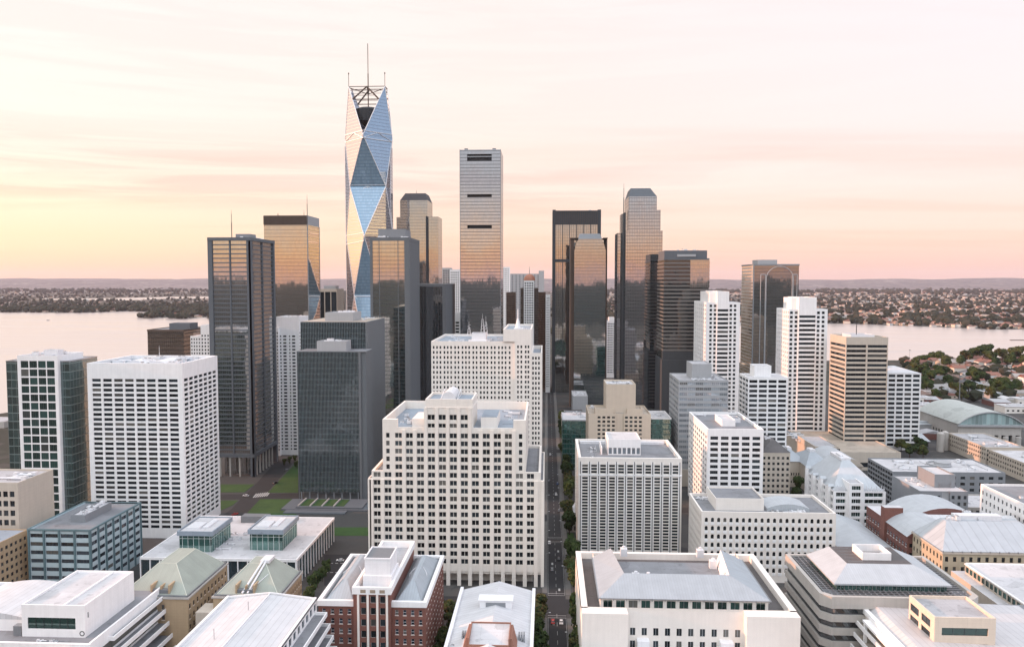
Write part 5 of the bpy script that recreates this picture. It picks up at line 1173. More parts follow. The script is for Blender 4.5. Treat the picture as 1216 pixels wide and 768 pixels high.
# --- ribbed white block
def ribbed_white_block():
    Y = 440; x0, x1, z = fr(687, 810, 543, Y); y1 = Yz(520, z); c = Y/900
    t = B('office_block', 'wide cream white block with vertical fins, slot windows and tall white roof box', 'building', ((x0+x1)/2, (Y+y1)/2))
    n = 11; Wd = x1-x0; rh = 3.72*c; rows = []
    zz = z-8.3*c; rows += rowsT(zz, 3.75*c, 2.8*c, 3, 3); zz2 = z-23.5*c; rows += rowsT(zz2, rh, 2.55*c, 2)
    t.block(x0, x1, Y, y1, 0, z, 'cream_pale', Fr=dict(cols=even(Wd, n, .66, 1.2), rows=rows, rec=.35, style='pl'), L=dict(cols=even(y1-Y, 8, .4), rows=rows, rec=.4, style='pl'), ph=2.2, pt=1.6, roof='roof_grey')
    b = MB(); cw = (Wd-2.4)/n
    for i in range(n):
        u = x0+1.2+cw*i
        for k in (.13, .87): b.box(u+cw*k-.26, Y-.75, 0, u+cw*k+.26, Y-.01, z-6.0*c)
    b.box(x0, Y-.45, z-21.5*c, x1, Y+.02, z-19.6*c)
    t.part('mullion', b, ['white'])
    b = MB()
    for i in range(n+1):
        u = x0+1.2+cw*i; b.box(u-.22, Y-.06, 0, u+.22, Y-.02, z-4.5*c)
    t.part('joint_cladding', b, ['grey_dark'])
    ya = Yz(540, z-2.2, 740); xa, xb = X_(723, ya), X_(762, ya); zt = Z_(520, ya)
    t.block(xa, xb, ya, ya+22, z-2.2, zt, 'white', Fr=dict(cols=even(xb-xa, 7, .68), rows=[(z-1.6, z+2.2)], rec=.3, glass='pane_sky'), ph=.5, roof='roof_white')
    b = MB(); b.box(x0+3, y1-5, z-2.2, x0+22, y1-2.2, z-.6); b.box(x1-20, y1-5, z-2.2, x1-3, y1-2.2, z-.6); t.part('duct', b, ['white_metal'])
    b = MB(); b.box(xa-4, ya+1, z-2.2, xa-3.4, ya+20, z+2); t.part('screen_wall', b, ['white']); t.hvac(x0+4, xa-5, Y+6, y1-6, z-2.2, 3, 4, .8); t.done()
ribbed_white_block()
# --- white block with sunlit flank
def sunlit_white_block():
    Y = 500; x0, x1, z = fr(840, 907, 509, Y); y1 = Yat(818, x0, 492); c = Y/900
    t = B('office_block', 'white block with slot windows and pink sunlit left flank, small white roof box', 'building', ((x0+x1)/2, (Y+y1)/2))
    rows = rowsT(z-9.0*c, 6.85*c, 4.0*c, 2)
    t.block(x0, x1, Y, y1, 0, z, 'white', Fr=dict(cols=even(x1-x0, 5, .74, 1.2), rows=rows, rec=.6, style='wide'), L=dict(cols=even(y1-Y, 9, .6, .8), rows=rows, rec=.5, style='pl'), ph=1.8, pt=1.1, roof='roof_grey')
    ya = Yz(506, z-1.8, 867); xa, xb = X_(859, ya), X_(875, ya); t.penthouse(xa, xb, ya, ya+22, z-1.8, z+2.6, 'white', 'roof_white'); t.penthouse(xb+1, xb+7, ya+14, ya+24, z-1.8, z+1.2, 'white_metal'); t.hvac(x0+3, xa-3, y1-9, y1-3, z-1.8, 3, 6, .8); t.done()
    Y = 545; x0, x1, z = fr(905, 938.5, 537, Y); y1 = Y+36
    t = B('office_block', 'beige block with square windows and grey hipped roof, right of the sunlit white block', 'building', ((x0+x1)/2, Y+18))
    rows = rowsT(z-3, 4.05, 2.0, 2)
    t.block(x0, x1, Y, y1, 0, z, 'beige', Fr=dict(cols=even(x1-x0, 6, .55), rows=rows, rec=.4, style='pl'), ph=0, roof='roof_grey')
    b = MB(); b.hip(x0-.3, x1+.3, Y-.3, y1+.3, z+.02, z+7, 0, 4); t.part('roof_hip', b, ['roof_dark']); t.hvac(x0+6, x1-6, Y+12, y1-12, z+6, 3, 5, .9); t.done()
sunlit_white_block()
# --- low white block with arched windows
def arched_window_block():
    Y = 400; x0, x1, z = fr(833, 993, 607, Y); y1 = Yz(586, z, 900); c = Y/900
    t = B('office_block', 'long white block with rows of arched windows, blank white penthouse and metal plant roof', 'building', ((x0+x1)/2, (Y+y1)/2))
    rows = rowsT(z-7.2*c, 10.1*c, 5.4*c, 2); n = 21
    t.block(x0, x1, Y, y1, 0, z, 'cream_pale', Fr=dict(cols=even(x1-x0, n, .50, 1.0), rows=rows, rec=.5, style='arch'), L=dict(cols=even(y1-Y, 14, .5), rows=rows, rec=.5, style='pl'), ph=1.6, pt=.9, roof='roof_grey')
    b = MB(); cw = (x1-x0-2)/n
    for i in range(n):
        u = x0+1+cw*(i+.5)
        for a, e in rows: b.box(u-cw*.3, Y-.28, a-1.5, u+cw*.3, Y-.01, a-.02)
    t.part('sill_panel', b, ['white'])
    ya = Yz(606, z-1.6, 885); xa, xb = X_(853, ya), X_(911, ya); t.penthouse(xa, xb, ya, y1-4, z-1.6, Z_(588, ya), 'cream_pale', 'roof_grey', .9)
    xc, xd = X_(915, Y+8), X_(966, Y+8); b = MB(); b.vault(xc, xd, Y+8, Y+24, z-.2, 2.4, 8, 0, 0); b.box(xc, Y+8, z-1.6, xd, Y+24, z-.2, 0, 'TD'); t.part('plant_roof', b, ['metal_pale']); t.hvac(xc, xd, Y+3, Y+8, z-1.6, 9, 4, .7); t.hvac(x0+3, xa-1, y1-9, y1-3, z-1.6, 5, 4, .8); t.done()
arched_window_block()

# ------------------------------------------------------------------ the two cream stone blocks
def cream_stepped_block():
    Y = 389; c = Y/900
    x0, _ = atY(437.5, 620, Y); x1, _ = atY(646, 620, Y); y1 = Y+66
    z_lo = Z_(571, Y); z_mid = Z_(556, Y); z_m = Z_(499, Y); z_t = Z_(474.5, Y)
    t = B('office_block', 'big cream stone block stepping up to central tower with white roof tanks', 'building', ((x0+x1)/2, Y+30), limit=100)
    cw = 13.32*c; xc = X_(531.0, Y)                      # one window bay; axis of the centre tower
    ww = 8.6*c; wh = 6.1*c; rh = 9.62*c; ztop = Z_(515.2, Y)
    allrows = rowsT(ztop, rh, wh, 9)
    def snap(q):      # a floor line between two rows of windows
        g = [(allrows[i][0]+allrows[i+1][1])/2 for i in range(len(allrows)-1)]; return min(g, key=lambda v: abs(v-q))
    z_lo, z_mid = snap(z_lo), snap(z_mid)
    def colsin(a, b, off=0.0):
        out = []; k = -12
        while k < 12:
            u = xc+(k+.5)*cw; 
            if u-ww/2 > a+.8 and u+ww/2 < b-.8: out.append((u-ww/2-a, u+ww/2-a))
            k += 1
        return out
    m = dict(rec=.6, style='double', frame='cream')
    # tiers: (x range, bottom, top, front offset)
    xa, xb = X_(453, Y), X_(624.5, Y); xm0, xm1 = X_(439.5, Y), X_(642.5, Y)
    rl = [r for r in allrows if r[1] < z_lo]; rm = [r for r in allrows if r[0] > z_mid and r[1] < z_m-1.5]
    edge = lambda a, b: [(1.0, 1.0+ww*.55)]
    t.block(x0, x1, Y, y1, 7.5, z_lo, 'cream', Fr=dict(cols=[(1.2, 1.2+ww)]*0+colsin(x0, x1), rows=rl, **m), Rr=dict(cols=even(y1-Y, 9, .55), rows=rl, **m), L=dict(cols=even(y1-Y, 9, .55), rows=rl, **m), ph=.5, roof='roof_grey')
    t.block(xm0, xm1, Y+.12, y1-1, z_lo-.01, z_mid, 'cream', Fr=dict(cols=colsin(xm0, xm1), rows=[r for r in allrows if z_lo < r[0] and r[1] < z_mid], **m), ph=1.5, pt=1.2, roof='roof_grey')
    c3 = colsin(xa, xb); inner = c3
    sidec = [(4.1*c, 4.1*c+4.4*c)]; W3 = xb-xa
    cc = sidec+[q for q in c3 if q[0] > 10.5*c and q[1] < W3-10.5*c]+[(W3-8.5*c, W3-4.1*c)]
    st = lambda u, w: 'frame' if w < ww*.7 else 'double'
    zc_ = z_m-11.0*c
    t.block(xa, xb, Y+.24, y1-4, z_mid-.01, z_m-11*c, 'cream', Fr=dict(cols=cc, rows=[r for r in rm if r[1] < zc_-.3], rec=.6, style=st, frame='cream'), Rr=dict(cols=even(y1-Y-4.3, 8, .55), rows=rm, **m), ph=0, roof='roof_blue')
    # corner blocks and parapets round the main roof
    zt2 = z_m
    b = MB(); cwid = 18*c
    for (p, q) in ((xa, xa+cwid), (xb-15*c, xb)): b.box(p, Y+.24, z_m-11*c, q, Y+3, zt2)
    b.box(xa, Y+3, z_m-11*c, xa+1.0, y1-4, zt2); b.box(xb-1.0, Y+3, z_m-11*c, xb, y1-4, zt2); b.box(xa+1, y1-5, z_m-11*c, xb-1, y1-4, zt2)
    b.box(xa+cwid, Y+.24, z_m-11*c, xb-15*c, Y+1.1, z_m-9.6*c)
    t.part('parapet', b, ['cream'])
    # centre tower
    ta, tb = X_(504.5, Y), X_(561, Y); rt = rowsT(Z_(493, Y), 10.8*c, 6.4*c, Z_(512, Y))
    t.block(ta, tb, Y+.14, Y+26, z_m-11*c-.02, z_t, 'cream', Fr=dict(cols=[(u-ta+xa, v-ta+xa) for u, v in c3 if u+xa > ta+.5 and v+xa < tb-.5], rows=rt, **m), Rr=None, ph=1.4, pt=.8, roof='roof_blue')
    b = MB(); b.box(ta-.25, Y-.1, z_t-4.6, tb+.25, Y+26.2, z_t-4.2); t.part('cornice', b, ['cream_pale'])
    # piers
    b = MB(); pw = 2.3*c
    k = -12
    while k <= 12:
        u = xc+k*cw
        if x0+1 < u < x1-1: b.box(u-pw, Y-.5, 0, u+pw, Y-.01, z_lo-.4)
        if xa+cwid*.9 < u < xb-13*c and not (ta+1 < u < tb-1): b.box(u-pw, Y-.42, z_lo-.39, u+pw, Y+.235, zc_-.6)
        if ta-.1 < u < tb+.1: b.box(u-pw*.8, Y-.44, z_lo-.38, u+pw*.8, Y+.135, z_t-4.7)
        k += 1
    for u in (x0+.8, x1-.8): b.box(u-.8, Y-.5, 0, u+.8, Y-.01, z_lo-.3)
    b.box(x0+.5, Y+.5, 6.2, x1-.5, y1-.5, 7.6); b.box(x0+6, Y+7, 0, x1-6, y1-6, 6.2)
    t.part('pier', b, ['cream'])
    b = MB(); b.box(x0-.05, Y-.16, z_lo-.5, x1+.05, Y-.012, z_lo-.2); t.part('string_course', b, ['cream_pale'])
    # roof fittings
    zr = z_m-11*c
    b = MB(); b.box(X_(570, Y), Y+4, zr, X_(590, Y), Y+26, zr+5.5); t.part('roof_cabin', b, ['cream_pale']); b = MB(); b.box(X_(570.5, Y), Y+4.4, zr+5.5, X_(589.5, Y), Y+25.6, zr+5.9); t.part('cabin_roof', b, ['roof_blue'])
    b = MB(); b.box(X_(487, Y), Y+4, zr, X_(504, Y), Y+24, zr+4.5); t.part('roof_cabin', b, ['cream_pale'])
    b = MB(); bx0, bx1 = X_(519, Y), X_(543, Y); zt_ = z_t-1.4; xm = X_(531, Y)
    for k in range(4): b.cyl((xm, Y+4+k*5, zt_+1.2), (xm, Y+8.6+k*5, zt_+1.2), 3.6, 14); b.cyl((xm, Y+8.6+k*5, zt_+1.2), (xm, Y+9+k*5, zt_+1.2), 3.0, 14)
    t.part('water_tank', b, ['white_metal'])
    b = MB()
    for sx in (-4.4, 4.4): b.bar((xm+sx, Y+3, zt_), (xm+sx, Y+24, zt_+3.6), .3); b.bar((xm+sx, Y+24, zt_), (xm+sx, Y+24, zt_+3.6), .3); b.bar((xm+sx, Y+3, zt_+.2), (xm+sx, Y+24, zt_+.2), .3)
    t.part('tank_cradle', b, ['white_metal'])
    t.hvac(xa+3, ta-8, Y+10, y1-8, zr, 4, 5, .9); t.hvac(tb+12, xb-3, Y+10, y1-8, zr, 5, 6, .9); t.done()
cream_stepped_block()
def cream_back_block():
    Y = 545; c = Y/900; x0, x1, z = fr(512, 611, 405, Y); y1 = Yz(396.5, z, 560)
    t = B('office_block', 'cream block dotted with small square windows, behind the stepped cream block', 'building', ((x0+x1)/2+10, (Y+y1)/2))
    def trip(a, b, n): # windows in twos and threes
        out = []; u = a; pat = [3, 3, 2, 3, 2, 3, 2, 3, 2]; i = 0; w = 2.0*c; g = 4.0*c
        while u+w < b-.6:
            for k in range(pat[i % 9]):
                if u+w < b-.6: out.append((u, u+w))
                u += g
            u += .9*c; i += 1
        return out
    rows = rowsT(z-5.8*c, 6.0*c, 3.3*c, 4)
    t.block(x0, x1, Y, y1, 0, z, 'cream_pale', Fr=dict(cols=trip(1.2, x1-x0-.4, 0), rows=rows, rec=.45, style='pl'), Rr=None, ph=1.8, pt=.9, roof='roof_blue')
    xa, xb, zt = fr(597.5, 631, 391, Y-1.5); z2 = z
    t.block(x1+.01, xb, Y-1.5, y1-6, 0, z2, 'cream_pale', Fr=dict(cols=[(3.2*c,5.2*c),(7.2*c,9.2*c),(12.4*c,14.4*c),(15.6*c,17.6*c)], rows=rowsT(z-4.5*c, 6.0*c, 3.3*c, 4), rec=.45, style='pl'), ph=0, roof='roof_grey')
    t.block(xa, xb, Y-1.4, y1-8, z2+.01, zt, 'cream_pale', ph=1.6, pt=.8, roof='roof_blue')
    xd, z3 = atY(643.5, 419, Y)
    t.block(xb+.01, xd, Y-.6, y1-10, 0, z3, 'cream_pale', Fr=dict(cols=[(1.0*c,3.0*c),(4.4*c,6.4*c),(8.0*c,10.0*c)], rows=rowsT(z3-4.5*c, 6.0*c, 3.3*c, 4), rec=.45, style='pl'), Rr=dict(cols=even(y1-9.4-Y, 12, .4), rows=rowsT(z3-4.5*c, 6.0*c, 3.3*c, 4), rec=.4, style='pl'), ph=3, pt=.8, roof='roof_blue')
    xp0, xp1 = X_(560, Y+20), X_(577, Y+20); t.penthouse(xp0, xp1, Y+20, Y+32, z-1.8, z+4.5, 'white_metal')
    b = MB(); b.box(xp0-2, Y+14, z-1.8, xp1+3, Y+20, z-.6); t.part('duct', b, ['white_metal'])
    for k, (px_, h) in enumerate(((573, 15), (577, 13), (557, 9))): 
        b = MB(); xx = X_(px_, Y+24); w = 1.3
        for sx, sy in ((-w,-w),(w,-w),(w,w),(-w,w)): b.bar((xx+sx, Y+24+sy, z+2), (xx+sx*.3, Y+24+sy*.3, z+h), .22)
        for q in range(4): b.bar((xx-w, Y+24-w, z+2+q*2.4), (xx+w, Y+24-w, z+3.6+q*2.4), .18)
        b.bar((xx, Y+24, z+h), (xx, Y+24, z+h+4), .15); t.part('lattice_mast', b, ['white_metal'])
    b = MB(); xx = X_(615, Y+12); b.cyl((xx,Y+12,zt-1.6), (xx,Y+12,zt+7), 2.4, 10, 0, .7); b.cyl((xx,Y+12,zt+7), (xx,Y+12,zt+14), .4, 6); b.box(xx-3, Y+9, zt-1.6, xx+4, Y+15, zt+.3); t.part('spire', b, ['white_metal'])
    t.hvac(x0+4, x1-8, Y+3, y1-4, z-1.8, 8, 6); t.hvac(xa+2, xb-2, Y+2, Y+20, zt-1.6, 3, 6, .8); t.done()
cream_back_block()

# ------------------------------------------------------------------ foreground roofs
def white_terraced_block():
    z = 45.0; Y = Yz(718, z, 60); x1 = X_(100, Y, 718); x0 = X_(25, Y, 718); y1 = Yz(677, z, 120)
    t = B('office_block', 'white stepped block with dark ribbon window and stacked terraces, bottom left corner', 'building', (x0, Y+20))
    zd = 33.4; xr = X_(183, y1+4, 702); 
    # penthouse
    t.block(x0, x1, Y, y1, zd-.6, z, 'white', Fr=dict(cols=[(2.2, x1-x0-3.4)], rows=[(zd+2.9, zd+7.0)], rec=.25, style='pl', glass='pane_green'), Rr=dict(cols=[(1.8, 2.5)], rows=[(zd+6.3, zd+8.4)], rec=.2, style='pl'), ph=.9, pt=.5, roof='roof_white')
    b = MB(); mx = MB()
    for k in range(5): u = x0+2.2+(x1-x0-5.6)*(k+1)/6; mx.box(u-.06, Y+.1, zd+2.9, u+.06, Y+.22, zd+7.0)
    t.part('mullion', mx, ['dark_metal'])
    xx = x1-.9; n = 18
    for k in range(n):   # black ring emblem on the wall
        a0, a1 = 2*math.pi*k/n, 2*math.pi*(k+1)/n; q = lambda r, a: (xx-.2+r*math.sin(a), Y-.04, zd+1.5+r*math.cos(a)); b.face((q(.62,a0), q(.62,a1), q(.95,a1), q(.95,a0))[::-1])
    t.part('ring_emblem', b, ['dark_metal'])
    b = MB(); ym = (Y+y1)/2; b.box((x0+x1)/2+3, Y+.6, z-.88, (x0+x1)/2+3.5, y1-.6, z-.3); t.part('roof_ridge', b, ['white'])
    # body and deck
    yb = Y-22
    bx0 = x0-34
    t.block(bx0, xr, Y-7, y1+10, 0, zd, 'white', ph=0, roof='roof_grey', Rr=dict(cols=even(y1+17-Y, 1, .9), rows=rowsT(zd-3.4, 5.0, 3.2, 2), rec=.3, style='wide', glass='pane_green'))
    b = MB(); b.box(bx0, Y-7.01, zd, xr-.01, Y-6, zd+1.1); b.box(xr-.8, Y-6, zd, xr, y1+10, zd+1.3); t.part('parapet', b, ['white'])
    # low side roof left of the penthouse, with a metal vault
    b = MB(); b.box(bx0, Y+4, zd, x0-.02, y1+2, zd+4.2, 0, 'TD'); b.box(bx0, Y+4, zd+4.2, bx0+.6, y1+2, zd+5.4); b.box(bx0+.6, y1+1.4, zd+4.2, x0-.02, y1+2, zd+5.4); t.part('side_wall', b, ['white']); b = MB(); b.vault(bx0+.7, x0-.1, Y+4, y1+1.3, zd+4.21, 2.6, 10, 0, 0); t.part('side_roof', b, ['metal_white'])
    b = MB(); b.box(x0-3.4, Y+.2, zd, x0-.4, Y+2.4, zd+3.6); t.part('stair_cage', b, ['steel'])
    for k in range(4): t.hvac(x0+1, x1-6, Y-5.6, Y-1.5, zd, 1, k, .45)
    # stacked terraces along the right flank, each floor a step further out
    for k in range(5):
        zt = zd-2.4-5.0*k; e = xr+2.2+1.3*k
        b = MB(); b.box(xr-1, Y+4, zt-.5, e, y1+8, zt, 0); b.box(e-.45, Y+4, zt, e, y1+8, zt+1.15); b.box(xr, y1+7.6, zt, e-.46, y1+8, zt+1.15); b.box(xr, Y+4, zt, e-.46, Y+4.4, zt+1.15)
        o = t.part('terrace', b, ['white']); q = MB(); q.box(xr+.02, Y+4.5, zt, e-.5, y1+7.5, zt+.04); q.build('terrace_floor', ['roof_grey'], o, t.org)
    # projecting bay nearer the camera
    e2 = X_(155, Y-4, 735)
    t.block(xr-6, e2+3, Y-24, Y-7.02, 0, zd-.8, 'white', ph=1.2, pt=.5, roof='roof_grey', Rr=dict(cols=[(1, 15)], rows=rowsT(zd-4.4, 4.2, 2.4, 2), rec=.6, style='wide', glass='pane_green')); t.done()
white_terraced_block()

def green_hip(label, xe_f, yf, xe_b, ybk, xl_f, z, dn, win, slot):
    Y = Yz(yf, z, xe_f); x1 = X_(xe_f, Y, yf); y1 = Yz(ybk, z, xe_b); x0 = X_(xl_f, Y, yf)
    t = B('masonry_block', label, 'building', ((x0+x1)/2, (Y+y1)/2)); Wd = x1-x0
    rows = rowsT(z-3.2, 4.3, 2.0, 2)
    t.block(x0, x1, Y, y1, 0, z, 'tan', Fr=dict(cols=[(Wd*.3, Wd*.3+1.3), (Wd*.62, Wd*.62+1.3)], rows=rows, rec=.35, style='sash'), Rr=dict(cols=even(y1-Y, 11, .42), rows=rows, rec=.35, style='sash'), ph=0, roof='roof_grey')
    b = MB(); b.box(x0-.5, Y-.5, z-.7, x1+.5, y1+.5, z-.05); t.part('cornice', b, ['tan_dark' if False else 'concrete'])
    b = MB(); b.ring(x0+.2, x1-.2, Y+.2, y1-.2, z+.01, z+.7, .25); t.part('gutter', b, ['steel'])
    xr_ = x0+Wd*.42; zr = z+9
    b = MB(); b.frustum(x0+.6, x1-.6, Y+.6, y1-.6, z+.02, x0+Wd*.36, x1-Wd*.38, Y+13, y1-7, zr); t.part('hip_roof', b, ['copper_green'])
    # ridge caps along the hips
    b = MB()
    P = [(x0+.6,Y+.6,z+.05),(x1-.6,Y+.6,z+.05),(x1-.6,y1-.6,z+.05),(x0+.6,y1-.6,z+.05)]; Q = [(x0+Wd*.36,Y+13,zr),(x1-Wd*.38,Y+13,zr),(x1-Wd*.38,y1-7,zr),(x0+Wd*.36,y1-7,zr)]
    for p, q in zip(P, Q): b.bar(p, q, .22)
    for i in range(4): b.bar(Q[i], Q[(i+1)%4], .2)
    t.part('ridge_cap', b, ['copper_pale'])
    # roof slot with plant
    sx = x0+Wd*slot; b = MB(); b.box(sx-4, Y+1.5, z, sx-3.3, Y+8, z+4.2); b.box(sx+3.3, Y+1.5, z, sx+4, Y+8, z+4.2); b.box(sx-3.3, Y+7, z, sx+3.3, Y+8, z+4.2); b.box(sx-.3, Y+2, z, sx+.3, Y+7, z+3.6); t.part('dormer', b, ['tan'])
    b = MB(); b.box(sx-3.2, Y+1.6, z+.05, sx+3.2, Y+6.9, z+2.2); t.part('louvre', b, ['louvre']); t.done(); return t, x0, x1, Y, y1, zr
wallmat('copper_pale', (.58,.60,.52), var=.1)
t, a, e, Y, y1, zr = green_hip('brown stone block with broad pale green hipped roof, left of its twin', 223, 709, 263, 668, 140, 32.0, 0, 0, .58)
t, a, e, Y, y1, zr = green_hip('brown stone block with pale green hipped roof and white pipes, right of its twin', 332, 709, 354, 678, 253, 32.0, 0, 0, .46)
b = MB(); sx = a+(e-a)*.46
b.cyl((sx-1, Y+1, 33), (sx+3.4, Y+14, zr+1.4), .45, 8); b.cyl((sx+1.2, Y+1, 33), (sx+4.6, Y+14, zr+1.2), .4, 8); b.box(sx+2, Y+13, zr, sx+6, y1-8, zr+1.2); b.bar((sx+2,Y+2,34), (sx+7,Y+9,38), .2)
t.part('flue_pipe', b, ['white_metal'])
b = MB(); b.box(a-6, Y-3, 0, a+3, Y+6, 26.5); t.part('stair_bay', b, ['beige'])

def white_ridge_block():
    z = 38.0; y1 = Yz(709, z, 320); x0, x1 = X_(270, y1, 709), X_(376, y1, 709); Y = 212; xm = X_(321, y1, 709)
    t = B('office_block', 'white building with shallow ridged metal roof, left of the red brick block', 'building', (xm, 250))
    rows = [(z-3.6, z-1.0)]
    t.facade('F', x0, x1, Y, y1, 0, z, 'white'); t.facade('L', x0, x1, Y, y1, 0, z, 'white'); t.facade('B', x0, x1, Y, y1, 0, z, 'white')
    t.facade('R', x0, x1, Y, y1, 0, z, 'white', cols=even(y1-Y, 15, .6), rows=[(z-4.2, z-1.2), (z-8.6, z-6.2), (z-13, z-10.6)], rec=.4, style='frame', glass='pane_blue', frame='steel')
    t.roof.face(((x0+.8,Y,z-.5),(xm,Y,z+1.6),(xm,y1-.8,z+1.6),(x0+.8,y1-.8,z-.5))[::1], t.ri('metal_white')); t.roof.face(((xm,Y,z+1.6),(x1-.8,Y,z-.5),(x1-.8,y1-.8,z-.5),(xm,y1-.8,z+1.6)), t.ri('metal_white'))
    b = MB(); b.box(x0, Y, z-.6, x0+.8, y1, z+.5); b.box(x1-.8, Y, z-.6, x1, y1, z+.5); b.face(((x0+.8,y1-.4,z-.6),(x1-.8,y1-.4,z-.6),(x1-.8,y1-.4,z+.4),(xm,y1-.4,z+2.2),(x0+.8,y1-.4,z+.4))); b.face(((x0+.8,y1,z-.6),(x1-.8,y1,z-.6),(x1-.8,y1,z+.4),(xm,y1,z+2.2),(x0+.8,y1,z+.4))[::-1]); b.face(((x0+.8,y1-.4,z+.4),(xm,y1-.4,z+2.2),(xm,y1,z+2.2),(x0+.8,y1,z+.4))); b.face(((xm,y1-.4,z+2.2),(x1-.8,y1-.4,z+.4),(x1-.8,y1,z+.4),(xm,y1,z+2.2))); t.part('parapet', b, ['white'])
    b = MB(); b.box(xm-.25, Y, z+1.55, xm+.25, y1-.4, z+1.95); t.part('ridge_cap', b, ['white_metal'])
    for px_ in (0, 1): b = MB(); b.cyl((xm-3+px_*-3, y1-14-px_*22, z), (xm-3+px_*-3, y1-14-px_*22, z+4.4), .12, 6); t.part('vent_pipe', b, ['steel'])
    for k in range(4):
        zt = z-5.0-4.4*k; e = x1+5.0+1.2*k
        b = MB(); b.box(x1, Y, zt-.5, e, y1-3, zt); b.box(e-.4, Y, zt, e, y1-3, zt+1.1); b.box(x1, y1-3.4, zt, e-.4, y1-3, zt+1.1)
        o = t.part('terrace', b, ['white']); q = MB(); q.box(x1+.02, Y, zt, e-.42, y1-3.5, zt+.04); q.build('terrace_floor', ['roof_grey'], o, t.org)
    t.done()
white_ridge_block()

def red_brick_block():
    z = 35.0; Y = Yz(713, z, 440); y1 = Yz(658, z, 460); x0, x1 = X_(378, Y, 713), X_(505.5, Y, 713); c = Y/900
    t = B('masonry_block', 'red brick block with white cornice, twin vaulted metal roofs and projecting centre bay', 'building', ((x0+x1)/2, (Y+y1)/2)); Wd = x1-x0
    a, e = X_(417.5, Y), X_(462, Y)
    zb = z-2.2; rows = rowsT(zb-1.2, 12.0*c, 6.5*c, 3); m = dict(rec=.3, style='sash', glass='pane_blue', frame='white_metal')
    for (p, q, n) in ((x0, a-.01, 4), (e+.01, x1, 4)): t.block(p, q, Y, y1, 0, zb, 'brick', Fr=dict(cols=even(q-p, n, .40, .5), rows=rows, **m), ph=0, roof='roof_grey', Rr=dict(cols=even(y1-Y, 12, .30), rows=rows, **m) if p > a else None)
    t.block(a, e, Y-2.2, y1, 0, z+3.6, 'brick', Fr=dict(cols=[(2.9, 5.0), (6.7, 8.8), (10.4, 12.5)], rows=rowsT(z+2.8, 14.4*c, 8.6*c, 3), rec=.35, style='frame', glass='pane', frame='cream_pale'), ph=0, roof='roof_pale')
    b = MB(); b.ring(x0-.4, x1+.4, Y-.4, y1+.4, zb, z, 1.5); b.box(a+1.5, Y-2.6, z+3.6, e-1.5, Y-.2, z+3.62); t.part('cornice', b, ['white'])
    b = MB(); b.ring(a-.4, e+.4, Y-2.6, y1+.3, z+3.62, z+6.4, 1.1)
    t.part('crown', b, ['white'])
    b = MB()
    for k in range(3): b.box(a+2.9+k*3.75, Y-2.66, z+4.2, a+5.0+k*3.75, Y-2.61, z+5.5)
    t.part('attic_window', b, ['tan_dark'])
    b = MB()
    for k in range(4): u = a+1.95+k*3.75; b.box(u-.42, Y-2.5, 0, u+.42, Y-2.21, z+3.5)
    t.part('stone_strip', b, ['cream_pale'])
    # vaulted roofs in the two wings
    for (p, q) in ((x0+1.6, a-1), (e+1, x1-1.6)):
        w = q-p; b = MB(); b.frustum(p, q, Y+1.6, y1-1.4, z-1.6, p+w*.42, q-w*.42, Y+12, y1-10, z+3.6); t.part('metal_roof', b, ['metal_grey'])
        b = MB(); b.bar((p, Y+1.6, z-1.5), (p+w*.42, Y+12, z+3.65), .15); b.bar((q, Y+1.6, z-1.5), (q-w*.42, Y+12, z+3.65), .15); b.ring(p-.1, q+.1, Y+1.5, y1-1.3, z-1.7, z-.9, .2); t.part('gutter', b, ['steel'])
        b = MB()
        for i in range(10):
            f0, f1 = i/10, (i+1)/10; g = lambda f: (p+w*(.15+.7*f), Y+24+5*math.sin(math.pi*f), z+1.4+3.0*math.sin(math.pi*f)*.6)
            b.bar(g(f0), g(f1), .16); b.bar((g(f0)[0], g(f0)[1], z+.4), g(f0), .1); h0, h1 = g(f0), g(f1); b.bar((h0[0],h0[1],h0[2]-.8), (h1[0],h1[1],h1[2]-.8), .1)
        t.part('walkway_rail', b, ['white_metal'])
    zc = z+3.62; ya = Y+5; xa, xb = X_(430, ya), X_(461, ya)
    b = MB(); b.box(xa-.6, ya-.6, zc, xb+.6, ya+14, zc+4.6); b.box(xa, ya, zc+4.6, xb, ya+13, zc+11.0, 0, 'T'); b.ring(xa-.2, xb+.2, ya-.2, ya+13.2, zc+11.0, zc+11.6, .5); t.part('penthouse', b, ['white_panel'])
    b = MB(); b.box(xa+.3, ya+.3, zc+10.6, xb-.3, ya+12.7, zc+11.2); t.part('louvre_roof', b, ['louvre']); t.done()
red_brick_block()

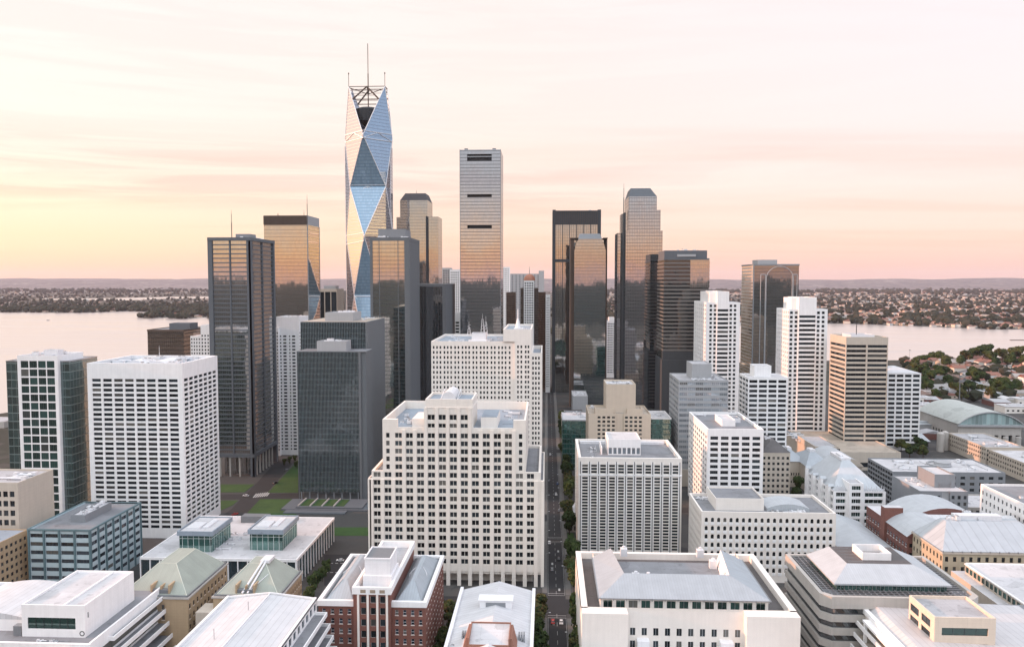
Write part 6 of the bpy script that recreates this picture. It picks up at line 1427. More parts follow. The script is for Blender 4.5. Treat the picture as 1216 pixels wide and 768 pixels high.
def white_gable_hall():
    z = 27.0; y1 = Yz(697, z, 590); x0, x1 = X_(548, y1, 697), X_(635, y1, 697); Y = 215; xm = (x0+x1)/2+.6
    t = B('hall', 'long white roofed hall with stepped gables and brick framed skylight, beside the street', 'hall', (xm, 270))
    t.block(x0, x1, Y, y1, 0, z-2, 'beige', ph=0, roof='roof_grey', Rr=dict(cols=even(y1-Y, 20, .5), rows=[(15,18),(8,11)], rec=.4))
    b = MB(); b.box(x0-.3, Y, z-2, x0+1.0, y1, z); b.box(x1-1.0, Y, z-2, x1+.3, y1, z); t.part('parapet', b, ['white_panel'])
    # four stepped roof bays, each a little lower towards the back
    ys = [y1, y1-28, y1-46, Y]; hs = [3.4, 4.4, 5.0]
    for k in range(3):
        a, e = ys[k+1], ys[k]; zr = z-.6+hs[k]; b = MB()
        b.face(((x0+1,a,z-1.2),(xm,a,zr),(xm,e-.02,zr),(x0+1,e-.02,z-1.2))); b.face(((xm,a,zr),(x1-1,a,z-1.2),(x1-1,e-.02,z-1.2),(xm,e-.02,zr)))
        b.face(((x0+1,e-.02,z-2),(x1-1,e-.02,z-2),(x1-1,e-.02,z-1.2),(xm,e-.02,zr),(x0+1,e-.02,z-1.2))[::-1])
        b.face(((x0+1,a,z-2),(x1-1,a,z-2),(x1-1,a,z-1.2),(xm,a,zr),(x0+1,a,z-1.2))); t.part('metal_roof', b, ['metal_white'])
    yq = y1-24; b = MB(); b.box(xm-6.5, yq, z, xm+6.5, yq+5, z+4.4); b.box(xm-4, yq-.06, z+1.2, xm+4, yq-.01, z+3.6, 1); b.box(xm-7, yq-.4, z+4.4, xm+7, yq+5.4, z+4.7); t.part('roof_lantern', b, ['white_panel', 'steel'])
    yq = y1-60; zs = z+4.9; b = MB(); b.face(((xm-7,yq,zs-1),(xm+7,yq,zs-1),(xm+7,yq+12,zs+1.2),(xm-7,yq+12,zs+1.2))); b.box(xm-7.4, yq-.3, z-1, xm-7, yq+12.3, zs+1.5, 1); b.box(xm+7, yq-.3, z-1, xm+7.4, yq+12.3, zs+1.5, 1); b.box(xm-7.4, yq+12, z-1, xm+7.4, yq+12.4, zs+1.7, 1); b.box(xm-7, yq-.35, z-1, xm+7, yq, zs-.9, 1)
    b.frustum(xm-10, xm-7.4, yq, yq+10, z, xm-8.2, xm-7.4, yq+1, yq+12, zs+1, 1); b.frustum(xm+7.4, xm+10, yq, yq+10, z, xm+7.4, xm+8.2, yq+1, yq+12, zs+1, 1); t.part('skylight', b, ['roof_white', 'copper_brick'])
    for s_ in (-1, 1):
        for k in range(3): t.bpart('flue', (xm+s_*10.5-.4+k*.9, y1-49, z-.8, xm+s_*10.5+.2+k*.9, y1-46.5, z+2.6), 'steel')
    t.hvac(x0+1, x0+4, y1-76, y1-44, z-1.2, 5, 3, .5); t.hvac(x1-4, x1-1, y1-76, y1-44, z-1.2, 5, 4, .5); t.done()
wallmat('copper_brick', (.27,.13,.09), var=.12)
white_gable_hall()

def courtyard_block():
    z = 35.0; Y = Yz(729, z, 820); y1 = Yz(655.5, z, 790); x0, x1 = X_(691, Y, 729), X_(951, Y, 729); c = Y/900
    t = B('office_block', 'wide cream courtyard block with hipped grey blue roof round a sunken deck', 'building', ((x0+x1)/2, (Y+y1)/2)); Wd = x1-x0
    xl, xr = X_(749, Y), X_(893, Y)      # recessed centre of the front
    rows = [(z-10.6, z-7.6), (z-15.6, z-12.6)]
    m = dict(rec=.4, style='double', frame='steel')
    t.block(x0, x1, Y+5, y1, 0, z-.02, 'cream_pale', Fr=None, ph=2.6, pt=2.2, roof='roof_grey', deck=False)
    t.facade('F', xl, xr, Y+4.35, y1, 0, z-.6, 'cream_pale', cols=even(xr-xl, 10, .45), rows=rows, **m)
    for (p, q) in ((x0, xl), (xr, x1)): t.block(p, q, Y, Y+5.0, 0, z-.4, 'cream_pale', ph=0, roof='cream_pale')
    # broad parapet walls
    b = MB(); b.box(x0, Y+5, z-2.8, x0+2.4, y1, z); b.box(x1-2.4, Y+5, z-2.8, x1, y1, z); b.box(x0+2.4, y1-2.2, z-2.8, x1-2.4, y1, z); t.part('parapet', b, ['cream_pale'])
    t.roof.face(((x0+2.4,Y+4.8,z-2.8),(x1-2.4,Y+4.8,z-2.8),(x1-2.4,y1-2.2,z-2.8),(x0+2.4,y1-2.2,z-2.8)), t.ri('roof_dark'))
    # clerestory strip under the roof
    ca, ce = X_(713, Y+8, 712), X_(912, Y+8, 712); yc = Y+7.5; zc0, zc1 = z-2.8, z+2.6
    t.facade('F', ca, ce, yc, y1, zc0, zc1, 'cream_pale', cols=even(ce-ca, 13, .70, .4), rows=[(zc0+.8, zc1-.9)], rec=.3, style='double', glass='pane_green', frame='steel')
    t.facade('L', ca, ce, yc, y1-6, zc0, zc1, 'cream_pale'); t.facade('R', ca, ce, yc, y1-6, zc0, zc1, 'cream_pale')
    # roof: front slope, two side slopes round a sunken deck
    zt = z+7.0; yA, yB = yc-.7, y1-6; yB = y1-15; ya = Yz(681, zt, 800); xa_, xe_ = X_(741, ya, 681), X_(866, ya, 681); xw = xa_-1; 
    b = MB()
    b.face(((ca-.7,yA,zc1),(ce+.7,yA,zc1),(xe_,ya,zt),(xa_,ya,zt)))
    b.face(((ca-.7,yB,zc1),(ca-.7,yA,zc1),(xa_,ya,zt),(xa_-3,yB,zt))); b.face(((ce+.7,yA,zc1),(ce+.7,yB,zc1),(xe_+3,yB,zt),(xe_,ya,zt)))
    t.part('hip_roof', b, ['metal_grey'])
    b = MB()   # inner faces of the slopes, looking onto the deck
    zd = z+1.0
    b.face(((xa_,ya,zt),(xa_-3,yB,zt),(xa_-1,yB,zd),(xa_+1,ya+.5,zd))[::-1]); b.face(((xe_+3,yB,zt),(xe_,ya,zt),(xe_-1,ya+.5,zd),(xe_+1,yB,zd))[::-1]); b.face(((xa_,ya,zt),(xe_,ya,zt),(xe_-1,ya+.5,zd),(xa_+1,ya+.5,zd))[::-1])
    b.face(((ca-.7,yB,zc1),(xa_-3,yB,zt),(xa_-1,yB,zd),(ca,yB,zd))); b.face(((ce+.7,yB,zc1),(ce,yB,zd),(xe_+1,yB,zd),(xe_+3,yB,zt)))
    t.part('roof_inner', b, ['white'])
    b = MB(); b.box(xa_-1, ya+.5, zd-.4, xe_+1, yB, zd); t.part('deck', b, ['roof_grey'])
    b = MB(); b.bar((ca-.9,yA-.15,zc1), (ce+.9,yA-.15,zc1), .28); b.bar((ca-.9,yA,zc1), (ca-.9,yB,zc1), .28); b.bar((ce+.9,yA,zc1), (ce+.9,yB,zc1), .28)
    for k in range(14): u = ca+(ce-ca)*k/13; b.box(u-.12, yA-.5, zc1-.7, u+.12, yA-.2, zc1+.35)
    t.part('gutter', b, ['steel'])
    for (p, q) in ((xa_+2, y1-9), (xe_-6, y1-9), (xe_-3, y1-22), (xe_-2, ya+6), (xa_+4, ya+5), (xa_+9, ya+4)): b = MB(); b.box(p, q, zd, p+3, q+2.6, zd+3.4); b.cyl((p+1.5,q+1.3,zd+3.4),(p+1.5,q+1.3,zd+4.4),.7,8); t.part('roof_plant', b, ['white_metal'])
    for (p, q) in ((X_(761,Y), X_(776,Y)), (X_(863,Y), X_(879,Y))): b = MB(); b.box(p, Y+1.2, z-15.8, q, Y+4.4, z-11.5); t.part('air_unit', b, ['white_panel'])
    # lower metal canopies against the front
    for (p, q) in ((X_(700,Y-6), X_(795,Y-6)), (X_(842,Y-6), X_(945,Y-6))): b = MB(); b.box(p, Y-34, 0, q, Y-1, z-20, 0, 'TD'); b.gable(p, q, Y-34, Y-1.2, z-20, z-15.5, 'y', 1, 0); t.part('canopy', b, ['cream_pale', 'metal_white'])
    t.done()
courtyard_block()

def banded_hip_block():
    z = 35.0; Y = Yz(708, z, 980); y1 = Yz(657, z, 935); x0 = X_(977, Y, 708); x1 = x0+62
    t = B('office_block', 'grey block banded with dark ribbon windows, white hipped roof lantern with dark flat top', 'building', ((x0+x1)/2, (Y+y1)/2)); ch = 3.5
    curtain('ribbon_glass', fh=4, pw=2.4, refl=.18, tint=(.8,.85,.88), dark=(.012,.015,.018), mull=(.04,.04,.04), mw=.15, mh=.1)
    def oct_(g, zz): return [(x0-g+ch,Y-g,zz),(x1+g-ch,Y-g,zz),(x1+g,Y-g+ch,zz),(x1+g,y1+g,zz),(x0-g,y1+g,zz),(x0-g,Y-g+ch,zz)]
    def prism(b, g, z0, z1, mi=0, top=True):
        p, q = oct_(g, z0), oct_(g, z1)
        for i in range(6): j = (i+1) % 6; b.face((p[i], p[j], q[j], q[i]), mi)
        if top: b.face(q, mi); b.face(p[::-1], mi)
    b = MB(); prism(b, -.9, 0, z-4, 0, False); t.part('curtain_wall', b, ['ribbon_glass'])
    b = MB(); prism(b, 0, z-4.8, z, 0, False)
    p, q = oct_(0, z), oct_(-1.6, z); r = oct_(-1.6, z-1.6)
    for i in range(6): j = (i+1) % 6; b.face((p[i], p[j], q[j], q[i])); b.face((r[i], r[j], q[j], q[i])[::-1])
    b.face(oct_(0, z-4.8)[::-1])
    for k in range(1, 7): prism(b, 0, z-4.8-5.4*k, z-4.8-5.4*k+2.8)
    t.part('cladding', b, ['concrete'])
    b = MB(); b.face(oct_(-1.6, z-1.6)); t.part('roof', b, ['roof_dark'])
    # lattice of pergola bars round the roof
    lx0, lx1, ly0, ly1 = x0+8, x1-8, Y+9, y1-6
    b = MB()
    for k in range(26): u = x0+3+(x1-x0-6)*k/25; b.box(u-.18, Y+3, z-.9, u+.18, ly0+.5, z-.6)
    for k in range(22): u = Y+3+(y1-Y-5)*k/21; b.box(x0+2.5, u-.18, z-.89, lx0+.5, u+.18, z-.59); b.box(lx1-.5, u-.18, z-.89, x1-2.5, u+.18, z-.59)
    for u in (3.5, 5.5, 7.5): b.box(x0+2.6, Y+u-.14, z-.58, x1-2.6, Y+u+.14, z-.38)
    for u in (2.8, 5.0, 7.0): b.box(x0+u-.14, Y+9, z-.58, x0+u+.14, y1-2, z-.38)
    t.part('pergola_lattice', b, ['steel'])
    curtain('clerestory', fh=2.4, pw=1.6, refl=.2, tint=(.7,.95,.9), dark=(.02,.05,.045), mull=(.3,.32,.32), mw=.18, mh=.2)
    b = MB(); b.box(lx0+1, ly0+1, z-1.6, lx1-1, ly1-1, z+1.3, 0, 'TD'); t.part('clerestory', b, ['clerestory'])
    b = MB(); b.box(lx0-.4, ly0-.4, z+1.3, lx1+.4, ly1+.4, z+1.9); b.frustum(lx0-.3, lx1+.3, ly0-.3, ly1+.3, z+1.91, lx0+9, lx1-10, ly0+11, ly1-1, z+6.2, cap=False); t.part('hip_roof', b, ['metal_pale'])
    b = MB(); b.face(((lx0+9,ly0+11,z+6.2),(lx1-10,ly0+11,z+6.2),(lx1-10,ly1-1,z+6.2),(lx0+9,ly1-1,z+6.2))); t.part('flat_roof', b, ['roof_dark'])
    b = MB(); hx0, hx1, hy0 = lx0+17, lx0+29, ly0+15; b.ring(hx0, hx1, hy0, hy0+11, z+6.21, z+9.4, .5); t.part('roof_well', b, ['white'])
    b = MB()
    for k in range(5): b.bar((lx0+10, ly0+12+k*4, z+6.7), (lx0+16, ly0+12+k*4, z+6.7), .12)
    t.part('handrail', b, ['steel']); t.done()
banded_hip_block()

def beige_penthouse_block():
    z = 40.0; Y = Yz(733, z, 1145); x0, x1 = X_(1110, Y, 733), X_(1183, Y, 733); y1 = Yz(706, z, 1079)
    t = B('office_block', 'beige cube with long dark windows on a white standing seam roof, bottom right', 'building', ((x0+x1)/2, Y))
    zr = 27
    t.block(x0, x1, Y, y1, zr-3, z, 'stone_buff', Fr=dict(cols=[(2.6, x1-x0-2.6)], rows=[(z-6.6, z-3.8), (z-12.5, z-9.6)], rec=.35, style='wide', glass='pane_green'), L=dict(cols=[(3, 9.5), (11.5, 18)] if y1-Y > 19 else even(y1-Y, 2, .7), rows=[(z-5.2, z-2.4), (z-9.8, z-6.8)], rec=.35, style='double'), ph=1.1, pt=.6, roof='roof_pale')
    # main body with a low-pitched metal roof
    bx0 = X_(1016, Yz(711, 30, 1016), 711); bx1 = x1+46; by1 = Yz(711, 30, 1016)
    t.block(bx0, bx1, 225, by1, 0, 29.0, 'cream_pale', L=dict(cols=even(by1-225, 12, .6), rows=[(18.8,21.4),(23.2,26)], rec=.5, style='double', glass='pane_green'), ph=0, roof='roof_grey')
    b = MB(); xm = x0-8
    b.face(((bx0+1,225,29.05),(xm,225,31.3),(xm,by1-1,31.3),(bx0+1,by1-1,29.05))); b.face(((xm,225,31.3),(bx1,225,28.4),(bx1,by1-1,28.4),(xm,by1-1,31.3)))
    b.face(((bx0+1,by1-1,28.9),(bx0+1,by1-1,29.05),(xm,by1-1,31.3),(bx1,by1-1,28.4),(bx1,by1-1,28.3)))
    t.part('metal_roof', b, ['seam_roof'])
    b = MB(); b.box(bx0-.8, 225, 28.3, bx0+1.0, by1, 30.2); b.box(bx0-.8, by1-.6, 28.3, x0-.2, by1+.5, 30.3); t.part('parapet', b, ['white'])
    b = MB(); b.cyl((bx1-8, by1-1, 30), (bx1-4, 226, 30), 1.1, 10); t.part('roof_duct', b, ['white_metal'])
    for k in range(4):
        zt = 24.4-4.6*k; e = bx0-3.5-1.1*k
        b = MB(); b.box(e, 232, zt-.5, bx0, by1-4-k*.5, zt); b.box(e, 232, zt, e+.5, by1-4-k*.5, zt+1.2); b.box(e+.5, by1-4.5-k*.5, zt, bx0, by1-4-k*.5, zt+1.2)
        o = t.part('terrace', b, ['white']); q = MB(); q.box(e+.52, 232, zt, bx0-.02, by1-4.6-k*.5, zt+.04); q.build('terrace_floor', ['roof_beige'], o, t.org)
    b = MB(); b.box(bx0-3.2, by1-17, 0, bx0-2.2, by1-16, 28.2); b.box(bx0-3.3, 232, 27.4, bx0-.81, by1-15, 28.3); t.part('pier', b, ['white'])
    t.done()
seammat('seam_roof', (.52,.52,.53), 2.6, .5, .1)
beige_penthouse_block()

def courtyard_flat_block():
    z = 25.0; yb = Yz(669, z, 1140); x0 = X_(1140, yb, 669); y0 = 292; x1 = x0+72
    t = B('office_block', 'low beige block with white flat roof round an open court and clerestory panes', 'building', ((x0+x1)/2, (y0+yb)/2))
    hx0, hx1, hy0, hy1 = x0+20, x1-14, y0+16, yb-17
    b = MB(); 
    for (a, c, e, g) in ((x0+2,y0,hx0,yb-1),(hx1,y0,x1,yb-1),(hx0,hy1,hx1,yb-1),(hx0,y0,hx1,hy0)): b.face(((a,c,z),(e,c,z),(e,g,z),(a,g,z)))
    t.part('roof', b, ['roof_white'])
    t.facade('L', x0+2, x1, y0, yb-1, z-4.2, z-.01, 'beige', cols=even(yb-1-y0, 22, .78), rows=[(z-3.4, z-.8)], rec=.35, style='frame', glass='pane_green')
    t.facade('B', x0+2, x1, y0, yb-1, z-5, z-.01, 'beige')
    b = MB(); b.box(x0+1.6, y0, z+.01, x0+2.4, yb-.6, z+.5); b.box(x0+2.4, yb-1.4, z+.01, x1, yb-.6, z+.8); t.part('roof_edge', b, ['white'])
    b = MB(); b.ring(hx0, hx1, hy0, hy1, z-9, z+.3, .4); b.box(hx0, hy0, z-9.2, hx1, hy1, z-9); t.part('court_wall', b, ['grey'])
    b = MB()
    for k in range(3): b.vault(hx0+6+k*12, hx0+15+k*12, hy0+4, hy1-2, z-8.9, 3.4, 8, 0, 0)
    t.part('court_roof', b, ['metal_white'])
    t.block(x0-3, x1+2, y0-2, yb+2, 0, z-4.21, 'beige', L=dict(cols=[(6,26),(30,50)], rows=[(z-11, z-8.5)], rec=.5, style='wide'), ph=0, roof='roof_white'); t.done()
courtyard_flat_block()

def white_bay_building():
    z = 27.0; Y = Yz(583, z, 1020); x0, x1 = X_(990, Y, 583), X_(1052, Y, 583); y1 = Yat(956, x0, 553); c = Y/900
    t = B('apartment_block', 'white terraced apartment house with bay tower and steep pale hipped metal roof', 'building', ((x0+x1)/2, (Y+y1)/2))
    rows = rowsT(z-1.0, 7.9*c, 5.0*c, 1); Wd = x1-x0
    a, e = X_(1012, Y), X_(1029, Y)
    for (p, q) in ((x0, a-.01), (e+.01, x1)): t.block(p, q, Y, y1, 0, z, 'white', Fr=dict(cols=[(1.6, q-p-1.6)], rows=rows, rec=1.1, style='wide', glass='pane_green', frame='white_metal'), L=dict(cols=even(y1-Y, 8, .55), rows=rows, rec=1.0, style='double', glass='pane_green', frame='white_metal') if p == x0 else None, ph=0, roof='roof_pale')
    t.block(a, e, Y-1.6, Y+14, 0, Z_(568, Y), 'white', Fr=dict(cols=[(1.6, e-a-1.6)], rows=rowsT(Z_(571, Y), 7.9*c, 5.0*c, 1), rec=.8, style='wide', glass='pane_green', frame='white_metal'), ph=.6, roof='roof_pale')
    b = MB(); b.frustum(x0+.6, x1-.6, Y+2.5, y1-1, z+.02, x0+Wd*.46, x1-Wd*.42, Y+26, y1-10, z+14.5); t.part('hip_roof', b, ['metal_pale'])
    b = MB(); b.box(x0+Wd*.42, Y+25, z+13.6, x1-Wd*.38, y1-9, z+15.3); b.box(x0+Wd*.44, Y+28, z+15.3, x1-Wd*.5, Y+36, z+16.6); t.part('ridge_plant', b, ['white_metal'])
    b = MB()
    for k in range(9):
        u = x0+1+(a-x0-3)*k/8; b.box(u-.15, Y+.4, z, u+.15, Y+.7, z+2.6+(k % 2)*.8)
        u = e+1+(x1-e-2)*k/8; b.box(u-.15, Y+.4, z, u+.15, Y+.7, z+2.6+(k % 2)*.8)
    b.box(x0+.5, Y+.45, z+1.2, a-.5, Y+.6, z+1.5); b.box(e+.5, Y+.45, z+1.2, x1-.5, Y+.6, z+1.5); t.part('roof_pergola', b, ['white_metal'])
    for k in range(4):
        yy = Y+6+k*(y1-Y-12)/3; b = MB(); b.box(x0-1.6, yy-1.3, 0, x0-.01, yy+1.3, z+1.6+(k % 2)*1.4); b.gable(x0-1.6, x0+2, yy-1.3, yy+1.3, z+1.6+(k % 2)*1.4, z+3+(k % 2)*1.4, 'x', 1, 0, .1); t.part('bay_tower', b, ['white', 'metal_pale'])
    t.done()
white_bay_building()

def grey_pair():
    z = 30.0; Y = Yz(584, z, 1120); x0, x1 = X_(1092, Y, 584), X_(1150, Y, 584); y1 = Yz(565, z, 1059)
    t = B('office_block', 'plain grey block with recessed centre strip and grey upper storey box, small square windows', 'building', ((x0+x1)/2, (Y+y1)/2)); Wd = x1-x0
    rows = rowsT(z-2.2, 4.1, 2.2, 3); a, e = x0+Wd*.46, x0+Wd*.63
    for (p, q, n) in ((x0, a-.01, 4), (e+.01, x1, 3)): t.block(p, q, Y, y1, 0, z, 'grey', Fr=dict(cols=even(q-p, n, .5), rows=rows, rec=.35, style='double'), ph=.0, roof='roof_white')
    t.block(a, e, Y+1.4, y1, 0, z-.02, 'grey_panel', ph=0, roof='roof_white')
    b = MB(); b.ring(x0, x1, Y, y1, z+.01, z+.5, .5); t.part('parapet', b, ['grey'])
    xa, xb, zt = fr(1110, 1134.5, 563, Y+10); t.block(xa, xb, Y+10, y1-5, z-.4, zt, 'grey', ph=.8, roof='roof_white'); t.hvac(x0+2, xa-1, Y+4, y1-4, z, 4, 4, .8)
    b = MB(); b.bar((xa+3, Y+9.4, z+2), (xb-3, Y+9.4, z+2), .2); b.bar((xa+3, Y+9.4, z), (xa+3, Y+9.4, z+3.4), .25); b.bar((xb-3, Y+9.4, z), (xb-3, Y+9.4, z+3.4), .25); t.part('handrail', b, ['steel']); t.done()
    z = 28.0; Y = Yz(563, z, 1060)+8; y1 = Yz(547, z, 1030)+10; x0 = X_(1060, Y, 563); x1 = x0+76
    t = B('office_block', 'dark slatted block with white flat roof and ring duct, behind the plain grey block', 'building', ((x0+x1)/2, (Y+y1)/2))
    t.block(x0, x1, Y, y1, 0, z, 'grey', L=dict(cols=even(y1-Y, 10, .92), rows=rowsT(z-1.6, 3.4, 2.2, 1), rec=.6, style='double'), Fr=dict(cols=even(x1-x0, 12, .5), rows=rowsT(z-3, 4.2, 2, 3), rec=.4), ph=.7, roof='roof_white')
    b = MB(); n = 20; cx_, cy_ = x0+44, (Y+y1)/2+4
    for k in range(n): a0, a1 = math.pi*(.5+1.2*k/n), math.pi*(.5+1.2*(k+1)/n); b.cyl((cx_+8*math.cos(a0), cy_+8*math.sin(a0), z), (cx_+8*math.cos(a1), cy_+8*math.sin(a1), z), .6, 6)
    b.cyl((cx_+2, cy_, z-.7), (cx_+2, cy_, z+1.6), 5.5, 18); t.part('ring_duct', b, ['grey_panel']); t.hvac(x0+4, cx_-9, Y+5, y1-5, z-.7, 6, 4); t.hvac(cx_+12, x1-3, Y+5, y1-5, z-.7, 5, 4); t.done()
grey_pair()

def red_gable_building():
    x0 = 192.0; Y, y1 = 406, 446; z = 24.0; x1 = x0+46
    t = B('masonry_block', 'red brick building with curved pale metal roofs, right of the terraced apartments', 'building', ((x0+x1)/2, (Y+y1)/2))
    rows = [(3,5.2),(8,10.2),(13,15.2),(18,20.2)]
    t.block(x0, x1, Y, y1-15, 0, z, 'brick_dark', Fr=dict(cols=even(x1-x0, 12, .45), rows=rows, rec=.3), L=dict(cols=even(y1-15-Y, 7, .5), rows=rows, rec=.3, style='sash', glass='pane_blue', frame='white_metal'), ph=0, roof='roof_pale')
    t.block(x0-.01, x1, y1-10, y1+12, 0, z+1, 'brick_dark', L=dict(cols=even(22, 6, .5), rows=rows, rec=.3, style='sash', glass='pane_blue', frame='white_metal'), ph=0, roof='metal_white')
    t.block(x0-1.2, x0+9, y1-14.9, y1-10.01, 0, z+8, 'brick', ph=0, roof='metal_white')
    b = MB(); b.vault(x0-.6, x0+30, Y-.6, y1-15, z+.02, 6.0, 10, 0, 1); t.part('vault_roof', b, ['metal_pale', 'brick_dark'])
    b = MB(); b.vault(x0+12, x1+8, y1-14.5, y1+14, z+1.02, 7.0, 10, 0, 1); t.part('vault_roof', b, ['metal_pale', 'brick_dark'])
    b = MB(); b.gable(x0+18, x1+20, Y+4, y1-4, z, z+6, 'x', 0, 1); t.part('gable_roof', b, ['metal_white', 'brick_dark']); t.hvac(x0+34, x1+8, Y+14, y1-8, z+5, 3, 3); t.done()
red_gable_building()

def tan_hip_building():
    x0 = 194.5; Y = Yz(655, 27, 1123); y1 = Yz(630.5, 27, 1083); z = 27.0; x1 = x0+58
    t = B('masonry_block', 'sandstone block with wide standing seam hipped roof and plant along the ridge', 'building', ((x0+x1)/2, (Y+y1)/2))
    rows = rowsT(z-2.4, 5.0, 2.5, 2)
    t.block(x0, x1, Y, y1, 0, z, 'tan_pale', Fr=dict(cols=even(x1-x0, 15, .42), rows=rows, rec=.4, style='double'), L=dict(cols=even(y1-Y, 9, .42), rows=rows, rec=.4, style='double'), ph=0, roof='roof_grey')
    b = MB(); b.box(x0-.6, Y-.6, z-.9, x1+.6, y1+.6, z-.02); t.part('cornice', b, ['beige'])
    b = MB(); b.frustum(x0-.2, x1+.2, Y-.2, y1+.2, z+.02, x0+11, x1-10, Y+19, y1-6, z+9.5); t.part('hip_roof', b, ['metal_wide'])
    b = MB()
    for k in range(14): u = x0+(x1-x0)*k/13; b.box(u-.15, Y-.65, z-.3, u+.15, Y-.3, z+.7)
    b.bar((x0-.5,Y-.5,z+.3), (x1+.5,Y-.5,z+.3), .2); b.bar((x0-.5,Y-.5,z+.3), (x0-.5,y1,z+.3), .2); t.part('gutter', b, ['steel'])
    b = MB(); b.box(x0+17, Y+21, z+9.4, x1-18, Y+26, z+11.8); t.part('ridge_plant', b, ['white_metal']); t.hvac(x0+12, x0+30, Y+19, y1-5, z+9.4, 8, 3, .9); t.done()
wallmat('tan_pale', (.45,.385,.28), var=.1); seammat('metal_wide', (.40,.44,.47), 4.4, .5, .15)
tan_hip_building()

def white_right_block():
    x0 = 261.0; y1 = Yz(574, 38, 1165); Y = 395; z = 38.0; x1 = x0+60
    t = B('office_block', 'white block with rows of small windows, at the right edge above the sandstone block', 'building', ((x0+x1)/2, (Y+y1)/2))
    rows = rowsT(z-3.6, 4.9, 2.3, 2)
    t.block(x0, x1, Y, y1, 0, z, 'white', L=dict(cols=even(y1-Y, 17, .40, .5), rows=rows, rec=.4, style='pl'), Fr=dict(cols=even(x1-x0, 16, .42), rows=rows, rec=.4), ph=1.2, pt=.6, roof='roof_grey')
    t.penthouse(x0+22, x1-4, Y+4, y1-14, z-1.2, z+5, 'cream_pale', 'roof_white'); t.hvac(x0+4, x0+20, Y+10, y1-4, z-1.2, 4, 4); t.done()
white_right_block()

def vault_hall():
    z = 20.0; Y = Yz(503, z, 1138); x0, x1 = X_(1138, Y, 503), X_(1213, Y, 503); y1 = Yz(487, z, 1099)
    t = B('hall', 'large barrel vaulted hall with pale roof and green glazed arched end', 'hall', ((x0+x1)/2, (Y+y1)/2))
    curtain('arch_glass', fh=20, pw=3.6, refl=.2, tint=(.8,.92,.92), dark=(.17,.235,.235), mull=(.33,.40,.40), mw=.3, mh=.1, wob=.02)
    t.block(x0, x1, Y, y1, 0, z-.6, 'concrete', ph=0, roof='roof_grey', Fr=dict(cols=even(x1-x0, 9, .55), rows=[(1, 9)], rec=3), L=dict(cols=even(y1-Y, 14, .5), rows=[(5, 8)], rec=.5))
    rise = Z_(485, Y)-z
    b = MB(); b.vault(x0-1.2, x1+1.2, Y-2, y1+1, z, rise+.8, 18, 0, None); t.part('vault_roof', b, ['roof_sage'])
    b = MB(); pts = b.vault(x0-.6, x1+.6, Y-1.2, Y-1.0, z-.6, rise, 18, 0, 0); t.part('arched_window', b, ['arch_glass'])
    b = MB()
    q = [(x, Y-2.05, zz) for x, zz in [(p[0]*1.0, p[1]+.75) for p in pts]]
    for u, v in zip(q, q[1:]): b.cyl(u, v, .5, 6)
    b.box(x0-1.2, Y-2.2, z-2.6, x1+1.2, Y-.02, z-.61); t.part('arch_frame', b, ['grey_panel'])
    for k in range(5): b = MB(); u = x0+6+k*(x1-x0-12)/4; b.cyl((u, Y-6, 0), (u, Y-6, 8.5), 2.4, 12); t.part('round_pier', b, ['concrete'])
    t.done()
roofmat('roof_sage', (.40,.43,.41), seam=(30, 4), var=.15)
vault_hall()

def long_offices():
    x0 = 380.0
    def seg(label, ya, yb, z, wd, roof='roof_pale'):
        t = B('office_block', label, 'building', (x0+wd/2, (ya+yb)/2))
        t.block(x0, x0+wd, ya, yb, 0, z, 'beige', L=dict(cols=even(yb-ya, int((yb-ya)/3.2), .55), rows=rowsT(z-1.6, 3.9, 2.0, 1), rec=.5, style='double'), Fr=dict(cols=even(wd, int(wd/4), .5), rows=rowsT(z-2, 3.9, 2.0, 1), rec=.4), ph=.8, roof=roof)
        t.hvac(x0+4, x0+wd-3, ya+3, yb-3, z-.8, 7, 5, 1.2); t.done()
    seg('long beige office wing, the piece nearest the barrel vaulted hall', 668, 731, 16, 34)
    seg('long beige office wing with pale roof, middle piece of its row', 612, 664, 15.0, 44, 'roof_white')
    seg('long beige office wing at the right edge, nearest piece of its row', 552, 608, 14.5, 60)
    t = B('pavilion', 'small glass and metal pavilion with grey roof left of the barrel vaulted hall', 'building', (345, 760))
    b = MB(); b.box(322, 738, 0, 366, 772, 6, 0, 'TD'); t.part('curtain_wall', b, ['pane_wall']); b = MB(); b.gable(321, 367, 737, 773, 6.02, 10.5, 'x', 0, 1); t.part('gable_roof', b, ['metal_pale', 'grey_panel']); t.done()
    t = B('storage_silo', 'pale round silo pair beside the barrel vaulted hall', 'silo', (371, 722))
    for k in range(2):
        b = MB(); b.cyl((369+k*7,722+k*6,0), (369+k*7,722+k*6,17), 3.2, 16); b.cyl((369+k*7,722+k*6,17), (369+k*7,722+k*6,18.5), 3.2, 16, 0, .4); t.part('silo', b, ['concrete'])
    t.done()
curtain('pane_wall', fh=3, pw=2.4, refl=.2, dark=(.02,.03,.03), mull=(.3,.33,.35), mw=.2, mh=.3)
long_offices()

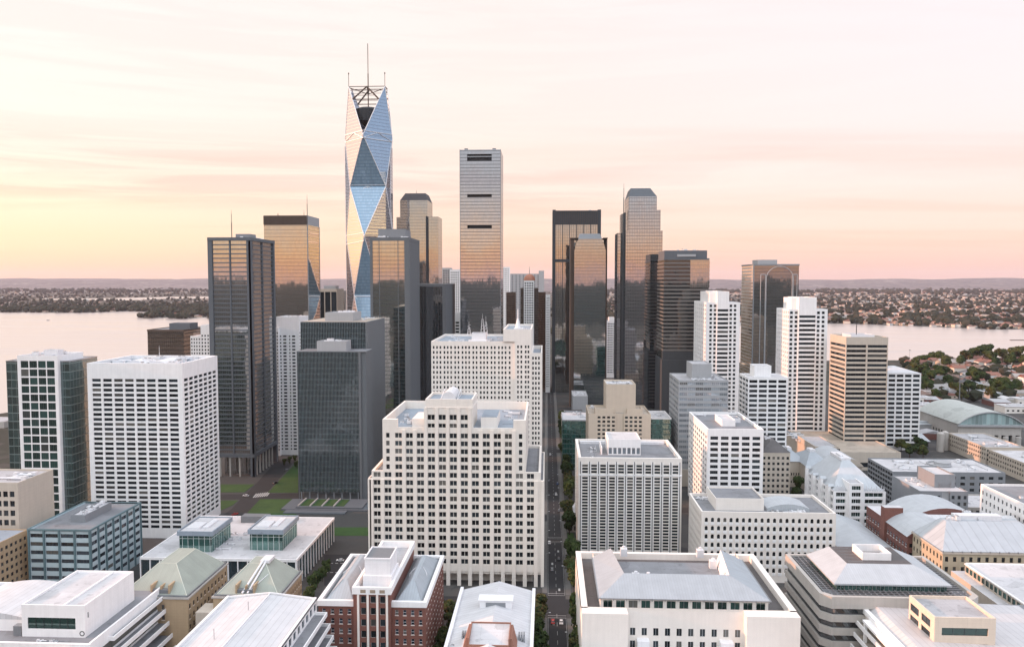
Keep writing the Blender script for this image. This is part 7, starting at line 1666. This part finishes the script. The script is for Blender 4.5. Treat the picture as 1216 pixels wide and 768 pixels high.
def metal_pyramids():
    def pyr(label, xl, xr, yf, Y, dep, z, rise):
        x0, x1 = X_(xl, Y, yf), X_(xr, Y, yf); t = B('hall', label, 'hall', ((x0+x1)/2, Y+dep/2))
        t.block(x0+1, x1-1, Y+1, Y+dep-1, 0, z-.02, 'beige', Fr=dict(cols=even(x1-x0-2, 8, .5), rows=[(3,5),(9,11)], rec=.4), ph=0, roof='roof_grey')
        w = x1-x0; b = MB(); b.frustum(x0, x1, Y, Y+dep, z, x0+w*.42, x1-w*.42, Y+dep*.42, Y+dep*.58, z+rise); t.part('hip_roof', b, ['metal_grey'])
        b = MB(); b.box(x0+w*.40, Y+dep*.4, z+rise-.6, x1-w*.4, Y+dep*.6, z+rise+1.4); t.part('ridge_plant', b, ['white_metal']); t.done()
    pyr('low hall with pyramid metal roof, just left of the terraced apartments ridge', 957, 990, 551, 575, 40, 20, 8)
    pyr('low hall with pyramid metal roof, behind the beige block with grey hip', 932, 958, 549, 590, 40, 20, 6)
    x0, x1 = X_(986, 590), X_(1026, 590); t = B('hall', 'low hall with rounded metal shell roof behind the terraced apartments', 'hall', ((x0+x1)/2, 605))
    t.block(x0+1, x1-1, 585, 628, 0, 17.9, 'beige', ph=0, roof='roof_grey'); b = MB(); b.vault(x0, x1, 584, 629, 18, 6.5, 12, 0, 1); t.part('vault_roof', b, ['metal_pale', 'beige']); t.done()
    # roof sheets between the arched block and the brick building
    x0 = 160; t = B('hall', 'low pale metal roofed hall in front of the terraced apartments', 'hall', (x0+13, 425))
    t.block(x0+1, x0+28, 400, 462, 0, 13.9, 'beige', ph=0, roof='roof_grey'); b = MB(); b.gable(x0, x0+29, 399, 463, 14, 19, 'y', 0, 1); t.part('gable_roof', b, ['metal_pale', 'beige']); t.done()
    t = B('hall', 'low white roofed hall filling the gap right of the red brick building', 'hall', (250, 430))
    t.block(243, 259, 400, 470, 0, 18, 'beige', ph=0, roof='roof_white'); b = MB(); b.gable(242, 260, 404, 472, 18.1, 22, 'y', 0, 1); t.part('gable_roof', b, ['metal_white', 'beige']); t.done()
    t = B('office_block', 'white roofed low block behind the plain grey block', 'building', (300, 540))
    t.block(262, 345, 478, 508, 0, 19, 'concrete', L=dict(cols=even(30, 8, .5), rows=rowsT(17, 4, 2, 1), rec=.4), Fr=dict(cols=even(83, 20, .5), rows=rowsT(17, 4, 2, 1), rec=.4), ph=.8, roof='roof_white'); t.hvac(266, 340, 482, 504, 18.2, 10, 5); t.done()
metal_pyramids()

# white roofed sheds between the hall and the suburb
def sheds():
    r = random.Random(11); protos = []
    for k in range(4):
        root = empty('shed', (0,0,0)); b = MB(); w, dpt, hh = ((26,18,7),(38,22,8),(20,28,6),(48,20,9))[k]
        b.box(-w/2, -dpt/2, 0, w/2, dpt/2, hh, 0, 'T'); 
        for i in range(int(w/6)): b.box(-w/2+2+i*6, -dpt/2-.06, 2.4, -w/2+4.6+i*6, -dpt/2-.01, 4.4, 1)
        b.build('wall', [('concrete','cream_pale','brick_dark','grey_panel')[k], 'pane'], root)
        b = MB()
        if k % 2 == 0: b.gable(-w/2, w/2, -dpt/2, dpt/2, hh, hh+2.6, 'x', 0, 0)
        else: b.box(-w/2-.4, -dpt/2-.4, hh, w/2+.4, dpt/2+.4, hh+.6); b.box(-w/4, -3, hh+.6, w/8, 3, hh+2.2); b.box(w/5, -4, hh+.6, w/3, 0, hh+1.8)
        b.build('roof', [('metal_white','roof_white','roof_pale','metal_pale')[k]], root); protos.append(root)
    spots = []
    for px, py in ((1100,497),(1088,487),(1102,478),(1120,470),(1095,470),(1112,462),(1150,468),(1172,472),(1195,479),(1206,489),(1183,481),(1158,462),(1205,470),(1220,480),(1230,492),(1228,468),(1240,504),(1097,505),(1104,520),(1092,512),(1130,463),(1088,478)):
        x, y = gnd(px, py); spots.append((x, y))
    lab = ['low grey shed with white pitched roof near the barrel vaulted hall', 'wide cream shed with white flat roof and roof plant near the barrel vaulted hall', 'brick shed with pale pitched roof near the barrel vaulted hall', 'long grey shed with pale metal flat roof near the barrel vaulted hall']
    used = set()
    for i, (x, y) in enumerate(spots):
        k = i % 4; o = protos[k] if k not in used else copy_tree(protos[k]); used.add(k)
        o.location = (x, y, 0); o.rotation_euler = (0, 0, r.choice((0, 0, math.pi/2))+r.uniform(-.05, .05)); s_ = r.uniform(.7, 1.1); o.scale = (s_, s_, 1)
        tag(o, lab[k], 'shed', ('grey pitched sheds', 'cream flat roofed sheds', 'brick pitched sheds', 'long grey flat sheds')[k]+' by the vaulted hall')
sheds()

# ------------------------------------------------------------------ trees
def foliagemat():
    m, t, out = newmat('foliage'); b = pbsdf(t, out, Roughness=.9); b.inputs['Specular IOR Level'].default_value = .15
    oi = N(t, 'ShaderNodeObjectInfo'); g = N(t, 'ShaderNodeNewGeometry')
    r = mth(t, 'FRACT', mth(t, 'ADD', mth(t, 'MULTIPLY', oi.outputs['Random'], .7), mth(t, 'MULTIPLY', g.outputs['Random Per Island'], .45)))
    t.links.new(ramp(t, r, [(0, (.016,.032,.012)), (.35, (.030,.052,.016)), (.65, (.050,.070,.022)), (.85, (.075,.075,.028)), (1, (.095,.070,.030))]), b.inputs['Base Color']); M['foliage'] = m
foliagemat(); plain('bark', (.06,.045,.035), .9)
def crown_mesh(seed, n, rx, rz, leaf):
    r = random.Random(seed); b = MB(); lobes = []
    for i in range(9):
        a = r.uniform(0, 2*math.pi); q = r.uniform(.15, .72); lobes.append((Vector((rx*q*math.cos(a), rx*q*math.sin(a), rz*r.uniform(-.45, .7))), r.uniform(.32, .52)))
    lobes.append((Vector((0,0,rz*.25)), .6))
    for i in range(n):
        c, s_ = lobes[r.randrange(len(lobes))]
        dv = Vector((r.gauss(0,1), r.gauss(0,1), r.gauss(0,1))).normalized(); k = r.uniform(.55, 1.0)**.5
        p = c+Vector((dv.x*rx*s_*k, dv.y*rx*s_*k, dv.z*rz*s_*k))
        nrm = (dv+Vector((r.uniform(-.7,.7), r.uniform(-.7,.7), r.uniform(-.2,.9)))).normalized(); a = nrm.orthogonal().normalized(); a.rotate(__import__('mathutils').Quaternion(nrm, r.uniform(0, 6.28))); e = nrm.cross(a); l = leaf*r.uniform(.6, 1.4)
        b.face((p-a*l-e*l*.6, p+a*l*.8-e*l*.7, p+a*l+e*l*.6, p-a*l*.7+e*l*.8), 0)
    return b
def trunk_mesh(h, rx, seed):
    r = random.Random(seed); b = MB(); b.cyl((0,0,0), (0,0,h), rx*.075, 7, 0, rx*.05)
    for i in range(5):
        a = r.uniform(0, 6.28); b.cyl((0,0,h*.8), (rx*.5*math.cos(a), rx*.5*math.sin(a), h+rx*r.uniform(.2,.6)), rx*.04, 5, 0, rx*.015)
    return b
TREES = []
for k, (rx, rz, th, n, lf) in enumerate(((4.5,4.2,5.5,900,.55),(5.5,4.2,6,1000,.62),(3.6,4.8,5,700,.5),(6.5,5.2,6.5,1100,.75))):
    root = empty('tree', (0,0,0)); o = trunk_mesh(th, rx, k).build('trunk', ['bark'], root, uv=False)
    cb = crown_mesh(k+20, n, rx, rz, lf); o = cb.build('crown', ['foliage'], root, uv=False); o.location = (0,0,th+rz*.35); TREES.append(root)
used_tree = [False]*4
def tree(k, x, y, s, label, group, name='tree'):
    if not used_tree[k]: o = TREES[k]; used_tree[k] = True
    else: o = copy_tree(TREES[k])
    o.name = name; o.location = (x, y, 0); o.scale = (s, s, s*rng.uniform(.9,1.15)); o.rotation_euler = (0,0,rng.uniform(0,6.28)); tag(o, label, 'tree', group)
    return o
for y in list(range(262, 352, 11)): tree(rng.choice((0,2)), -4.6+rng.uniform(-.6,.6), y+rng.uniform(-2,2), rng.uniform(1.05,1.4), 'street tree on the left pavement beside the white roofed hall', 'trees along the left pavement', 'street_tree')
for y in (290, 300, 311, 322, 333, 344, 384, 393, 403, 414, 424, 470, 482, 492, 505, 540, 552, 566, 580, 596, 612, 640, 660, 684, 720, 745, 770, 800, 840): tree(rng.choice((0,1,2)), 13.6+rng.uniform(-.5,1.2)+(2 if y > 520 else 0), y+rng.uniform(-2,2), rng.uniform(.95,1.3), 'street tree on the right pavement of the long avenue', 'trees along the right pavement', 'street_tree')
for (x, y) in ((-45,300),(-44,312),(-46,322),(-43,335),(-45,346),(-52,340),(-58,348),(-43,288),(-44,276)): tree(rng.choice((0,1)), x, y, rng.uniform(.75,1.0), 'leafy tree in the gap between the red brick block and the white roofed hall', 'trees beside the red brick block')
for (px, py) in ((372,704),(377,697),(383,690),(388,683),(368,712),(366,722)): x, y = gnd(px, py); tree(2, x, y, rng.uniform(.6,.8), 'low tree in the green strip beside the white finned pavilion', 'trees beside the finned pavilion')
for (px, py) in ((350,549),(344,551),(352,556),(338,553)): x, y = gnd(px, py); tree(2, x, y, .6, 'small tree at the foot of the slim white tower', 'trees by the slim white tower')
for (px, py, k, s) in ((1077,528,3,1.2),(1085,533,1,1.2),(1092,538,3,1.1),(1070,536,1,1.1),(1080,545,3,1.15),(1096,545,1,1.0),(1062,529,1,1.0),(1087,522,1,.9),(943,573,1,1.0),(948,585,0,1.0),(945,595,1,.9),(1190,556,0,.8),(1196,559,1,.8)):
    x, y = gnd(px, py); tree(k, x, y, s, 'dense green tree among the office roofs right of the beige banded tower', 'trees among the right hand offices')
for (px, py, k, s) in ((1105,458,3,1.6),(1118,452,3,1.7),(1098,447,1,1.6),(1090,462,3,1.5),(1127,462,1,1.4),(1100,470,3,1.5),(1112,476,1,1.3),(1136,472,3,1.5),(1150,470,3,1.5),(1142,478,1,1.5),(1160,459,3,1.6),(1153,452,1,1.5),(1163,470,1,1.3),(1185,470,3,1.6),(1195,474,3,1.7),(1205,470,1,1.5),(1178,475,1,1.3),(1148,432,3,1.8),(1158,430,3,2.1),(1168,430,3,2.1),(1140,436,1,1.8),(1176,434,3,1.7),(1182,438,1,1.6),(1190,433,3,2.0),(1200,436,1,1.8),(1207,432,3,2.1),(1216,437,3,1.8),(1106,432,3,1.6),(1114,433,1,1.7),(1096,434,3,1.5),(1122,438,1,1.6),(1086,436,1,1.5),(1088,447,3,1.4),(1225,440,3,1.8),(1235,446,1,1.6),(1082,456,1,1.6)):
    x, y = gnd(px, py); tree(k, x, y, s*1.15, 'round dark green tree among the red roofed houses by the river', 'trees by the riverside houses')

# ------------------------------------------------------------------ houses of the suburbs
def housemats():
    for nm, stops in (('house_roof', [(0,(.19,.085,.065)),(.34,(.23,.115,.085)),(.58,(.17,.12,.10)),(.75,(.30,.29,.28)),(.9,(.11,.11,.115)),(1,(.48,.47,.46))]), ('house_wall', [(0,(.50,.42,.34)),(.4,(.62,.56,.49)),(.7,(.70,.68,.65)),(1,(.36,.20,.15))])):
        m, t, out = newmat(nm); b = pbsdf(t, out, Roughness=.85); oi = N(t, 'ShaderNodeObjectInfo'); g = N(t, 'ShaderNodeNewGeometry')
        r = mth(t, 'FRACT', mth(t, 'ADD', oi.outputs['Random'], mth(t, 'MULTIPLY', g.outputs['Random Per Island'], 0.0 if nm == 'house_roof' else 0.0)))
        t.links.new(ramp(t, r, stops, 'CONSTANT'), b.inputs['Base Color']); M[nm] = m
        m, t, out = newmat(nm+'_mass'); b = pbsdf(t, out, Roughness=.85); g = N(t, 'ShaderNodeNewGeometry')
        t.links.new(ramp(t, g.outputs['Random Per Island'], stops, 'CONSTANT'), b.inputs['Base Color']); M[nm+'_mass'] = m
housemats()
HOUSES = []
for k, (w, dp, h, rise, hip_) in enumerate(((13,10,3.6,2.8,1),(17,11,3.4,3.2,1),(12,9,6.2,2.6,0),(22,13,5,3,0))):
    root = empty('house', (0,0,0)); b = MB(); b.box(-w/2,-dp/2,0,w/2,dp/2,h,0,'TD')
    b.build('wall', ['house_wall'], root)
    b = MB()
    if hip_: b.hip(-w/2-.5, w/2+.5, -dp/2-.5, dp/2+.5, h, h+rise, 0)
    else: b.gable(-w/2, w/2, -dp/2, dp/2, h, h+rise, 'x', 0, 0)
    b.box(w*.2, 1, h+.5, w*.2+1, 2, h+rise+.9, 0); b.build('roof', ['house_roof'], root)
    b = MB()
    for s_ in (-1, 1): b.box(s_*w*.28-.9, -dp/2-.05, 1.1, s_*w*.28+.9, -dp/2-.01, 2.4); 
    b.build('window', ['pane'], root); HOUSES.append(root)
used_h = [False]*4
def house(k, x, y, s, rz, label, group, z=0):
    if not used_h[k]: o = HOUSES[k]; used_h[k] = True
    else: o = copy_tree(HOUSES[k])
    o.location = (x, y, z); o.rotation_euler = (0,0,rz); o.scale = (s,s,s); tag(o, label, 'house', group)
hr = random.Random(5); near = []
# near bank, right: closely seen houses
tries = 0
while len(near) < 70 and tries < 4000:
    tries += 1
    px, py = hr.uniform(1084, 1225), 428+46*hr.random()**1.0
    x, y = gnd(px, py)
    if wet(x, y) or wet(x, y+25) or any((x-a)**2+(y-b)**2 < 24**2 for a, b in near): continue
    near.append((x, y)); house(hr.randrange(4), x, y, hr.uniform(1.1,1.9), hr.choice((0,1.57))+hr.uniform(-.2,.2), 'red or grey roofed house among the trees on the near river bank', 'houses on the near river bank')
far = []; tries = 0
while len(far) < 225 and tries < 9000:
    tries += 1
    px, py = hr.uniform(845, 1225), hr.uniform(369, 389.5)
    x, y = gnd(px, py)
    if wet(x, y) or wet(x, y-30) or any((x-a)**2+(y-b)**2 < 32**2 for a, b in far): continue
    far.append((x, y)); house(hr.randrange(4), x, y, hr.uniform(1.0,1.8), hr.choice((0,1.57))+hr.uniform(-.3,.3), 'small house in the suburb on the far side of the river', 'houses on the far river bank')
# the rest of the suburbs: one mass of houses, one of trees
hb = MB(); tb = MB(); mr = random.Random(9)
def quickhouse(x, y, s, z=0):
    a = mr.choice((0, 1.57))+mr.uniform(-.3, .3); c, sn = math.cos(a), math.sin(a); w, dp, h, rs = s*mr.uniform(5,11), s*mr.uniform(4,7), s*mr.uniform(3,6), s*mr.uniform(1.5,3)
    T = lambda u, v, q: (x+u*c-v*sn, y+u*sn+v*c, z+q)
    def strip(pts, fs, mi):
        n0 = len(hb.v); hb.v += [T(*p) for p in pts]
        for f in fs: hb.f.append(tuple(n0+i for i in f)); hb.mi.append(mi); hb.sm.append(False)
    strip([(-w,-dp,0),(w,-dp,0),(w,dp,0),(-w,dp,0),(-w,-dp,h),(w,-dp,h),(w,dp,h),(-w,dp,h)], [(0,1,5,4),(1,2,6,5),(2,3,7,6),(3,0,4,7)], 0)
    strip([(-w*1.06,-dp*1.1,h),(w*1.06,-dp*1.1,h),(w*1.06,dp*1.1,h),(-w*1.06,dp*1.1,h),(-w*.6,0,h+rs),(w*.6,0,h+rs)], [(0,1,5,4),(1,2,5),(2,3,4,5),(3,0,4)], 1)
ico = bpy.data.meshes.new('t'); import bmesh
bm = bmesh.new(); bmesh.ops.create_icosphere(bm, subdivisions=1, radius=1); icv = [v.co.copy() for v in bm.verts]; icf = [tuple(v.index for v in f.verts) for f in bm.faces]; bm.free(); bpy.data.meshes.remove(ico)
def quicktree(x, y, s, z=0):
    n0 = len(tb.v)
    for v in icv: k = mr.uniform(.7, 1.2); tb.v.append((x+v.x*s*k, y+v.y*s*k, z+s*.75+v.z*s*.8*k))
    for f in icf: tb.f.append(tuple(n0+i for i in f)); tb.mi.append(0); tb.sm.append(False)
def zone(n, pxa, pxb, pya, pyb, fh, s0, s1):
    for i in range(n):
        px = mr.uniform(pxa, pxb); py = pya+(pyb-pya)*mr.random()**1.25; x, y = gnd(px, py)
        if wet(x, y) or wet(x, y-20): continue
        if noise.noise((x/170, y/260, 4.0))*.5+.5+mr.uniform(-.25,.25) < fh: quickhouse(x, y, mr.uniform(s0, s1))
        else: quicktree(x, y, mr.uniform(5, 10)*s1)
zone(5200, 690, 1235, 344, 391, .52, .9, 1.7); zone(3800, 690, 1235, 337.5, 350, .50, 1.6, 3.4)
zone(2600, -10, 330, 341, 379, .30, .9, 1.5); zone(1800, -10, 330, 337.5, 348, .40, 1.6, 3.2)
zone(500, 330, 690, 345, 400, .40, 1, 1.6)
zone(130, 1070, 1235, 426, 478, .30, .7, 1.15)
for i in range(500): # tree line along the far banks
    px = mr.uniform(690, 1235); y_ = mr.uniform(383, 392); x, y = gnd(px, y_)
    if not wet(x, y) and not wet(x, y-14): quicktree(x, y, mr.uniform(6, 11))
for i in range(700):
    px = mr.uniform(-10, 260); y_ = mr.uniform(366, 379) if px < 180 else mr.uniform(362, 379); x, y = gnd(px, y_)
    if not wet(x, y): quicktree(x, y, mr.uniform(9, 17))
def foliagemass():
    m, t, out = newmat('foliage_mass'); b = pbsdf(t, out, Roughness=1.0); g = N(t, 'ShaderNodeNewGeometry'); b.inputs['Specular IOR Level'].default_value = .1
    t.links.new(ramp(t, g.outputs['Random Per Island'], [(0, (.016,.021,.014)), (.5, (.028,.033,.022)), (1, (.048,.045,.033))]), b.inputs['Base Color']); M['foliage_mass'] = m
foliagemass()
o = hb.build('suburb_houses', ['house_wall_mass', 'house_roof_mass'], uv=False); tag(o, 'mass of far small houses spread to the horizon', 'houses', None, 'stuff')
o = tb.build('suburb_trees', ['foliage_mass'], uv=False); tag(o, 'mass of far dark treetops between the suburb houses', 'trees', None, 'stuff')

# ------------------------------------------------------------------ cars, lamps, small things
for nm, c in (('paint_white', (.75,.75,.75)), ('paint_red', (.42,.03,.025)), ('paint_grey', (.16,.17,.18)), ('paint_black', (.02,.02,.022)), ('paint_blue', (.04,.08,.20))): plain(nm, c, .25, .1)
plain('tyre', (.015,.015,.015), .9); plain('lamp_red', (.4,.02,.01), .4)
def car_proto(paint):
    root = empty('parked_car', (0,0,0)); b = MB()
    b.frustum(-.88,.88,-2.15,2.15,.32,-.9,.9,-2.2,2.2,.62,0,cap=False); b.frustum(-.9,.9,-2.2,2.2,.62,-.82,.82,-2.05,2.1,.92,0); b.frustum(-.62,.62,-1.25,.55,1.36,-.56,.56,-1.1,.4,1.42,0); b.build('body', [paint], root, uv=False)
    b = MB(); b.frustum(-.80,.80,-1.75,1.2,.921,-.63,.63,-1.28,.58,1.36,0,cap=False); b.build('window', ['pane'], root, uv=False)
    for sx in (-1, 1):
        for sy in (-1.35, 1.35):
            b = MB(); b.cyl((sx*.72,sy,.32), (sx*.9,sy,.32), .32, 12, 0); b.build('wheel', ['tyre'], root, uv=False)
    for sx in (-.6, .6): b = MB(); b.box(sx-.16,-2.215,.6,sx+.16,-2.16,.74); b.build('tail_lamp', ['lamp_red'], root, uv=False)
    return root
cars = {p: car_proto('paint_'+p) for p in ('white', 'red', 'grey', 'black', 'blue')}; used_c = set()
def car(p, x, y, rz, label, group=None, z=.03):
    o = cars[p] if p not in used_c else copy_tree(cars[p]); used_c.add(p); o.location = (x, y, z); o.rotation_euler = (0,0,rz); o.name = 'car'; tag(o, label, 'car', group)
car('red', 3.0, 347.5, 0, 'red car waiting in the left lane just before the crossing, beside a white car'); car('white', 6.9, 347, math.pi, 'white car in the right lane just before the crossing, beside the red car')
for (p, x, y, l) in (('white', 1.6, 455, 'white car at the left kerb by the second crossing, beside the stepped cream block'), ('grey', 3.0, 412, 'grey car driving up the left lane past the stepped cream block'), ('black', 6.9, 428, 'black car driving down the right lane beside the ribbed white block'), ('white', 6.9, 560, 'white car far up the avenue in the right lane, beyond the green glass block'), ('grey', 8.4, 520, 'grey car parked at the right kerb opposite the dotted cream block'), ('black', 1.8, 600, 'black car parked at the left kerb far up the avenue'), ('blue', 8.4, 590, 'blue car parked at the right kerb far up the avenue'), ('white', 3.0, 690, 'tiny white car far up the avenue in the left lane'), ('grey', 6.9, 318, 'grey car in the right lane near the bottom of the picture'), ('black', 3.0, 300, 'black car in the left lane beside the white roofed hall')): car(p, x, y, 0 if x < 5 else math.pi, l)
for (p, px, py, rz, l) in (('black', 327, 574, -.5, 'black car on the avenue right of the slate tower'), ('grey', 340, 558, -.5, 'grey car on the avenue near the slim white tower'), ('red', 279, 611, -.5, 'red car on the curved road by the plaza lawns'), ('white', 292, 589, 1.5, 'white car crossing the zebra by the plaza lawns'), ('white', 404, 666, 1.57, 'white car on the wide road left of the stepped cream block'), ('grey', 418, 676, 1.57, 'grey car on the wide road left of the stepped cream block')):
    x, y = gnd(px, py); car(p, x, y, rz, l)
def street_lamp():
    root = empty('street_lamp', (0,0,0)); b = MB(); b.cyl((0,0,0), (0,0,8.5), .11, 6, 0, .07); b.cyl((0,0,8.5), (1.8,0,9), .06, 5); b.build('post', ['steel'], root, uv=False); b = MB(); b.box(1.5,-.18,8.9,2.3,.18,9.05); b.build('lamp_head', ['white_metal'], root, uv=False); return root
sl0 = street_lamp()
for i, (x, y, r_) in enumerate([(-.4, 262+i*38, 0) for i in range(9) if not 350 < 262+i*38 < 380]+[(10.3, 281+i*38, math.pi) for i in range(9) if not 350 < 281+i*38 < 380]):
    o = sl0 if i == 0 else copy_tree(sl0); o.location = (x, y, .14); o.rotation_euler = (0,0,r_); tag(o, 'thin grey street lamp on the avenue kerb', 'street lamp', 'street lamps along the avenue')
# moored boat on the bay and a jetty on the river
x, y = gnd(57, 380.5); t = empty('boat', (x, y, 0), 'small dark boat out on the pale bay', 'boat'); b = MB(); b.frustum(-5,5,-1.6,1.6,0,-6.5,6.5,-2,2,1.6); b.build('hull', ['charcoal'], t); b = MB(); b.box(-2,-1.2,1.6,2.5,1.2,3.6); b.build('cabin', ['white_metal'], t)
x, y = gnd(1206, 404); t = empty('jetty', (x, y, 0), 'long dark jetty reaching into the river at the right edge', 'jetty'); b = MB(); b.box(-14,-3,.4,90,3,1.6); b.build('deck', ['bronze'], t); b = MB()
for k in range(8): b.cyl((-12+k*13,-2,-.5),(-12+k*13,-2,.4),.4,6); b.cyl((-12+k*13,2,-.5),(-12+k*13,2,.4),.4,6)
b.build('piles', ['charcoal'], t)
# quay and sheds at the far left edge, floodlight mast by the river
t = B('shed', 'low pale dockside shed roof at the left edge below the bay', 'shed', gnd(-2, 506)); x, y = t.org[:2]; t.block(x-40, x+14, y-10, y+20, 0, 7, 'concrete', ph=.4, roof='roof_pale'); t.done()
for (px, py, h, l) in ((1080, 428, 20, 'tall thin pole by the river just right of the white grid block'), (1139, 482, 38, 'tall grey floodlight mast beside the barrel vaulted hall')):
    x, y = gnd(px, py); t = empty('mast', (x, y, 0), l, 'mast'); b = MB(); b.cyl((0,0,0),(0,0,h),.9 if h > 30 else .4,8,0,.4 if h > 30 else .25); b.build('pole', ['steel'], t); b = MB(); b.box(-1.6,-.5,h,1.6,.5,h+1.4); b.build('lamp_head', ['steel'], t)

# ------------------------------------------------------------------ evening air
m, t, out = newmat('haze'); v = N(t, 'ShaderNodeVolumePrincipled'); v.inputs['Density'].default_value = 1.6e-5; v.inputs['Color'].default_value = (.90,.85,.98,1); v.inputs['Anisotropy'].default_value = .0
t.links.new(v.outputs[0], out.inputs['Volume']); M['haze'] = m
b = MB(); b.box(-27000,-27000,-3,27000,27000,470); o = b.build('haze', ['haze'], uv=False); o['kind'] = 'stuff'
print('windows as objects', NOBJ[0], 'objects', len(SC.objects))
